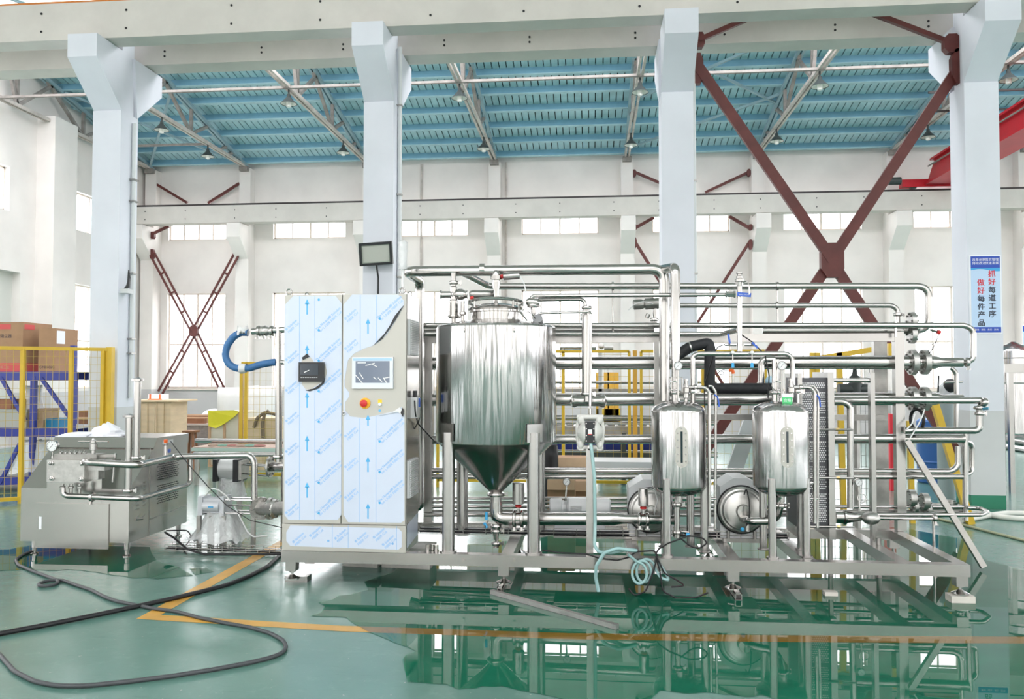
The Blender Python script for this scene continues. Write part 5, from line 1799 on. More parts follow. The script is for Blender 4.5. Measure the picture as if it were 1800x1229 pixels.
for t in (-1, 1):
    MB().cyl((px_ - 0.1, dY, pz + t * 0.115), (px_ + 0.1, dY, pz + t * 0.115), 0.02, 12).build('manifold', MATS['pale_grey_casting'], dp)
MB().box((px_ - 0.036, dY - 0.07, pz - 0.075), (px_ + 0.036, dY + 0.05, pz + 0.085)).build('air_block', BLACKP, dp, 0)
bl_ = MB()
for s in (-1, 1):
    for t in (-0.06, -0.02, 0.03, 0.07):
        bl_.lathe((px_ + s * 0.028, dY - 0.07, pz + t), (0, -1, 0), [(0, 0.005), (0.005, 0.005)], 6)
bl_.build('cover_screws', STEEL, dp)
lbp = MB().box((px_ - 0.015, dY - 0.072, pz - 0.01), (px_ + 0.015, dY - 0.07, pz + 0.025)).build('label_plate', WHITEP, dp, 0)
MB().box((px_ - 0.015, dY - 0.0725, pz - 0.014), (px_ + 0.015, dY - 0.0705, pz - 0.008)).build('label_stripe', RED, lbp, 0)
MB().cyl((px_ + 0.002, dY, pz + 0.115), (px_ + 0.002, dY, zz(714, dY, 1037)), 0.012, 10).build('inlet_nipple', STEEL, dp)
MB().lathe((px_ + 0.002, dY, zz(718, dY, 1037)), (0, 0, 1), [(0, 0.02), (0.016, 0.02)], 6).build('union_nut', STEEL, dp)
MB().lathe((px_, dY - 0.02, pz - 0.115), (0, -1, 0), [(0, 0.02), (0.02, 0.02)], 12).build('outlet', STEEL, dp)
o = MB().tube([at(1038, 777, 6.26), at(1041, 800, 6.22), at(1045, 840, 6.2), at(1046, 920, 6.2), at(1045, 960, 6.15), at(1052, 971, 6.1), at(1075, 972, 6.06), at(1100, 966, 6.05), at(1120, 968, 6.07),
               at(1112, 968, 6.04), at(1085, 964, 6.02), at(1062, 972, 6.02), at(1048, 995, 6.03), at(1047, 1015, 6.05), at(1052, 1040, 6.05)], 0.013, 12, 0.06).build('clear_hose', HOSET, smooth=0.8, org=at(1045, 970, 6.15))
tag(o, 'pale teal clear hose hanging from the diaphragm pump over the skid beam', 'hose')
lp = []
for k in range(30):
    a = 2 * PI * k / 13
    lp.append(at(1120 + 15 * math.sin(a) + k * 0.6, 1008 - 20 * math.cos(a) - k * 0.2, 6.1 + 0.02 * (k // 13)))
o = MB().tube([at(1104, 975, 6.08)] + lp + [at(1160, 1015, 6.1), at(1178, 1022, 6.1), at(1165, 1000, 6.12), at(1155, 985, 6.13)], 0.010, 10, 0.05).build('clear_hose', HOSET, smooth=0.8, org=at(1120, 1010, 6.1))
tag(o, 'coil of teal clear hose hanging below the skid beam beside black leads', 'hose')
for i, P in enumerate(([(953, 967), (985, 972), (1030, 974), (1055, 982), (1085, 985), (1105, 980), (1118, 970), (1150, 968), (1156, 976), (1150, 1000), (1135, 1040), (1115, 1048), (1105, 1035)],
                       [(1152, 975), (1158, 965), (1175, 955), (1210, 942), (1235, 945), (1244, 955), (1228, 965), (1213, 960), (1195, 945)],
                       [(1153, 978), (1160, 1005), (1165, 1040), (1190, 1052), (1225, 1050), (1245, 1042)], [(1155, 980), (1168, 1008), (1190, 1020), (1205, 1030), (1180, 1032)])):
    o = MB().tube([at(x, y, 6.1 - 0.005 * i) for x, y in P], 0.006, 8, 0.06).build('power_cable', BLACK, smooth=0.8, org=at(*P[0], 6.1))
    tag(o, ('black cable draped along the skid beam under the diaphragm pump', 'black cable looping over the beam below the left small tank',
            'black cable hanging in a wide loop under the beam', 'short black cable end dangling below the beam')[i], 'cable')


# ================================================================ plate heat exchanger
ph = thing('plate_heat_exchanger', 'plate heat exchanger with perforated-looking plate pack behind the right small tank', 'heat exchanger', at(1436, 940, 6.9))
Yh = 6.75
xa, xb = xx(1402, Yh), xx(1455, Yh)
zlo, zhi = zz(930, Yh, 1430), zz(664, Yh, 1430)
MB().box((xa, Yh + 0.04, zlo), (xb, Yh + 0.4, zhi)).build('plate_pack', PHEM, ph, 0)
mb = MB()
nrow = 5
zs = [zhi - 0.015, zhi - 0.10, zhi - 0.34, zhi - 0.60, zhi - 0.84, zlo + 0.06]
zs = [zz(y, Yh, 1430) for y in (672, 727, 772, 778, 810, 817, 862, 868, 918)]
y_rows = [(672, 683), (689, 728), (733, 770), (776, 814), (820, 862), (868, 920)]
for (ya, yb) in y_rows:
    z0_, z1_ = zz(yb, Yh, 1430), zz(ya, Yh, 1430)
    n = int((z1_ - z0_) / 0.0165)
    for k in range(n):
        z = z0_ + (z1_ - z0_) * (k + 0.5) / n
        m = 13
        for i in range(m):
            x = xa + 0.012 + (xb - xa - 0.024) * (i + (0.5 if k % 2 else 0.0)) / m
            mb.add([(x, Yh + 0.036, z - 0.0035), (x + 0.011, Yh + 0.036, z - 0.0035), (x + 0.011, Yh + 0.036, z + 0.0055), (x, Yh + 0.036, z + 0.0055)], [(0, 1, 2, 3)])
pe = mb.build('plate_edges', PHEL, ph, 0)
pe['kind'] = 'stuff'
for (x0, x1, yt) in ((1455, 1466, 654), (1403, 1410, 656)):
    MB().box((xx(x0, Yh), Yh, zz(942, Yh, x0) - 0.03), (xx(x1, Yh), Yh + 0.46, zz(yt, Yh, x0))).build('pressure_plate', STEEL_B, ph, 0)
MB().box((xx(1545, Yh), Yh + 0.2, ZT), (xx(1553, Yh), Yh + 0.27, zz(655, Yh, 1545))).build('end_post', STEEL_B, ph, 0)
MB().cyl((xx(1405, Yh), Yh + 0.23, zz(669, Yh, 1500)), (xx(1547, Yh), Yh + 0.23, zz(669, Yh, 1500)), pw(8, Yh), 14).build('carrying_bar', STEEL, ph)
for y in (755, 840, 926):
    z = zz(y, Yh, 1480)
    MB().cyl((xx(1405, Yh), Yh - 0.015, z), (xx(1497, Yh), Yh - 0.015, z), 0.008, 8).build('tie_rod', STEEL_D, ph)
    MB().lathe((xx(1467, Yh), Yh - 0.015, z), (1, 0, 0), [(0, 0.014), (0.025, 0.014)], 6).build('brass_nut', BRASS, ph)
for s in (1462, 1548):
    MB().cyl((xx(s, Yh), Yh + 0.1, 0.0), (xx(s, Yh), Yh + 0.1, ZT + 0.05), 0.02, 10).build('foot', STEEL_D, ph)

# wire mesh cable trays
def tray(label, P, w, h, n, cables):
    a, b = Vector(P[0]), Vector(P[1])
    d = (b - a).normalized()
    s = d.cross(Vector((0, 0, 1))).normalized()
    g = thing('wire_cable_tray', label, 'cable tray', a)
    mb = MB()
    for (u, z) in ((-w / 2, 0), (0, 0), (w / 2, 0), (-w / 2, h), (w / 2, h), (-w / 2, h / 2), (w / 2, h / 2)):
        mb.bar(a + s * u + Vector((0, 0, z)), b + s * u + Vector((0, 0, z)), 0.005)
    mb.build('long_wires', STEEL, g, 0)['kind'] = 'stuff'
    L = (b - a).length
    mb = MB()
    for k in range(n + 1):
        c = a + d * L * k / n
        mb.bar(c - s * w / 2, c + s * w / 2, 0.005)
        for t in (-1, 1):
            mb.bar(c + s * t * w / 2, c + s * t * w / 2 + Vector((0, 0, h)), 0.005)
    mb.build('cross_wires', STEEL, g, 0)['kind'] = 'stuff'
    for i, (u, z, r, m) in enumerate(cables):
        MB().tube([a + s * u + Vector((0, 0, z)), a + d * L * 0.3 + s * (u + 0.01) + Vector((0, 0, z)), a + d * L * 0.65 + s * (u - 0.01) + Vector((0, 0, z)), b + s * u + Vector((0, 0, z))], r, 8, 0.2).build('cable', m, g)
    return g


tray('wire basket tray full of cables along the skid behind the tank legs', (Vector((xx(740, 6.9), 6.9, ZT + 0.02)), Vector((xx(1380, 6.9), 6.9, ZT + 0.02))), 0.14, 0.06, 16,
     ((-0.04, 0.012, 0.009, BLACK), (-0.02, 0.012, 0.008, GREYP), (0.0, 0.012, 0.009, BLACK), (0.03, 0.012, 0.01, BLACK), (-0.03, 0.028, 0.008, WHITEP), (0.01, 0.03, 0.008, BLACK)))
for i, (x0, x1, y) in enumerate(((1040, 1140, 938), (975, 1010, 944))):
    pass
cl = thing('chrome_couplings', 'row of three short chrome tube ends standing on the skid beam beside the cabinet', 'tube', at(760, 970, 6.25))
for k in range(3):
    X = xx(753 + k * 7.5, 6.25)
    MB().cyl((X, 6.25 + 0.02 * (k % 2), ZT), (X, 6.25 + 0.02 * (k % 2), ZT + 0.048), 0.016, 14).build('tube_end', STEEL, cl)
# ================================================================ homogenizer at left
hy0, hyt, hyb = 6.95, 7.36, 8.0
hxl, hxr = xx(41, hy0), xx(230, hy0)
hz0, hzA, hzL, hzT = 0.13, zz(858, hy0, 60), 0.93, 1.02
ho = thing('homogenizer', 'low stainless homogenizer machine with pump block and two upright tubes at left', 'machine', ((hxl + hxr) / 2, 7.5, 0))
MB().prism([(hxl, hy0, hz0), (hxl, hy0, hzA), (hxl, hyt, hzL), (hxl, hyb, hzL), (hxl, hyb, hz0)], (hxr - hxl, 0, 0)).build('housing', SHEET, ho, 0)
MB().prism([(hxl - 0.004, hyt - 0.02, hzL), (hxl - 0.004, hyt + 0.05, hzT), (hxl - 0.004, hyb + 0.01, hzT), (hxl - 0.004, hyb + 0.01, hzL)], (hxr - hxl + 0.008, 0, 0)).build('lid', SHEET, ho, 0)
tx0, tx1 = xx(86, hy0), xx(182, hy0)
MB().box((tx0, hy0 - 0.002, hzA - 0.25), (tx1, hyt, zz(812, hy0, 120))).build('pump_tower', SHEET, ho, 0)
pbx0, pbx1 = xx(85, 6.78), xx(151, 6.78)
pz0, pz1 = zz(848, 6.78, 120), zz(809, 6.78, 120)
pb = MB().box((pbx0, 6.78, pz0), (pbx1, 6.9, pz1)).build('pump_block', STEEL_C, ho, 0)
MB().box((pbx1, 6.84, pz0 + 0.02), (pbx1 + 0.09, 6.94, pz0 + 0.1)).build('side_block', STEEL_C, ho, 0)
MB().box((pbx1, 6.82, pz0 + 0.10), (pbx1 + 0.16, 6.94, pz1 - 0.01)).build('side_block', STEEL_C, ho, 0)
MB().box((pbx0 + 0.02, 6.84, pz1), (pbx1 - 0.02, 6.95, pz1 + 0.045)).build('valve_block', STEEL_D, ho, 0)
for x, y in ((91, 814), (145, 815), (92, 841), (144, 842)):
    p = at(x, y, 6.78)
    MB().lathe(p, (0, -1, 0), [(0, 0.022), (0.012, 0.022), (0.014, 0.014), (0.03, 0.014), (0.034, 0.009)], 6).build('corner_nut', STEEL, pb)
for k in range(6):
    X = pbx0 + 0.06 + k * 0.045
    MB().lathe((X, 6.88, pz1 + 0.045), (0, 0, 1), [(0, 0.017), (0.015, 0.017), (0.02, 0.012), (0.03, 0.004)], 8).build('crown_nut', STEEL, ho)
hx_ = xx(166, 6.85)
zc_ = zz(800, 6.85, 166)
MB().box((hx_ - 0.07, 6.79, pz1 - 0.0), (hx_ + 0.07, 6.93, zc_ + 0.01)).build('regulator_block', STEEL_D, ho, 0)
MB().lathe((hx_, 6.85, zc_), (0, 0, 1), [(0, 0.02), (0.04, 0.02), (0.045, 0.034), (0.10, 0.034), (0.105, 0.03), (0.125, 0.03), (0.13, 0.012), (0.145, 0.008)], 16).build('regulator_spindle', STEEL, ho)
MB().cyl((xx(140, 6.85), 6.85, zc_ + 0.115), (xx(192, 6.85), 6.85, zc_ + 0.115), 0.009, 10).build('tee_handle', STEEL, ho)
MB().bar((hx_ + 0.06, 6.86, zc_ - 0.01), (xx(202, 6.86), 6.88, zc_ - 0.005), 0.05, 0.022).build('lever_arm', STEEL_D, ho, 0)
MB().cyl(at(203, 797, 6.85), at(198, 848, 6.85), 0.011, 10).build('lever_rod', STEEL, ho)
gb = at(92, 806, 6.84)
gauge('large dial gauge on the pump block of the homogenizer', gb, at(92.5, 784, 6.84), pw(22, 6.84))
# front door and stickers
MB().box((xx(68, hy0), hy0 - 0.014, zz(964, hy0, 130)), (xx(196, hy0), hy0, zz(885, hy0, 130))).build('front_door', SHEET, ho, 0)
MB().box((xx(75, hy0), hy0 - 0.0155, zz(930, hy0, 77)), (xx(79.5, hy0), hy0 - 0.014, zz(908, hy0, 77))).build('white_sticker', PAPER, ho, 0)
# right flank: seam, slots, cables
flk = MB()
MB().box((hxr, 7.28, hz0 + 0.002), (hxr + 0.004, 7.288, hzL)).build('panel_seam', STEEL_D, ho, 0)
MB().prism([(hxr, 7.29, zz(905, 7.4, 280) - 0.03), (hxr, 7.29, zz(905, 7.4, 280) - 0.02), (hxr, hyb - 0.02, zz(905, 7.4, 280) + 0.0), (hxr, hyb - 0.02, zz(905, 7.4, 280) - 0.01)], (0.004, 0, 0)).build('panel_seam', STEEL_D, ho, 0)
for (zlo_, zhi_) in ((0.62, 0.78), (0.40, 0.56)):
    mb = MB()
    for r_ in range(9):
        for c_ in range(9):
            z = zlo_ + (zhi_ - zlo_) * r_ / 8
            y = 7.42 + 0.044 * c_ + (0.022 if r_ % 2 else 0)
            mb.box((hxr, y, z), (hxr + 0.0015, y + 0.03, z + 0.009))
    v = mb.build('vent_slots', BLACK, ho, 0)
    v['kind'] = 'stuff'
mb = MB()
for r_ in range(7):
    mb.box((hxr, 7.05, 0.40 + r_ * 0.034), (hxr + 0.003, 7.11, 0.412 + r_ * 0.034))
    mb.box((hxr, 7.17, 0.42 + r_ * 0.034), (hxr + 0.003, 7.21, 0.432 + r_ * 0.034))
mb.build('pressed_louvres', STEEL_D, ho, 0)['kind'] = 'stuff'
MB().cyl((hxr, 7.06, 0.32), (hxr + 0.03, 7.12, 0.315), 0.012, 8).build('drain_tap', STEEL, ho)
MB().cyl((hxr + 0.02, 7.10, 0.315), (hxr + 0.03, 7.16, 0.34), 0.006, 8).build('tap_lever', STEEL, ho)
MB().box((hxr, 7.5, 0.955), (hxr + 0.006, 7.7, 0.985)).build('name_plate', GREYP, ho, 0)
MB().box((hxr, 7.56, 0.86), (hxr + 0.003, 7.66, 0.895)).build('blue_label', BLUEH, ho, 0)
for (x, y) in ((60, 7.0), (222, 7.0), (60, 7.9), (222, 7.93)):
    X = xx(x, hy0) if y < 7.5 else (hxl + 0.05 if x < 100 else hxr - 0.05)
    MB().lathe((X, y, 0), (0, 0, 1), [(0, 0.035), (0.012, 0.035), (0.02, 0.018), (0.06, 0.018), (0.065, 0.024), (0.13, 0.024)], 12).build('foot', STEEL, ho)
# pipes of the homogenizer
zd = zz(816, 6.75, 200)
d0 = pipe('bent steel discharge pipe along the upper front of the homogenizer to the flanged valve',
          [(150, 812, 6.78), (158, 813, 6.72), (242, 818, 6.72), (305, 803, 7.4), (440, 801, 7.4), (447, 812, 7.4), (447, 885, 7.4), (456, 893, 7.38)], 13, fillet=0.09, seg=16)
MB().lathe(at(150, 812, 6.74), (1, 0, 0), [(0, 0.022), (0.03, 0.03), (0.05, 0.03)], 14).build('screw_neck', STEEL, d0)
flange(d0, at(459, 894, 7.37), (0.5, -0.86, 0), 0.105, 0.022, 6, STEEL)
d1 = pipe('bent steel suction pipe along the lower front of the homogenizer and up its flank', [(110, 858, 6.8), (111, 868, 6.8), (118, 872, 6.8), (243, 877, 6.78), (328, 853, 7.6), (335, 847, 7.65), (335, 806, 7.65)], 10, fillet=0.06)
clamp(d1, at(162, 874, 6.8), (1, 0, 0), 0.026)
for x in (110, 125, 140):
    MB().lathe(at(x, 851, 6.84), (0, 0, -1), [(0, 0.014), (0.015, 0.014), (0.02, 0.024), (0.035, 0.024), (0.04, 0.014), (0.10, 0.014)], 12).build('valve_nipple', STEEL, ho)
for (x, yt, yb, Y, t) in ((241, 668, 808, 6.76, 'taller'), (226, 732, 866, 6.76, 'shorter')):
    g = thing('pulsation_damper', 'upright capped steel tube on the homogenizer pipes, the %s of two' % t, 'tube', at(x, yb, Y), 'upright tubes of the homogenizer')
    a, c = at(x, yb, Y), at(x, yt, Y)
    X = (a.x + c.x) / 2
    MB().cyl((X, Y, a.z), (X, Y, c.z), pw(12.5, Y), 18).build('tube', STEEL, g)
    MB().lathe((X, Y, c.z - 0.012), (0, 0, 1), [(0, 0.034), (0.004, 0.05), (0.022, 0.05), (0.026, 0.034), (0.034, 0.01)], 18).build('cap_clamp', STEEL, g)
    clamp(g, (X, Y, a.z + 0.015), (0, 0, 1), 0.027)
g = thing('sample_nozzle', 'small steel nozzle with orange cap on the discharge pipe', 'fitting', at(291, 800, 7.28))
q = at(291, 802, 7.28)
MB().lathe(q, (0, 0, 1), [(0, 0.02), (0.06, 0.016), (0.10, 0.014), (0.105, 0.022), (0.12, 0.022), (0.125, 0.012)], 12).build('nozzle', STEEL, g)
MB().lathe(q + Vector((0, 0, 0.12)), (0, 0, 1), [(0, 0.016), (0.03, 0.018), (0.034, 0.01)], 12).build('cap', ORANGE, g)
o = MB().tube([at(300, 776, 7.25), at(330, 815, 7.2), at(365, 855, 7.15), at(400, 890, 7.1), at(440, 915, 7.1), at(497, 928, 7.1)], 0.004, 6, 0.1).build('signal_cable', BLACK, smooth=0.8, org=at(400, 890, 7.1))
tag(o, 'thin black cable sagging from the orange-capped nozzle to the cabinet', 'cable')
for i, P in enumerate(([(290, 936, 7.3), (305, 945, 7.25), (330, 966, 7.1), (360, 975, 7.0), (497, 974, 6.9)], [(292, 933, 7.3), (330, 932, 7.5), (337, 945, 7.5), (322, 965, 7.3), (330, 978, 7.1)])):
    o = MB().tube([at(*q) for q in P], 0.010 if i == 0 else 0.006, 8, 0.1).build('power_cable', BLACK, smooth=0.8, org=at(*P[0]))
    tag(o, ('black power cable leaving the homogenizer flank towards the cabinet', 'thin black cable looping down from the homogenizer flank to the floor')[i], 'cable')
# papers and bag on the lid
pp = thing('paper_stack', 'pile of white papers on the homogenizer lid', 'papers', (xx(140, 7.6), 7.55, hzT))
for k in range(4):
    MB().prism([(xx(108 + 3 * k, 7.5), 7.42 + 0.02 * k, hzT + k * 0.008), (xx(160 + 2 * k, 7.5), 7.44, hzT + k * 0.008), (xx(163, 7.5), 7.70, hzT + k * 0.008), (xx(112 + k, 7.5), 7.72, hzT + k * 0.008)], (0, 0, 0.007)).build('sheet', PAPER, pp, 0)
bg = MB()
rnd = random.Random(4)
b0 = Vector((xx(185, 7.5), 7.55, hzT))
vs_, fs_ = [], []
N, M = 18, 7
for j in range(M + 1):
    for i in range(N):
        a = 2 * PI * i / N
        t = j / M
        rr = (1 - t ** 1.6) * (1 + rnd.uniform(-0.18, 0.18))
        vs_.append((b0.x + 0.19 * rr * math.cos(a), b0.y + 0.12 * rr * math.sin(a), b0.z + 0.13 * t * (1 + rnd.uniform(-0.15, 0.1)) + 0.003))
for j in range(M):
    for i in range(N):
        k = (i + 1) % N
        fs_.append((j * N + i, j * N + k, (j + 1) * N + k, (j + 1) * N + i))
o = bg.add(vs_, fs_).build('plastic_bag', mat('white_plastic_bag', (0.84, 0.85, 0.90), 0.35), smooth=0.5, org=b0)
tag(o, 'crumpled white plastic bag with papers on the homogenizer lid', 'bag')

# ================================================================ pneumatic valves between the homogenizer and the cabinet
def crumple(name, label, cx, cy, z0, z1, r0, r1, seed, cat='wrap', m=None, N=40, M=9, parent=None):
    """wrap gathered in upright folds"""
    rnd = random.Random(seed)
    vs_, fs_ = [], []
    fold = [rnd.uniform(-0.11, 0.11) for i in range(N)]
    hem = [rnd.uniform(0, 0.05) for i in range(N)]
    for j in range(M + 1):
        t = j / M
        e = (1 - t) ** 1.4
        for i in range(N):
            a = 2 * PI * (i + 0.35 * math.sin(j * 1.3 + i)) / N
            rr = (r1 + (r0 - r1) * e) * (1 + fold[i] * (0.5 + 0.7 * e) + rnd.uniform(-0.035, 0.035))
            vs_.append((cx + rr * math.cos(a), cy + rr * 0.8 * math.sin(a), z0 + (z1 - z0) * t + (hem[i] if j == 0 else 0) + (rnd.uniform(-0.02, 0.03) if j == M else 0)))
    for j in range(M):
        for i in range(N):
            k = (i + 1) % N
            fs_.append((j * N + i, j * N + k, (j + 1) * N + k, (j + 1) * N + i))
    vs_.append((cx, cy, z1 + 0.01))
    for i in range(N):
        fs_.append((M * N + i, M * N + (i + 1) % N, (M + 1) * N))
    o = MB().add(vs_, fs_).build(name, m or CLING, parent, 2.6, None if parent else (cx, cy, z0))
    return tag(o, label, cat) if label else o


vY = 7.45
p = at(381, 888, vY)
g = thing('pneumatic_cylinder', 'square silver pneumatic cylinder on a film-wrapped stand beside the homogenizer', 'valve', (p.x, vY, 0))
zv = p.z
MB().box((xx(366, vY), vY - 0.085, zv - 0.06), (xx(398, vY), vY + 0.06, zv + 0.07)).build('cylinder_body', ALU, g, 0)
MB().cyl((xx(368, vY), vY - 0.07, zv), (xx(396, vY), vY - 0.07, zv), 0.055, 16).build('barrel', ALU, g)
for (a, c) in ((359, 367), (396, 404)):
    MB().box((xx(a, vY), vY - 0.1, zv - 0.08), (xx(c, vY), vY + 0.08, zv + 0.09)).build('end_block', ALU, g, 0)
MB().box((xx(379, vY), vY - 0.127, zv - 0.005), (xx(388, vY), vY - 0.124, zv + 0.008)).build('blue_label', BLUEP, g, 0)
for (dy, dz) in ((-0.08, 0.06), (-0.08, -0.06), (0.06, 0.06), (0.0, 0.0), (0.06, -0.06)):
    MB().cyl((xx(404, vY), vY + dy, zv + dz), (xx(452, vY), vY + dy, zv + dz), 0.008, 8).build('tie_rod', STEEL, g)
for t in (-0.12, 0.0, 0.12):
    for s in (-0.1, 0.12):
        MB().bar((p.x + t, vY + s, 0), (p.x + t, vY + s, zv - 0.08), 0.035).build('stand_leg', STEEL_D, g, 0)
crumple('stretch_wrap', None, p.x + 0.05, vY, 0.07, zv - 0.07, 0.30, 0.15, 3, parent=g)
fl1 = at(470, 893, 7.35)
g2 = thing('pipe_valve_body', 'flanged steel valve body joining the homogenizer pipe to the cabinet side', 'valve', (fl1.x, 7.35, 0.3))
flange(g2, at(476, 894, 7.3), (1, 0, 0), 0.1, 0.03, 8)
flange(g2, at(484, 894, 7.2), (1, 0, 0), 0.085, 0.03, 8)
MB().cyl(at(455, 894, 7.4), at(510, 894, 7.0), 0.06, 18).build('body', STEEL_C, g2)
MB().bar((at(445, 960, 7.5).x, 7.5, 0), (at(445, 960, 7.5).x, 7.5, 0.35), 0.035).build('stand_leg', STEEL_D, g2, 0)
uY = 8.1
p = at(407, 824, uY)
g = thing('pneumatic_actuator', 'white and black pneumatic actuator on a film-wrapped stand behind the pipe', 'valve', (p.x, uY, 0))
MB().cyl((xx(390, uY), uY, p.z), (xx(420, uY), uY, p.z), 0.10, 22).build('barrel', WHITEP, g)
for (a, c) in ((384, 391), (419, 428)):
    MB().box((xx(a, uY), uY - 0.11, p.z - 0.12), (xx(c, uY), uY + 0.11, p.z + 0.1)).build('end_cap', BLACKP, g, 0)
MB().box((xx(427, uY), uY - 0.1, p.z - 0.1), (xx(433, uY), uY + 0.1, p.z + 0.09)).build('mount_plate', STEEL_D, g, 0)
for s in (-0.09, 0.09):
    MB().bar((p.x + s, uY, 0), (p.x + s, uY, p.z - 0.12), 0.04).build('stand_leg', STEEL_D, g, 0)
crumple('stretch_wrap', None, p.x, uY, 0.35, p.z - 0.11, 0.15, 0.12, 9, parent=g)
for (dy, dz) in ((-0.05, 0.05), (-0.05, -0.04), (0.05, 0.05)):
    MB().cyl((xx(430, uY), uY + dy, p.z + dz), (xx(480, 7.9), 7.9 + dy, p.z + dz), 0.009, 8).build('tie_rod', STEEL, g)
flange(g, at(475, 821, 7.8), (1, 0, 0), 0.1, 0.02, 6)
MB().cyl(at(476, 821, 7.8), at(520, 821, 7.5), 0.045, 16).build('stub_pipe', STEEL, g)
for i, P in enumerate(([(404, 880), (398, 872), (385, 862), (372, 858), (360, 872)], [(412, 890), (425, 915), (435, 935), (445, 944), (470, 942)])):
    o = MB().tube([at(x, y, 7.3) for x, y in P], 0.007, 8, 0.05).build('air_hose', WHITEP, smooth=0.8, org=at(*P[0], 7.3))
    tag(o, ('white air hose arching over the silver pneumatic cylinder', 'white air hose hanging down in front of the wrapped stand')[i], 'hose')
# pipes at the left side of the cabinet
q = pipe('upright steel pipe at the left side of the cabinet', [(490, 575, 7.0), (490, 812, 7.0)], 12.5)
clamp(q, at(490, 803, 7.0), (0, 0, 1), 0.032)
q = pipe('short steel stub pipe with valve joining the blue hose to the upright pipe', [(443, 583, 7.0), (510, 579, 7.0)], 12)
for x in (455, 466, 478):
    clamp(q, at(x, 582, 7.0), (1, 0, 0), 0.03)
MB().lathe(at(455, 582, 7.0), (1, 0, 0), [(0, 0.03), (0.03, 0.045), (0.07, 0.045), (0.1, 0.03)], 16).build('valve_body', STEEL_C, q)
q = pipe('steel pipe running behind the actuators towards the cabinet at left', [(340, 799, 7.75), (520, 799, 7.75)], 8)
MB().cyl(at(497, 800, 7.75), (at(497, 800, 7.75).x, 7.75, 0), 0.015, 8).build('support_leg', STEEL_D, q)
q = thing('blue_hose', 'thick blue rubber hose looping from the stub valve back to the cabinet side', 'hose', at(400, 620, 7.0))
MB().tube([at(x, y, 7.0) for x, y in ((436, 585), (424, 584), (410, 592), (399, 608), (395, 625), (401, 640), (415, 648), (440, 647), (458, 641), (480, 637), (486, 637))], pw(13, 7.0), 16, 0.12).build('hose', HOSEB, q)
MB().cyl(at(478, 637, 7.0), at(500, 637, 7.0), pw(9, 7.0), 12).build('hose_tail', STEEL, q)
crumple('wrap', None, at(427, 584, 7.0).x, 7.0, at(427, 590, 7.0).z, at(427, 578, 7.0).z, 0.06, 0.05, 12, m=CLINGW, N=14, M=4, parent=q)
MB().lathe(at(421, 648, 7.0), (1, 0, 0.0), [(0, 0.035), (0.01, 0.045), (0.05, 0.04), (0.06, 0.036)], 12).build('white_tape', WHITEP, q)
tray('empty wire basket tray on the floor between the homogenizer and the cabinet', (Vector((fl(296, 968).x, fl(296, 968).y, 0.02)), Vector((fl(500, 976).x, fl(500, 976).y, 0.02))), 0.12, 0.045, 10,
     ((0.0, 0.01, 0.010, BLACK), (0.03, 0.01, 0.009, BLACK)))

# thick cables on the floor
P = [(-40, 1122), (0, 1114), (90, 1097), (180, 1079), (240, 1066), (300, 1053), (350, 1041), (400, 1028), (440, 1012), (470, 996), (490, 978), (505, 968)]
o = MB().tube([fl(x, y, 0.017) for x, y in P], 0.016, 10, 0.3).build('floor_cable', BLACK, smooth=0.8, org=fl(240, 1066))
tag(o, 'thick black cable running straight across the floor to the skid', 'cable')
P = [(60, 968), (40, 975), (27, 984), (32, 993), (55, 1003), (85, 1014), (103, 1021), (100, 1027), (80, 1031), (66, 1029), (72, 1024), (90, 1020), (110, 1020), (135, 1029), (160, 1037), (185, 1050), (205, 1057), (235, 1063), (270, 1070), (310, 1075),
     (350, 1086), (400, 1096), (440, 1103), (475, 1113), (497, 1125), (504, 1137), (496, 1149), (470, 1158), (430, 1167), (370, 1178), (300, 1189), (220, 1199), (150, 1206), (100, 1206), (60, 1198), (25, 1180), (0, 1152), (-30, 1120)]
o = MB().tube([fl(x, y, 0.013) for x, y in P], 0.012, 10, 0.3).build('floor_cable', mat('grey_rubber', (0.055, 0.06, 0.065), 0.5), smooth=0.8, org=fl(270, 1070))
tag(o, 'dark grey cable lying in a big loop on the floor at lower left', 'cable')

# ================================================================ fence, rack and boxes at far left
def atX(x, y, X):
    d = FW + RT * ((x - 900) / FPX) + UP * ((614.5 - y) / FPX)
    return CAMP + d * (X / d.x)


def mesh_fence(name, label, a, b, z0, z1, posts, step=0.07, m=None, tube=0.04):
    """yellow tube frame with welded wire mesh between floor points a and b"""
    a, b = Vector((a[0], a[1], 0)), Vector((b[0], b[1], 0))
    g = thing(name, label, 'fence', a)
    m = m or YELLOW
    d = (b - a).normalized()
    L = (b - a).length
    U = Vector((0, 0, 1))
    for z, nm in ((z1, 'top_rail'), (z0, 'bottom_rail')):
        MB().bar(a + U * z, b + U * z, tube, tube).build(nm, m, g, 0)
    for t in posts:
        MB().bar(a + d * L * t, a + d * L * t + U * z1, tube, tube, (1, 0, 0)).build('post', m, g, 0)
    mb = MB()
    n = int(L / step)
    for k in range(1, n):
        c = a + d * (L * k / n)
        mb.bar(c + U * z0, c + U * z1, 0.004, 0.004, (1, 0, 0))
    k = 0
    z = z0 + step
    while z < z1:
        mb.bar(a + U * z, b + U * z, 0.004, 0.004)
        z += step * 1.4
    w = mb.build('wire_mesh', mat('yellow_wire', (0.50, 0.36, 0.08), 0.5), g, 0)
    w['kind'] = 'stuff'
    return g


FA, FB = (xx(-25, 9.55), 9.55), (xx(192, 10.36), 10.36)


def along(px):
    """parameter of the left fence where it stands at picture column px"""
    lo, hi = 0.0, 1.0
    for k in range(40):
        t = (lo + hi) / 2
        y = FA[1] + (FB[1] - FA[1]) * t
        x = FA[0] + (FB[0] - FA[0]) * t
        if x < xx(px, y):
            lo = t
        else:
            hi = t
    return lo


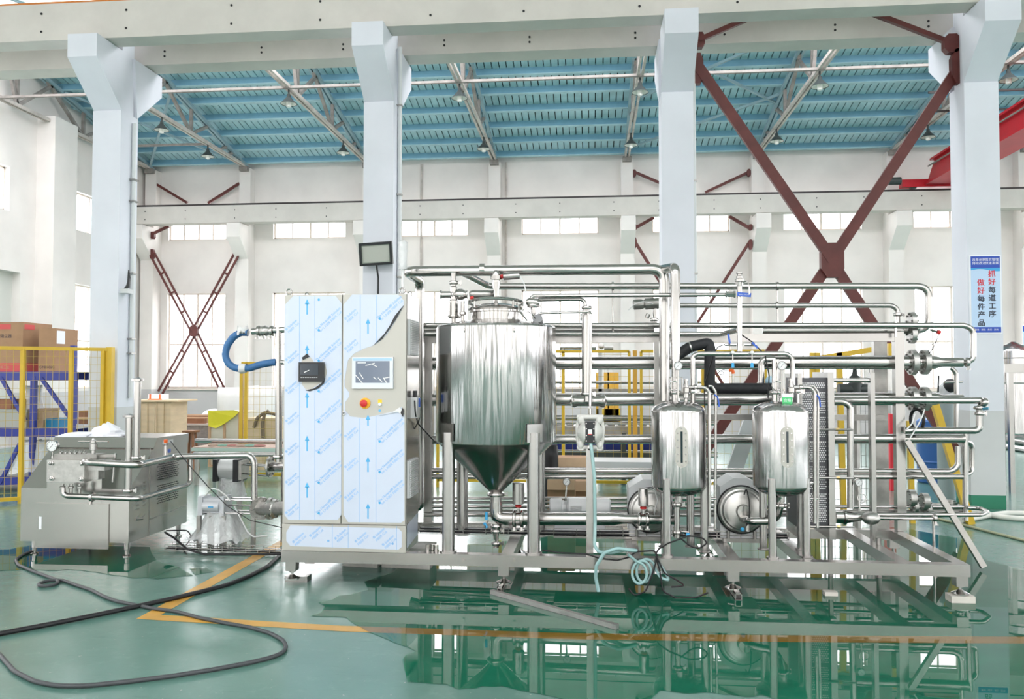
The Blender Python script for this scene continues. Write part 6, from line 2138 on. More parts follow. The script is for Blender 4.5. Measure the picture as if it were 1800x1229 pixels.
mesh_fence('mesh_fence', 'yellow wire-mesh fence panel in front of the blue shelving at left', FA, FB, 0.06, 1.95, (0.01, along(40), along(125), along(181)), 0.072, tube=0.045)
g = MB().box((FB[0] - 0.035, FB[1] - 0.03, 0), (FB[0] + 0.045, FB[1] + 0.05, 1.98)).build('fence_post', YELLOW, smooth=0, org=(FB[0], FB[1], 0))
tag(g, 'thick yellow end post of the left mesh fence beside the white pillar', 'post')
# shelving
RY0, RY1 = 10.75, 11.65
RX0, RXm, RX1 = xx(-110, RY0), xx(60, RY0), xx(129, RY0)
rk = thing('storage_rack', 'blue steel storage rack with shelves behind the yellow fence', 'rack', (RX1, 11, 0))
for x, zt_ in ((RX0, 1.66), (RXm, 1.6), (RX1, 2.02)):
    for y in (RY0, RY1):
        MB().box((x - 0.035, y - 0.03, 0), (x + 0.035, y + 0.03, zt_)).build('upright', BLUERACK, rk, 0)
    MB().bar((x, RY0, 0.2), (x, RY1, 0.9), 0.035).build('brace', BLUERACK, rk, 0)
for z in (0.15, 0.82, 1.6):
    for y in (RY0, RY1):
        MB().box((RX0, y - 0.025, z - 0.06), (RX1, y + 0.025, z + 0.06)).build('shelf_beam', BLUERACK, rk, 0)
    MB().box((RX0, RY0, z + 0.045), (RX1, RY1, z + 0.06)).build('shelf_board', mat('grey_shelf', (0.45, 0.45, 0.44), 0.6), rk, 0)
for (xa_, ya_, xb_, yb_) in ((72, 664, 127, 740), (2, 664, 45, 740), (0, 850, 35, 780)):
    MB().bar(at(xa_, ya_, RY0 - 0.02), at(xb_, yb_, RY0 - 0.02), 0.05, 0.03, (0, 1, 0)).build('brace', BLUERACK, rk, 0)


def carton(label, x0, x1, y0, y1, z0, z1, m=None, name='cardboard_box', extras=None):
    g = thing(name, label, 'box', ((x0 + x1) / 2, (y0 + y1) / 2, z0))
    MB().box((x0, y0, z0), (x1, y1, z1)).build('carton', m or CARD, g, 0)
    return g


sz = 1.66
# two big cartons on the top shelf
yA = 10.76
e = at(40, 600, yA)
g = carton('big brown carton with red bands and printed writing on top of the blue rack', e.x - 0.75, e.x, yA, yA + 0.62, sz, zz(566, yA, 40))
MB().box((e.x - 0.75, yA - 0.002, sz + 0.0), (e.x, yA, sz + 0.12)).build('red_band', mat('carton_red', (0.62, 0.10, 0.10), 0.7), g, 0)
MB().box((e.x, yA, sz + 0.0), (e.x + 0.002, yA + 0.62, sz + 0.12)).build('red_band', MATS['carton_red'], g, 0)
tp = zz(566, yA, 40)
MB().box((e.x - 0.5, yA - 0.002, tp - 0.10), (e.x - 0.18, yA, tp - 0.03)).build('red_logo', MATS['carton_red'], g, 0)
MB().box((e.x, yA + 0.03, tp - 0.10), (e.x + 0.002, yA + 0.24, tp - 0.03)).build('red_logo', MATS['carton_red'], g, 0)
text_mb('真空吸尘器', 0.055, (e.x - 0.30, yA - 0.003, tp - 0.2), (1, 0, 0), (0, 0, 1)).build('lettering', INK, g, 0)
text_mb('多功能工业', 0.045, (e.x - 0.3, yA - 0.004, sz + 0.06), (1, 0, 0), (0, 0, 1)).build('lettering', CARD2, g, 0)
yB = 10.85
e2 = at(98, 600, yB)
xl = at(68, 600, yB).x
g = carton('plain brown carton with white sticker on top of the blue rack', xl, e2.x, yB, yB + 0.5, sz, zz(577, yB, 98))
MB().box((e2.x, yB + 0.02, zz(604, yB, 98)), (e2.x + 0.002, yB + 0.2, zz(581, yB, 98))).build('white_sticker', PAPER, g, 0)
text_mb('C-NH-06G', 0.05, ((xl + e2.x) / 2, yB - 0.003, sz + 0.06), (1, 0, 0), (0, 0, 1)).build('lettering', INK, g, 0)
# shelf goods
sb = 0.88
for (px0, px1, h, m, t, Yq) in ((-10, 46, 0.25, mat('grey_tote', (0.42, 0.42, 0.38), 0.7), 'grey plastic tote on the middle shelf of the blue rack', 10.8), (50, 75, 0.26, CARD2, 'light brown carton on the middle shelf of the blue rack', 10.85),
                                 (77, 106, 0.12, mat('teal_tray', (0.02, 0.22, 0.42), 0.5), 'low blue plastic tray on the middle shelf of the blue rack', 10.9)):
    a, c = at(px0, 760, Yq).x, at(px1, 760, Yq).x
    g = thing('shelf_box', t, 'box', ((a + c) / 2, Yq, sb))
    MB().box((a, Yq, sb), (c, Yq + 0.35, sb + h * 0.9)).build('body', m, g, 0)
    MB().box((a - 0.01, Yq - 0.01, sb + h * 0.9), (c + 0.01, Yq + 0.36, sb + h)).build('rim', m, g, 0)
a = at(2, 700, 11.0)
g = carton('small dark brown carton standing on the grey tote', a.x - 0.2, at(20, 700, 11.0).x, 11.0, 11.3, sb + 0.25, zz(702, 11.0, 10), WOODR)
crumple('wrapped_bundle', 'milky wrapped bundle on the blue rack behind the braces', at(58, 690, 11.4).x, 11.4, sb, zz(680, 11.4, 58), 0.16, 0.13, 21, 'bundle', CLINGW, 24, 6)
crumple('wrapped_bundle', 'crumpled clear wrapped bundle on the lowest shelf of the blue rack', at(60, 830, 10.9).x, 10.9, 0.24, 0.68, 0.3, 0.2, 22, 'bundle', CLING, 24, 6)
a = at(138, 740, 13.5)
o = MB().box((a.x, 13.5, 0), (at(158, 740, 13.5).x, 13.8, zz(722, 13.5, 140))).build('wooden_crate', WOODR, smooth=0, org=(a.x, 13.5, 0))
tag(o, 'narrow reddish wooden crate seen through the fence beside the pillar', 'crate')
for k in range(3):
    MB().box((a.x - 0.01, 13.48, 0.25 + 0.3 * k), (at(158, 740, 13.5).x + 0.01, 13.5, 0.29 + 0.3 * k)).build('batten', PLYD, o, 0).location = -Vector((a.x, 13.5, 0)) * 0

# conduit and holder on the left pillar
px1 = near_x[0] + 0.2
cd = thing('wall_conduit', 'thin grey conduit pipe running up the side of the left pillar', 'conduit', (px1, 10.75, 1.2))
MB().cyl((px1 + 0.03, 10.78, 1.3), (px1 + 0.03, 10.78, 5.1), 0.03, 10).build('pipe', mat('white_conduit', (0.7, 0.72, 0.73), 0.5), cd)
for z in (1.9, 2.1, 3.0, 4.0, 4.3):
    MB().box((px1, 10.72, z), (px1 + 0.07, 10.84, z + 0.02)).build('strap', STEEL_D, cd, 0)
sc_ = thing('sickle_holder', 'black hooked tool in a small grey holder on the left pillar', 'tool', (px1 + 0.06, 10.6, zz(515, 10.5, 232)))
z = zz(507, 10.5, 232)
MB().box((px1 + 0.0, 10.52, z - 0.06), (px1 + 0.12, 10.66, z)).build('holder', GREYP, sc_, 0)
MB().prism([(px1 + 0.02, 10.58, z + 0.0), (px1 + 0.10, 10.58, z + 0.02), (px1 + 0.11, 10.58, z + 0.15), (px1 + 0.085, 10.58, z + 0.26), (px1 + 0.075, 10.58, z + 0.1), (px1 + 0.06, 10.58, z + 0.05)], (0, 0.03, 0)).build('blade', BLACKP, sc_, 0)

for i, (k, xo, z0_, z1_, t) in enumerate(((1, 0.06, 2.4, 6.0, 'thin pale conduit running up the side of the floodlight pillar'), (2, 0.05, 1.3, 6.0, 'thin pale conduit running up the side of the third big pillar'))):
    X = near_x[k] + 0.2 + 0.03
    g = thing('wall_conduit', t, 'conduit', (X, 10.72, z0_))
    MB().cyl((X, 10.72, z0_), (X, 10.72, z1_), 0.028, 10).build('pipe', MATS['white_conduit'], g)
    for z in (z0_ + 0.5, z0_ + 1.6, z0_ + 2.8):
        MB().box((X - 0.035, 10.68, z), (X + 0.035, 10.76, z + 0.02)).build('strap', STEEL_D, g, 0)
# ================================================================ goods between the pillars at left
def crate(label, px0, px1, ytop, Y, depth, m=PLY, frame=PLYD, zbase=0.0):
    a, c = xx(px0, Y), xx(px1, Y)
    zt = zz(ytop, Y, (px0 + px1) / 2)
    g = thing('plywood_crate', label, 'crate', ((a + c) / 2, Y + depth / 2, zbase))
    MB().box((a, Y, zbase), (c, Y + depth, zt)).build('panels', m, g, 0)
    w = (c - a) * 0.07
    for x in (a, (a + c) / 2 - w / 2, c - w):
        MB().box((x, Y - 0.02, zbase), (x + w, Y, zt)).build('batten', frame, g, 0)
    for z in (zbase, zt - w):
        MB().box((a, Y - 0.021, z), (c, Y - 0.001, z + w)).build('batten', frame, g, 0)
    return g, a, c, zt


g, a, c, zt = crate('tall plywood crate behind the homogenizer, left of two', 246, 274, 706, 14.5, 0.6, PLY, PLY)
g, a2, c2, zt2_ = crate('tall plywood crate behind the homogenizer, right of two', 275, 302, 706, 14.5, 0.6, PLY, PLY)
o = MB().box((a - 0.1, 14.4, zt), (c2 + 0.15, 15.2, zt + 0.03)).build('plywood_sheet', PLY, smooth=0, org=(a, 14.4, zt))
tag(o, 'flat plywood sheet lying across the two tall crates', 'board')
g = thing('parcel', 'white parcel with orange straps on the plywood sheet', 'parcel', (xx(273, 14.6), 14.7, zt + 0.03))
MB().box((xx(261, 14.6), 14.6, zt + 0.03), (xx(285, 14.6), 14.85, zt + 0.13)).build('body', PAPER, g, 0)
for x in (263, 280):
    MB().box((xx(x, 14.6), 14.598, zt + 0.03), (xx(x + 3, 14.6), 14.6, zt + 0.132)).build('strap', ORANGE, g, 0)
MB().box((xx(261, 14.6), 14.599, zt + 0.03), (xx(285, 14.6), 14.6, zt + 0.05)).build('strap', ORANGE, g, 0)
# table, timber, stool
Yt = 15.6
tb = thing('cloth_table', 'low table under a grey-brown cloth behind the homogenizer lid', 'table', (xx(335, Yt), Yt, 0))
tz_ = zz(748, Yt, 335)
MB().box((xx(303, Yt), Yt, tz_), (xx(368, Yt), Yt + 1.0, tz_ + 0.03)).build('top', mat('pinkish_cloth', (0.66, 0.56, 0.53), 0.8), tb, 0)
MB().box((xx(304, Yt), Yt + 0.02, 0.0), (xx(366, Yt), Yt + 0.95, tz_)).build('cloth_skirt', mat('brown_grey_cloth', (0.40, 0.34, 0.33), 0.9, noise=0.3, nscale=20), tb, 0)
for k in range(4):
    o = MB().box((xx(312 - k * 2, Yt), Yt + 0.1 + 0.13 * k, tz_ + 0.03), (xx(356 + 3 * k, Yt), Yt + 0.2 + 0.13 * k, tz_ + 0.13 + 0.02 * k)).build('timber_baulk', (WOODR, PLYD)[k % 2], smooth=0, org=(xx(312, Yt), Yt, tz_ + 0.03))
    tag(o, 'reddish timber baulk lying on the cloth-covered table, %s from the front' % ('first', 'second', 'third', 'fourth')[k], 'timber', 'timber on the table')
o = MB().sphere((xx(346, Yt), Yt + 0.8, tz_ + 0.12), 0.3, 1, 0.5, 0.6).build('white_sack', PAPER, smooth=0.6, org=(xx(346, Yt), Yt + 0.8, tz_))
tag(o, 'rounded white sack lying behind the timber on the table', 'sack')
st = thing('wooden_stool', 'small brown wooden stool behind the homogenizer', 'stool', (xx(337, 13.6), 13.6, 0))
sx_, sy_, sz_ = xx(337, 13.6), 13.6, zz(760, 13.6, 337)
MB().box((sx_ - 0.11, sy_ - 0.1, sz_), (sx_ + 0.11, sy_ + 0.1, sz_ + 0.03)).build('seat', WOODR, st, 0)
for s in (-1, 1):
    for t in (-1, 1):
        MB().bar((sx_ + s * 0.05, sy_ + t * 0.05, sz_), (sx_ + s * 0.1, sy_ + t * 0.09, 0), 0.035).build('leg', WOODR, st, 0)
g, a, c, zt = crate('cream crate with pine frame, half covered by a yellow plastic sheet', 368, 424, 724, 14.0, 0.7, CREAM, PLYD)
vs_ = []
P = [(366, 722), (412, 721), (421, 724), (412, 733), (395, 745), (380, 753), (367, 749)]
o = MB().prism([Vector((at(x, y, 13.95).x, 13.95 - 0.012 * (k % 2), at(x, y, 13.95).z)) for k, (x, y) in enumerate(P)], (0, -0.01, 0)).build('plastic_sheet', YFILM, smooth=0, org=at(390, 735, 13.95))
tag(o, 'translucent yellow plastic sheet draped over the cream crate', 'sheet')
g, a, c, zt = crate('low plywood crate with brown straps hanging over it', 432, 490, 735, 13.6, 0.6, PLY, PLY)
for i, P in enumerate(([(446, 752), (452, 735), (465, 725), (478, 727), (495, 731)], [(462, 770), (461, 745), (465, 728), (472, 722)])):
    o = MB().tube([at(x, y, 13.556) for x, y in P], 0.028, 6, 0.1).build('lifting_strap', mat('brown_webbing', (0.20, 0.15, 0.10), 0.8), smooth=0.8, org=at(*P[0], 13.5))
    tag(o, ('brown webbing strap slung along the top of the strapped crate', 'brown webbing strap hanging down the front of the strapped crate')[i], 'strap')
crumple('bulk_bag', 'large milky wrapped bulk bag under the far window, left of the yellow post', xx(404, 15.5), 15.5, 0, zz(683, 15.5, 404), 0.26, 0.23, 31, 'bag', CLINGW, 24, 8)
crumple('bulk_bag', 'large milky wrapped bulk bag behind the mesh panel right of the yellow post', xx(458, 15.2), 15.2, 0, zz(680, 15.2, 458), 0.31, 0.28, 32, 'bag', CLINGW, 24, 8)
mesh_fence('mesh_fence', 'small wire-mesh panel with yellow post standing near the blue hose', (xx(425, 12.6), 12.6), (xx(500, 12.6), 12.6), 0.05, zz(639, 12.6, 430), (0.0, 0.11), 0.09, tube=0.05)
# bench with long pipe
Yb_ = 11.6
bn = thing('work_bench', 'low green-edged steel bench with rags behind the pneumatic valves', 'bench', (xx(420, Yb_), Yb_, 0))
bz = zz(788, Yb_, 420)
MB().box((xx(338, Yb_), Yb_, bz - 0.05), (xx(520, Yb_), Yb_ + 0.7, bz)).build('top', mat('pale_green_metal', (0.45, 0.55, 0.50), 0.5), bn, 0)
MB().box((xx(340, Yb_), Yb_ + 0.02, bz), (xx(500, Yb_), Yb_ + 0.66, bz + 0.012)).build('cardboard_cover', mat('pink_board', (0.60, 0.45, 0.38), 0.8, noise=0.3, nscale=9), bn, 0)
for x in (345, 515):
    for y in (0.05, 0.65):
        MB().bar((xx(x, Yb_), Yb_ + y, 0), (xx(x, Yb_), Yb_ + y, bz - 0.05), 0.05).build('leg', STEEL_D, bn, 0)
rg = thing('rag_heap', 'heap of brown and green rags on the low bench', 'rags', (xx(410, Yb_), Yb_ + 0.2, bz + 0.012))
rnd = random.Random(2)
for k in range(6):
    x = 370 + 16 * k
    MB().sphere((xx(x, Yb_), Yb_ + 0.15, bz + 0.025), 0.07, 1.4, 1.0, 0.3).build('rag', mat('rag_%d' % (k % 3), [(0.30, 0.22, 0.17), (0.16, 0.28, 0.22), (0.30, 0.14, 0.12)][k % 3], 0.9), rg)
o = MB().cyl((xx(346, 12.2), 12.2, zz(775, 12.2, 400)), (xx(520, 12.2), 12.2, zz(775, 12.2, 400)), pw(8.5, 12.2), 14).build('long_pipe', STEEL, smooth=0.8, org=(xx(346, 12.2), 12.2, zz(775, 12.2, 400)))
tag(o, 'long loose steel pipe lying behind the low bench', 'pipe')

# ================================================================ behind the rack: fences, pipes on trestles, cartons
mesh_fence('mesh_fence', 'yellow wire-mesh fence seen behind the rack left of the diaphragm pump', (xx(770, 11.8), 11.8), (xx(1106, 11.8), 11.8), 0.1, zz(618, 11.8, 1000), (0.0, 0.33, 0.66, 1.0), 0.11)
mesh_fence('mesh_fence', 'yellow wire-mesh fence seen behind the rack right of the diaphragm pump', (xx(1127, 11.8), 11.8), (xx(1345, 11.8), 11.8), 0.1, zz(618, 11.8, 1000), (0.0, 0.5, 1.0), 0.11)
X = xx(1116, 11.8)
o = MB().box((X - 0.03, 11.77, 0), (X + 0.03, 11.83, zz(616, 11.8, 1116))).build('fence_post', mat('amber_enamel', (0.68, 0.36, 0.05), 0.45), smooth=0, org=(X, 11.8, 0))
tag(o, 'thick amber fence post behind the rack between the two mesh panels', 'post')
bgp = [(672, 6, 13.2, 'highest of the rear stack'), (694, 12, 13.4, 'thick grey one of the rear stack'), (735, 10, 13.2, 'dark one of the rear stack'), (744, 6, 13.0, 'below the dark one of the rear stack'), (793, 5, 13.0, 'thin one of the rear stack'), (800, 6, 13.0, 'lowest of the rear stack')]
for (y, w, Y, t) in bgp:
    Y = 13.46 - pw(w, 13.4)
    o = MB().cyl((xx(950, Y), Y, zz(y, Y, 1050)), (xx(1260, Y), Y, zz(y, Y, 1050)), pw(w, Y), 10).build('stored_pipe', STEEL_D if w > 8 else STEEL, smooth=0.8, org=(xx(950, Y), Y, zz(y, Y, 1050)))
    tag(o, 'stored steel pipe behind the yellow fence, ' + t, 'pipe', 'stored pipes behind the fence')
tr = thing('pipe_trestle', 'grey steel trestle carrying the stored pipes behind the fence', 'trestle', (xx(1060, 13.3), 13.3, 0))
for x in (1055, 955, 1240):
    MB().bar((xx(x, 13.5), 13.5, 0), (xx(x, 13.5), 13.5, zz(620, 13.5, x)), 0.06).build('post', GREYP, tr, 0)
for y in (690, 786):
    MB().bar((xx(955, 13.5), 13.5, zz(y, 13.5, 1050)), (xx(1240, 13.5), 13.5, zz(y, 13.5, 1050)), 0.06, 0.12).build('rail', STEEL_D if y < 700 else BLUERACK, tr, 0)
yf = thing('yellow_machine_frame', 'yellow machine frame far behind the fence left of the left small tank', 'machine', (xx(1070, 16.5), 16.5, 0))
for x, w in ((1066, 9), (1074, 12), (1084, 7), (1050, 5)):
    MB().box((xx(x - w / 2, 16.5), 16.5, 0), (xx(x + w / 2, 16.5), 16.7, zz(655, 16.5, x))).build('column', mat('amber_enamel', (0.7, 0.4, 0.05), 0.5), yf, 0)
MB().box((xx(1048, 16.5), 16.5, 0.6), (xx(1090, 16.5), 16.7, 0.95)).build('cross_plate', YELLOW, yf, 0)
for (x0, x1, y0, y1, Y, t) in ((970, 1030, 805, 826, 10.2, 'open brown carton on the floor behind the rack, upper one'), (962, 1010, 843, 872, 8.9, 'brown carton on the floor behind the grey motor, left one'),
                               (984, 1030, 846, 870, 9.4, 'brown carton on the floor behind the grey motor, right one')):
    zb_ = 0.0
    g = carton(t, xx(x0, Y), xx(x1, Y), Y, Y + 0.35, zb_, zz(y0, Y, x0))
    zt_ = zz(y0, Y, x0)
    MB().prism([(xx(x0, Y), Y, zt_), (xx(x1, Y), Y, zt_), (xx(x1, Y), Y - 0.08, zt_ - 0.1), (xx(x0, Y), Y - 0.08, zt_ - 0.1)], (0, 0.006, 0.004)).build('open_flap', CARD2, g, 0)
o = crumple('black_bag', 'black bag slumped beside the carton behind the conical tank', xx(966, 10.0), 10.0, 0, zz(784, 10.0, 966), 0.13, 0.10, 41, 'bag', BLACK, 16, 6)
vb = thing('far_valve', 'small round steel valve on a far pipe above the yellow fence', 'valve', at(1056, 612, 12.6))
MB().cyl(at(985, 612, 12.6), at(1048, 612, 12.6), 0.03, 10).build('pipe', STEEL, vb)
MB().cyl(at(990, 612, 12.6), (at(990, 612, 12.6).x, 12.6, 0), 0.03, 10).build('stand', STEEL_D, vb)
MB().lathe(at(1057, 609, 12.6), (0, -1, 0), [(0, 0.04), (0.03, 0.045), (0.035, 0.02)], 14).build('flange_face', STEEL, vb)
MB().cyl(at(1062, 612, 12.6), at(1078, 612, 12.6), 0.035, 12).build('actuator', STEEL_D, vb)

# skewed steel channel and yellow frames right of centre
o = MB().bar(at(1322, 735, 9.0), (at(1275, 860, 9.0).x - 0.1, 9.0, 0.02), 0.16, 0.06, (0, 1, 0)).build('steel_channel', GREYP, smooth=0, org=(at(1275, 860, 9.0).x, 9.0, 0))
tag(o, 'grey steel channel leaning at a slant between the two small tanks', 'channel')
yr = thing('yellow_trestle', 'yellow trestle with wire mesh behind the plate exchanger', 'trestle', (xx(1460, 10.0), 10.0, 0))
for x, x2 in ((1428, 1424), (1474, 1480), (1436, 1432)):
    MB().bar(at(x, 620, 10.0), (xx(x2, 10.0), 10.0, 0), 0.06, 0.06, (0, 1, 0)).build('leg', YELLOW, yr, 0)
MB().bar(at(1400, 636, 10.0), at(1550, 612, 10.0), 0.06, 0.06).build('top_bar', YELLOW, yr, 0)
MB().bar(at(1640, 700, 9.4), (xx(1702, 9.4), 9.4, 0), 0.07, 0.07, (0, 1, 0)).build('slanted_leg', YELLOW, yr, 0)
MB().bar(at(1598, 740, 9.4), (xx(1600, 9.4), 9.4, 0), 0.05, 0.05, (0, 1, 0)).build('slanted_leg', YELLOW, yr, 0)
MB().box((at(1562, 620, 9.9).x, 9.9, zz(640, 9.9)), (at(1568, 620, 9.9).x, 9.98, zz(606, 9.9))).build('bracket', YELLOW, yr, 0)
mb = MB()
for k in range(14):
    x = 1440 + k * 8
    mb.bar(at(x, 640, 10.05), (xx(x, 10.05), 10.05, 0.1), 0.006, 0.006, (1, 0, 0))
for k in range(12):
    z = 0.15 + 0.13 * k
    mb.bar((xx(1440, 10.05), 10.05, z), (xx(1548, 10.05), 10.05, z), 0.006)
mb.build('wire_mesh', mat('grey_wire', (0.25, 0.25, 0.24), 0.5), yr, 0)['kind'] = 'stuff'
gv = thing('gate_valve', 'dark cast gate valve standing behind the plate exchanger rail', 'valve', at(1503, 690, 8.6))
q = at(1503, 688, 8.6)
MB().lathe(q - Vector((0, 0, 0.02)), (0, 0, 1), [(0, 0.07), (0.1, 0.07), (0.11, 0.05), (0.17, 0.055), (0.18, 0.03), (0.24, 0.02)], 14).build('bonnet', LAMPG, gv)
MB().cyl(q + Vector((-0.16, 0, 0.02)), q + Vector((0.16, 0, 0.02)), 0.06, 14).build('body', LAMPG, gv)
MB().lathe(q + Vector((0, 0, 0.22)), (0, 0, 1), [(0, 0.02), (0.01, 0.08), (0.02, 0.08), (0.03, 0.02)], 16).build('handwheel', LAMPG, gv)
MB().cyl((q.x, 8.6, q.z - 0.05), (q.x, 8.6, 0), 0.04, 10).build('riser', STEEL_D, gv)
o = MB().box((xx(1563, 12.0), 12.0, 0), (xx(1571, 12.0), 12.3, zz(728, 12.0, 1565))).build('red_cabinet', mat('signal_red', (0.75, 0.03, 0.05), 0.5), smooth=0, org=(xx(1563, 12.0), 12.0, 0))
tag(o, 'narrow red cabinet seen between the right rack posts', 'cabinet')
q = thing('blue_drum', 'blue plastic drum behind the right end of the rack', 'drum', (xx(1660, 13.0), 13.0, 0))
MB().lathe((xx(1645, 13.0), 13.0, 0), (0, 0, 1), [(0, 0.26), (0.02, 0.28), (0.3, 0.28), (0.32, 0.295), (0.34, 0.28), (0.6, 0.28), (0.62, 0.295), (0.64, 0.28), (0.92, 0.28), (0.95, 0.25)], 24).build('shell', mat('drum_blue', (0.03, 0.12, 0.35), 0.45), q)
MB().cyl((xx(1645, 13.0) + 0.1, 13.0, 0.95), (xx(1645, 13.0) + 0.1, 13.0, 0.97), 0.04, 10).build('bung', BLACKP, q)
q = thing('hose_coupling', 'grey upright coupling with a black rubber elbow right of the rack', 'coupling', (xx(1660, 11.3), 11.3, 0))
X = xx(1660, 11.3)
MB().cyl((X, 11.3, 0), (X, 11.3, zz(695, 11.3, 1660)), 0.1, 16).build('grey_pipe', mat('grey_green_paint', (0.30, 0.36, 0.36), 0.5), q)
MB().tube([(X, 11.3, zz(697, 11.3, 1660)), (X, 11.3, zz(682, 11.3, 1660)), (xx(1672, 11.3), 11.3, zz(676, 11.3, 1660))], 0.075, 12, 0.05).build('grey_elbow', GREYP, q)
MB().sphere(at(1670, 678, 11.25), 0.085, 1, 1, 1.1).build('rubber_boot', BLACK, q)
MB().cyl(at(1649, 690, 11.25), at(1650, 660, 11.25), 0.012, 8).build('lever', BLACKP, q)
pipe('upright steel pipe behind the holding tube ends at right', [(1672, 647, 8.4), (1681, 655, 8.4), (1681, 770, 8.4)], 7.5, fillet=0.08)
q = pipe('thin steel cross tube with clamp near the poster pillar', [(1660, 672, 8.4), (1692, 671, 8.4)], 4)
for i, P in enumerate(([(1600, 770, 7.3), (1615, 745, 7.3), (1622, 730, 7.3), (1625, 720, 7.35)], [(1594, 755, 7.3), (1603, 745, 7.3), (1608, 728, 7.35)])):
    o = MB().tube([at(*q) for q in P], 0.006, 8, 0.05).build('air_hose', WHITEP, smooth=0.8, org=at(*P[0]))
    tag(o, ('white tube curling down from the right flange of the lower holding tube', 'white tube curling down from the left flange of the lower holding tube')[i], 'hose')
o = MB().torus(at(1612, 738, 7.45), (1, 0.25, 0), 0.09, 0.014, 24, 8).build('coiled_cable', BLACK, smooth=0.8, org=at(1612, 738, 7.45))
tag(o, 'coil of black cable hanging below the holding tube flanges', 'cable')
q = thing('probe_plug', 'red sensor plug with thin drooping lead above the right flanges', 'sensor', at(1650, 583, 7.4))
MB().cyl(at(1635, 580, 7.4), at(1648, 584, 7.4), 0.01, 8).build('probe', STEEL, q)
MB().cyl(at(1647, 583, 7.4), at(1653, 585, 7.4), 0.018, 10).build('plug', RED, q)
MB().tube([at(1650, 588, 7.4), at(1645, 602, 7.4), at(1638, 615, 7.4), at(1633, 622, 7.4)], 0.004, 6, 0.03).build('lead', BLACK, q)
MB().tube([at(1642, 604, 7.4), at(1634, 608, 7.4), at(1632, 618, 7.4)], 0.003, 6, 0.03).build('lead', BLACK, q)
g = thing('flange_joint', 'upright steel flange pair between the two upper rack pipes at right', 'flange', at(1602, 580, 7.45))
flange(g, at(1603, 565, 7.45), (1, 0, 0), 0.08, 0.04)
flange(g, at(1603, 588, 7.45), (1, 0, 0), 0.08, 0.04)
MB().cyl(at(1594, 577, 7.45), at(1616, 577, 7.45), 0.03, 12).build('spool', STEEL, g)

# ================================================================ posters
def thick(ch, s, o):
    mb = MB()
    for k, (dx, dz) in enumerate(((0, 0), (0.018, 0), (-0.018, 0), (0, 0.018), (0, -0.018))):
        text_mb(ch, s, (o[0] + dx * s, o[1] - 0.0002 * k, o[2] + dz * s), (1, 0, 0), (0, 0, 1), mb)
    return mb


def poster(label, x0, x1, y0, y1, Y, full):
    a, c = xx(x0, Y), xx(x1, Y)
    z0_, z1_ = zz(y1, Y, x0), zz(y0, Y, x0)
    w, h = c - a, z1_ - z0_
    xm = (a + c) / 2
    g = thing('wall_poster', label, 'poster', (xm, Y, z0_))
    MB().box((a, Y - 0.008, z0_), (c, Y, z1_)).build('board', PAPER, g, 0)
    yq = Y - 0.0095
    m = 0.035 * w

    def R(x0_, x1_, t0, t1, mat_, nm, dy=0.0):
        MB().box((a + x0_ * w, yq - dy, z1_ - t1 * h), (a + x1_ * w, yq + 0.001 - dy, z1_ - t0 * h)).build(nm, mat_, g, 0)
    R(0.055, 0.96, 0.015, 0.985, POSTL, 'pale_field')
    R(0.055, 0.96, 0.015, 0.165, POSTB, 'blue_header', 0.0012)
    pts = [(a + 0.055 * w, yq - 0.0012, z1_ - 0.165 * h)]
    for k in range(13):
        t = k / 12
        pts.append((a + (0.055 + 0.905 * t) * w, yq - 0.0012, z1_ - (0.185 + 0.012 * math.sin(t * 6.0 + 2.6) + 0.012 * t) * h))
    pts.append((a + 0.96 * w, yq - 0.0012, z1_ - 0.165 * h))
    MB().prism(pts, (0, 0.0006, 0)).build('cyan_wave', POSTC, g, 0)
    R(0.055, 0.96, 0.915, 0.985, POSTB, 'blue_footer', 0.0012)
    ux, uz = (1, 0, 0), (0, 0, 1)
    s = w * 0.235
    for i, ch in enumerate('抓好每道工序'):
        thick(ch, s, (a + 0.70 * w, yq - 0.002, z1_ - (0.245 + 0.102 * i) * h)).build('character', REDINK if i < 2 else INK, g, 0)
    for i, ch in enumerate('做好每件产品'):
        thick(ch, s, (a + 0.36 * w, yq - 0.002, z1_ - (0.355 + 0.102 * i) * h)).build('character', REDINK if i < 2 else INK, g, 0)
    if full:
        s2 = w * 0.105
        for (tx, ty, s_) in ((0.31, 0.062, '改革创新'), (0.71, 0.062, '落实管理'), (0.31, 0.105, '持续改进'), (0.71, 0.105, '快速发展')):
            text_mb(s_, s2, (a + tx * w, yq - 0.0025, z1_ - ty * h), ux, uz).build('lettering', PAPER, g, 0)
        text_mb('服务 · 诚信 · 务实 · 高效', w * 0.07, (a + 0.51 * w, yq - 0.0025, z1_ - 0.95 * h), ux, uz).build('lettering', PAPER, g, 0)


poster('tall blue and white poster with red and black Chinese characters on the right pillar', 1706, 1763, 449, 587, PY0 - 0.001, True)
poster('second blue and white poster with Chinese characters at the right picture edge', 1798, 1822, 572, 634, 22.448, False)

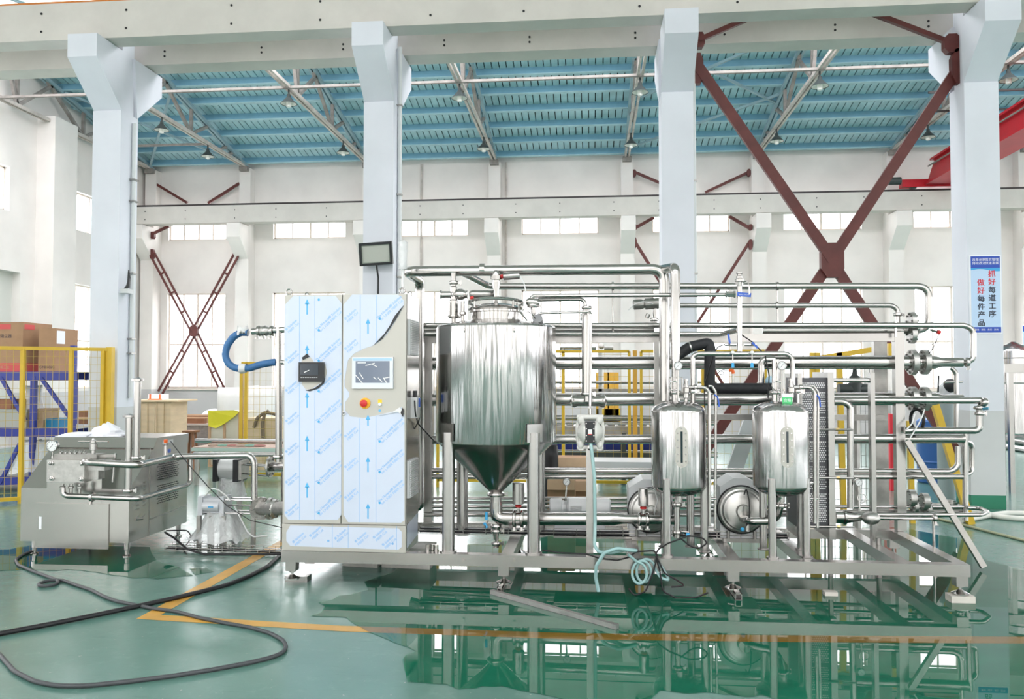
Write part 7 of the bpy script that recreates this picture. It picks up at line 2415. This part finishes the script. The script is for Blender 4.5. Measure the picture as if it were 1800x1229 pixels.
# ================================================================ right edge
q = thing('far_tank', 'tall steel vessel with a round manhole at the right edge behind the poster pillar', 'tank', (xx(1785, 12.4), 12.4, 0))
X = xx(1782, 12.4)
zt_ = zz(618, 12.4, 1782)
MB().lathe((X, 12.4, 0.78), (0, 0, 1), [(0, 0.3), (0.02, 0.36), (zt_ - 0.78, 0.36), (zt_ - 0.74, 0.30), (zt_ - 0.68, 0.1), (zt_ - 0.64, 0.03)], 36).build('shell', TANKS, q)
for s in (-0.25, 0.25):
    for t in (-0.2, 0.2):
        MB().cyl((X + s, 12.4 + t, 0), (X + s, 12.4 + t, 0.8), 0.03, 10).build('leg', STEEL_B, q)
for z in (1.5, 1.85):
    MB().torus((X, 12.4, z), (0, 0, 1), 0.362, 0.008, 32, 6).build('weld_band', STEEL, q)
MB().lathe(at(1766, 727, 12.2), (-0.6, -1, 0), [(0, 0.16), (0.03, 0.16), (0.031, 0.13), (0.02, 0.12)], 24).build('manhole', STEEL_D, q)
o = MB().box((xx(1760, 12.0), 11.9, zz(655, 12.0, 1780)), (xx(1900, 12.0), 12.0, zz(640, 12.0, 1780))).build('steel_crossbar', STEEL_B, smooth=0, org=(xx(1760, 12.0), 12.0, zz(655, 12.0, 1780)))
tag(o, 'broad horizontal steel bar in front of the vessel at the right edge', 'beam')
for x in (1768, 1890):
    MB().box((xx(x, 12.0), 11.92, 0), (xx(x, 12.0) + 0.06, 11.98, zz(655, 12.0, 1780))).build('leg', STEEL_B, o, 0)
hk = thing('wire_hook', 'bent wire hook on a stand beside the right pillar', 'hook', fl(1756, 893))
b = fl(1756, 890)
MB().tube([b, (b.x, b.y, 0.9), (b.x + 0.02, b.y, 0.97), (b.x + 0.06, b.y, 0.98), (b.x + 0.09, b.y, 0.92)], 0.006, 8, 0.03).build('wire', mat('grey_wire', (0.25, 0.25, 0.24), 0.5), hk)
for i, P in enumerate(([(1640, 905), (1680, 900), (1720, 898), (1750, 908), (1790, 912), (1850, 912)], [(1690, 915), (1720, 910), (1740, 906), (1770, 902), (1810, 903), (1850, 900)])):
    o = MB().tube([fl(x, y, 0.03) for x, y in P], 0.03, 10, 0.2).build('floor_hose', mat('milky_hose', (0.72, 0.72, 0.68), 0.4), smooth=0.8, org=fl(*P[0]))
    tag(o, ('pale thick hose on the floor in front of the poster pillar, nearer one', 'pale thick hose on the floor in front of the poster pillar, farther one')[i], 'hose')
P = [(1640, 910), (1690, 922), (1740, 935), (1800, 950), (1860, 966)]
o = MB().tube([fl(x, y, 0.014) for x, y in P], 0.014, 8, 0.2).build('floor_hose', mat('olive_hose', (0.42, 0.42, 0.28), 0.5), smooth=0.8, org=fl(*P[0]))
tag(o, 'olive hose lying straight across the floor at the right edge', 'hose')
q = thing('floor_flange_pile', 'pile of loose steel flanges on the floor beyond the skid at right', 'flange', fl(1650, 890))
for k in range(5):
    b = fl(1620 + 26 * k, 886 + (k % 2) * 6)
    MB().lathe((b.x, b.y, 0.0), (0.1, 0.05, 1), [(0, 0.09), (0.03, 0.09), (0.031, 0.05), (0.05, 0.05)], 18).build('flange', STEEL_C, q)
for i, (x0, y0, x1, y1) in enumerate(((1770, 778, 1900, 800), (1768, 790, 1900, 812))):
    a, b = fl(x0, y0), fl(x1, y1)
    o = MB().cyl((a.x, a.y, 0.06), (b.x, b.y, 0.06), 0.06, 12).build('loose_pipe', STEEL, smooth=0.8, org=a)
    tag(o, ('loose steel pipe on the floor right of the poster pillar, farther one', 'loose steel pipe on the floor right of the poster pillar, nearer one')[i], 'pipe')

# rust-stained rag hook on the left big pillar omitted; far conduit on the back wall
for i, x in enumerate((890, 740)):
    X = xx(x, FAR_Y)
    o = MB().cyl((X, FAR_Y - 0.04, 1.3), (X, FAR_Y - 0.04, 7.6), 0.03, 8).build('wall_pipe', TRUSSL, smooth=0.8, org=(X, FAR_Y, 1.3))
    tag(o, ('thin vertical pipe on the far wall right of the column above the tank', 'thin vertical pipe on the far wall right of the floodlight pillar')[i], 'pipe')

cv = thing('roller_conveyor', 'dark steel roller conveyor standing behind the yellow fence', 'conveyor', (xx(1060, 12.5), 12.5, 0))
for Y in (12.3, 12.75):
    MB().box((xx(950, 12.5), Y, zz(762, 12.5, 1050)), (xx(1240, 12.5), Y + 0.05, zz(748, 12.5, 1050))).build('side_rail', STEEL_D, cv, 0)
for k in range(16):
    X = xx(955, 12.5) + (xx(1235, 12.5) - xx(955, 12.5)) * k / 15
    MB().cyl((X, 12.35, zz(752, 12.5, 1050)), (X, 12.75, zz(752, 12.5, 1050)), 0.035, 10).build('roller', STEEL_D, cv)
for x in (960, 1095, 1230):
    for Y in (12.32, 12.77):
        MB().bar((xx(x, 12.5), Y, 0), (xx(x, 12.5), Y, zz(760, 12.5, 1050)), 0.06).build('leg', LAMPG, cv, 0)
MB().box((xx(955, 12.5), 12.35, 0.35), (xx(1235, 12.5), 12.4, 0.47)).build('lower_rail', LAMPG, cv, 0)
lw = thing('steel_workbench', 'pale grey workbench with white top edge behind the yellow fence', 'bench', (xx(1080, 10.9), 10.9, 0))
MB().box((xx(1035, 10.9), 10.9, zz(812, 10.9, 1080) - 0.1), (xx(1150, 10.9), 11.5, zz(812, 10.9, 1080))).build('top', GREYP, lw, 0)
for x in (1040, 1145):
    for Y in (10.95, 11.4):
        MB().bar((xx(x, 10.9), Y, 0), (xx(x, 10.9), Y, zz(815, 10.9, 1080)), 0.05).build('leg', GREYP, lw, 0)
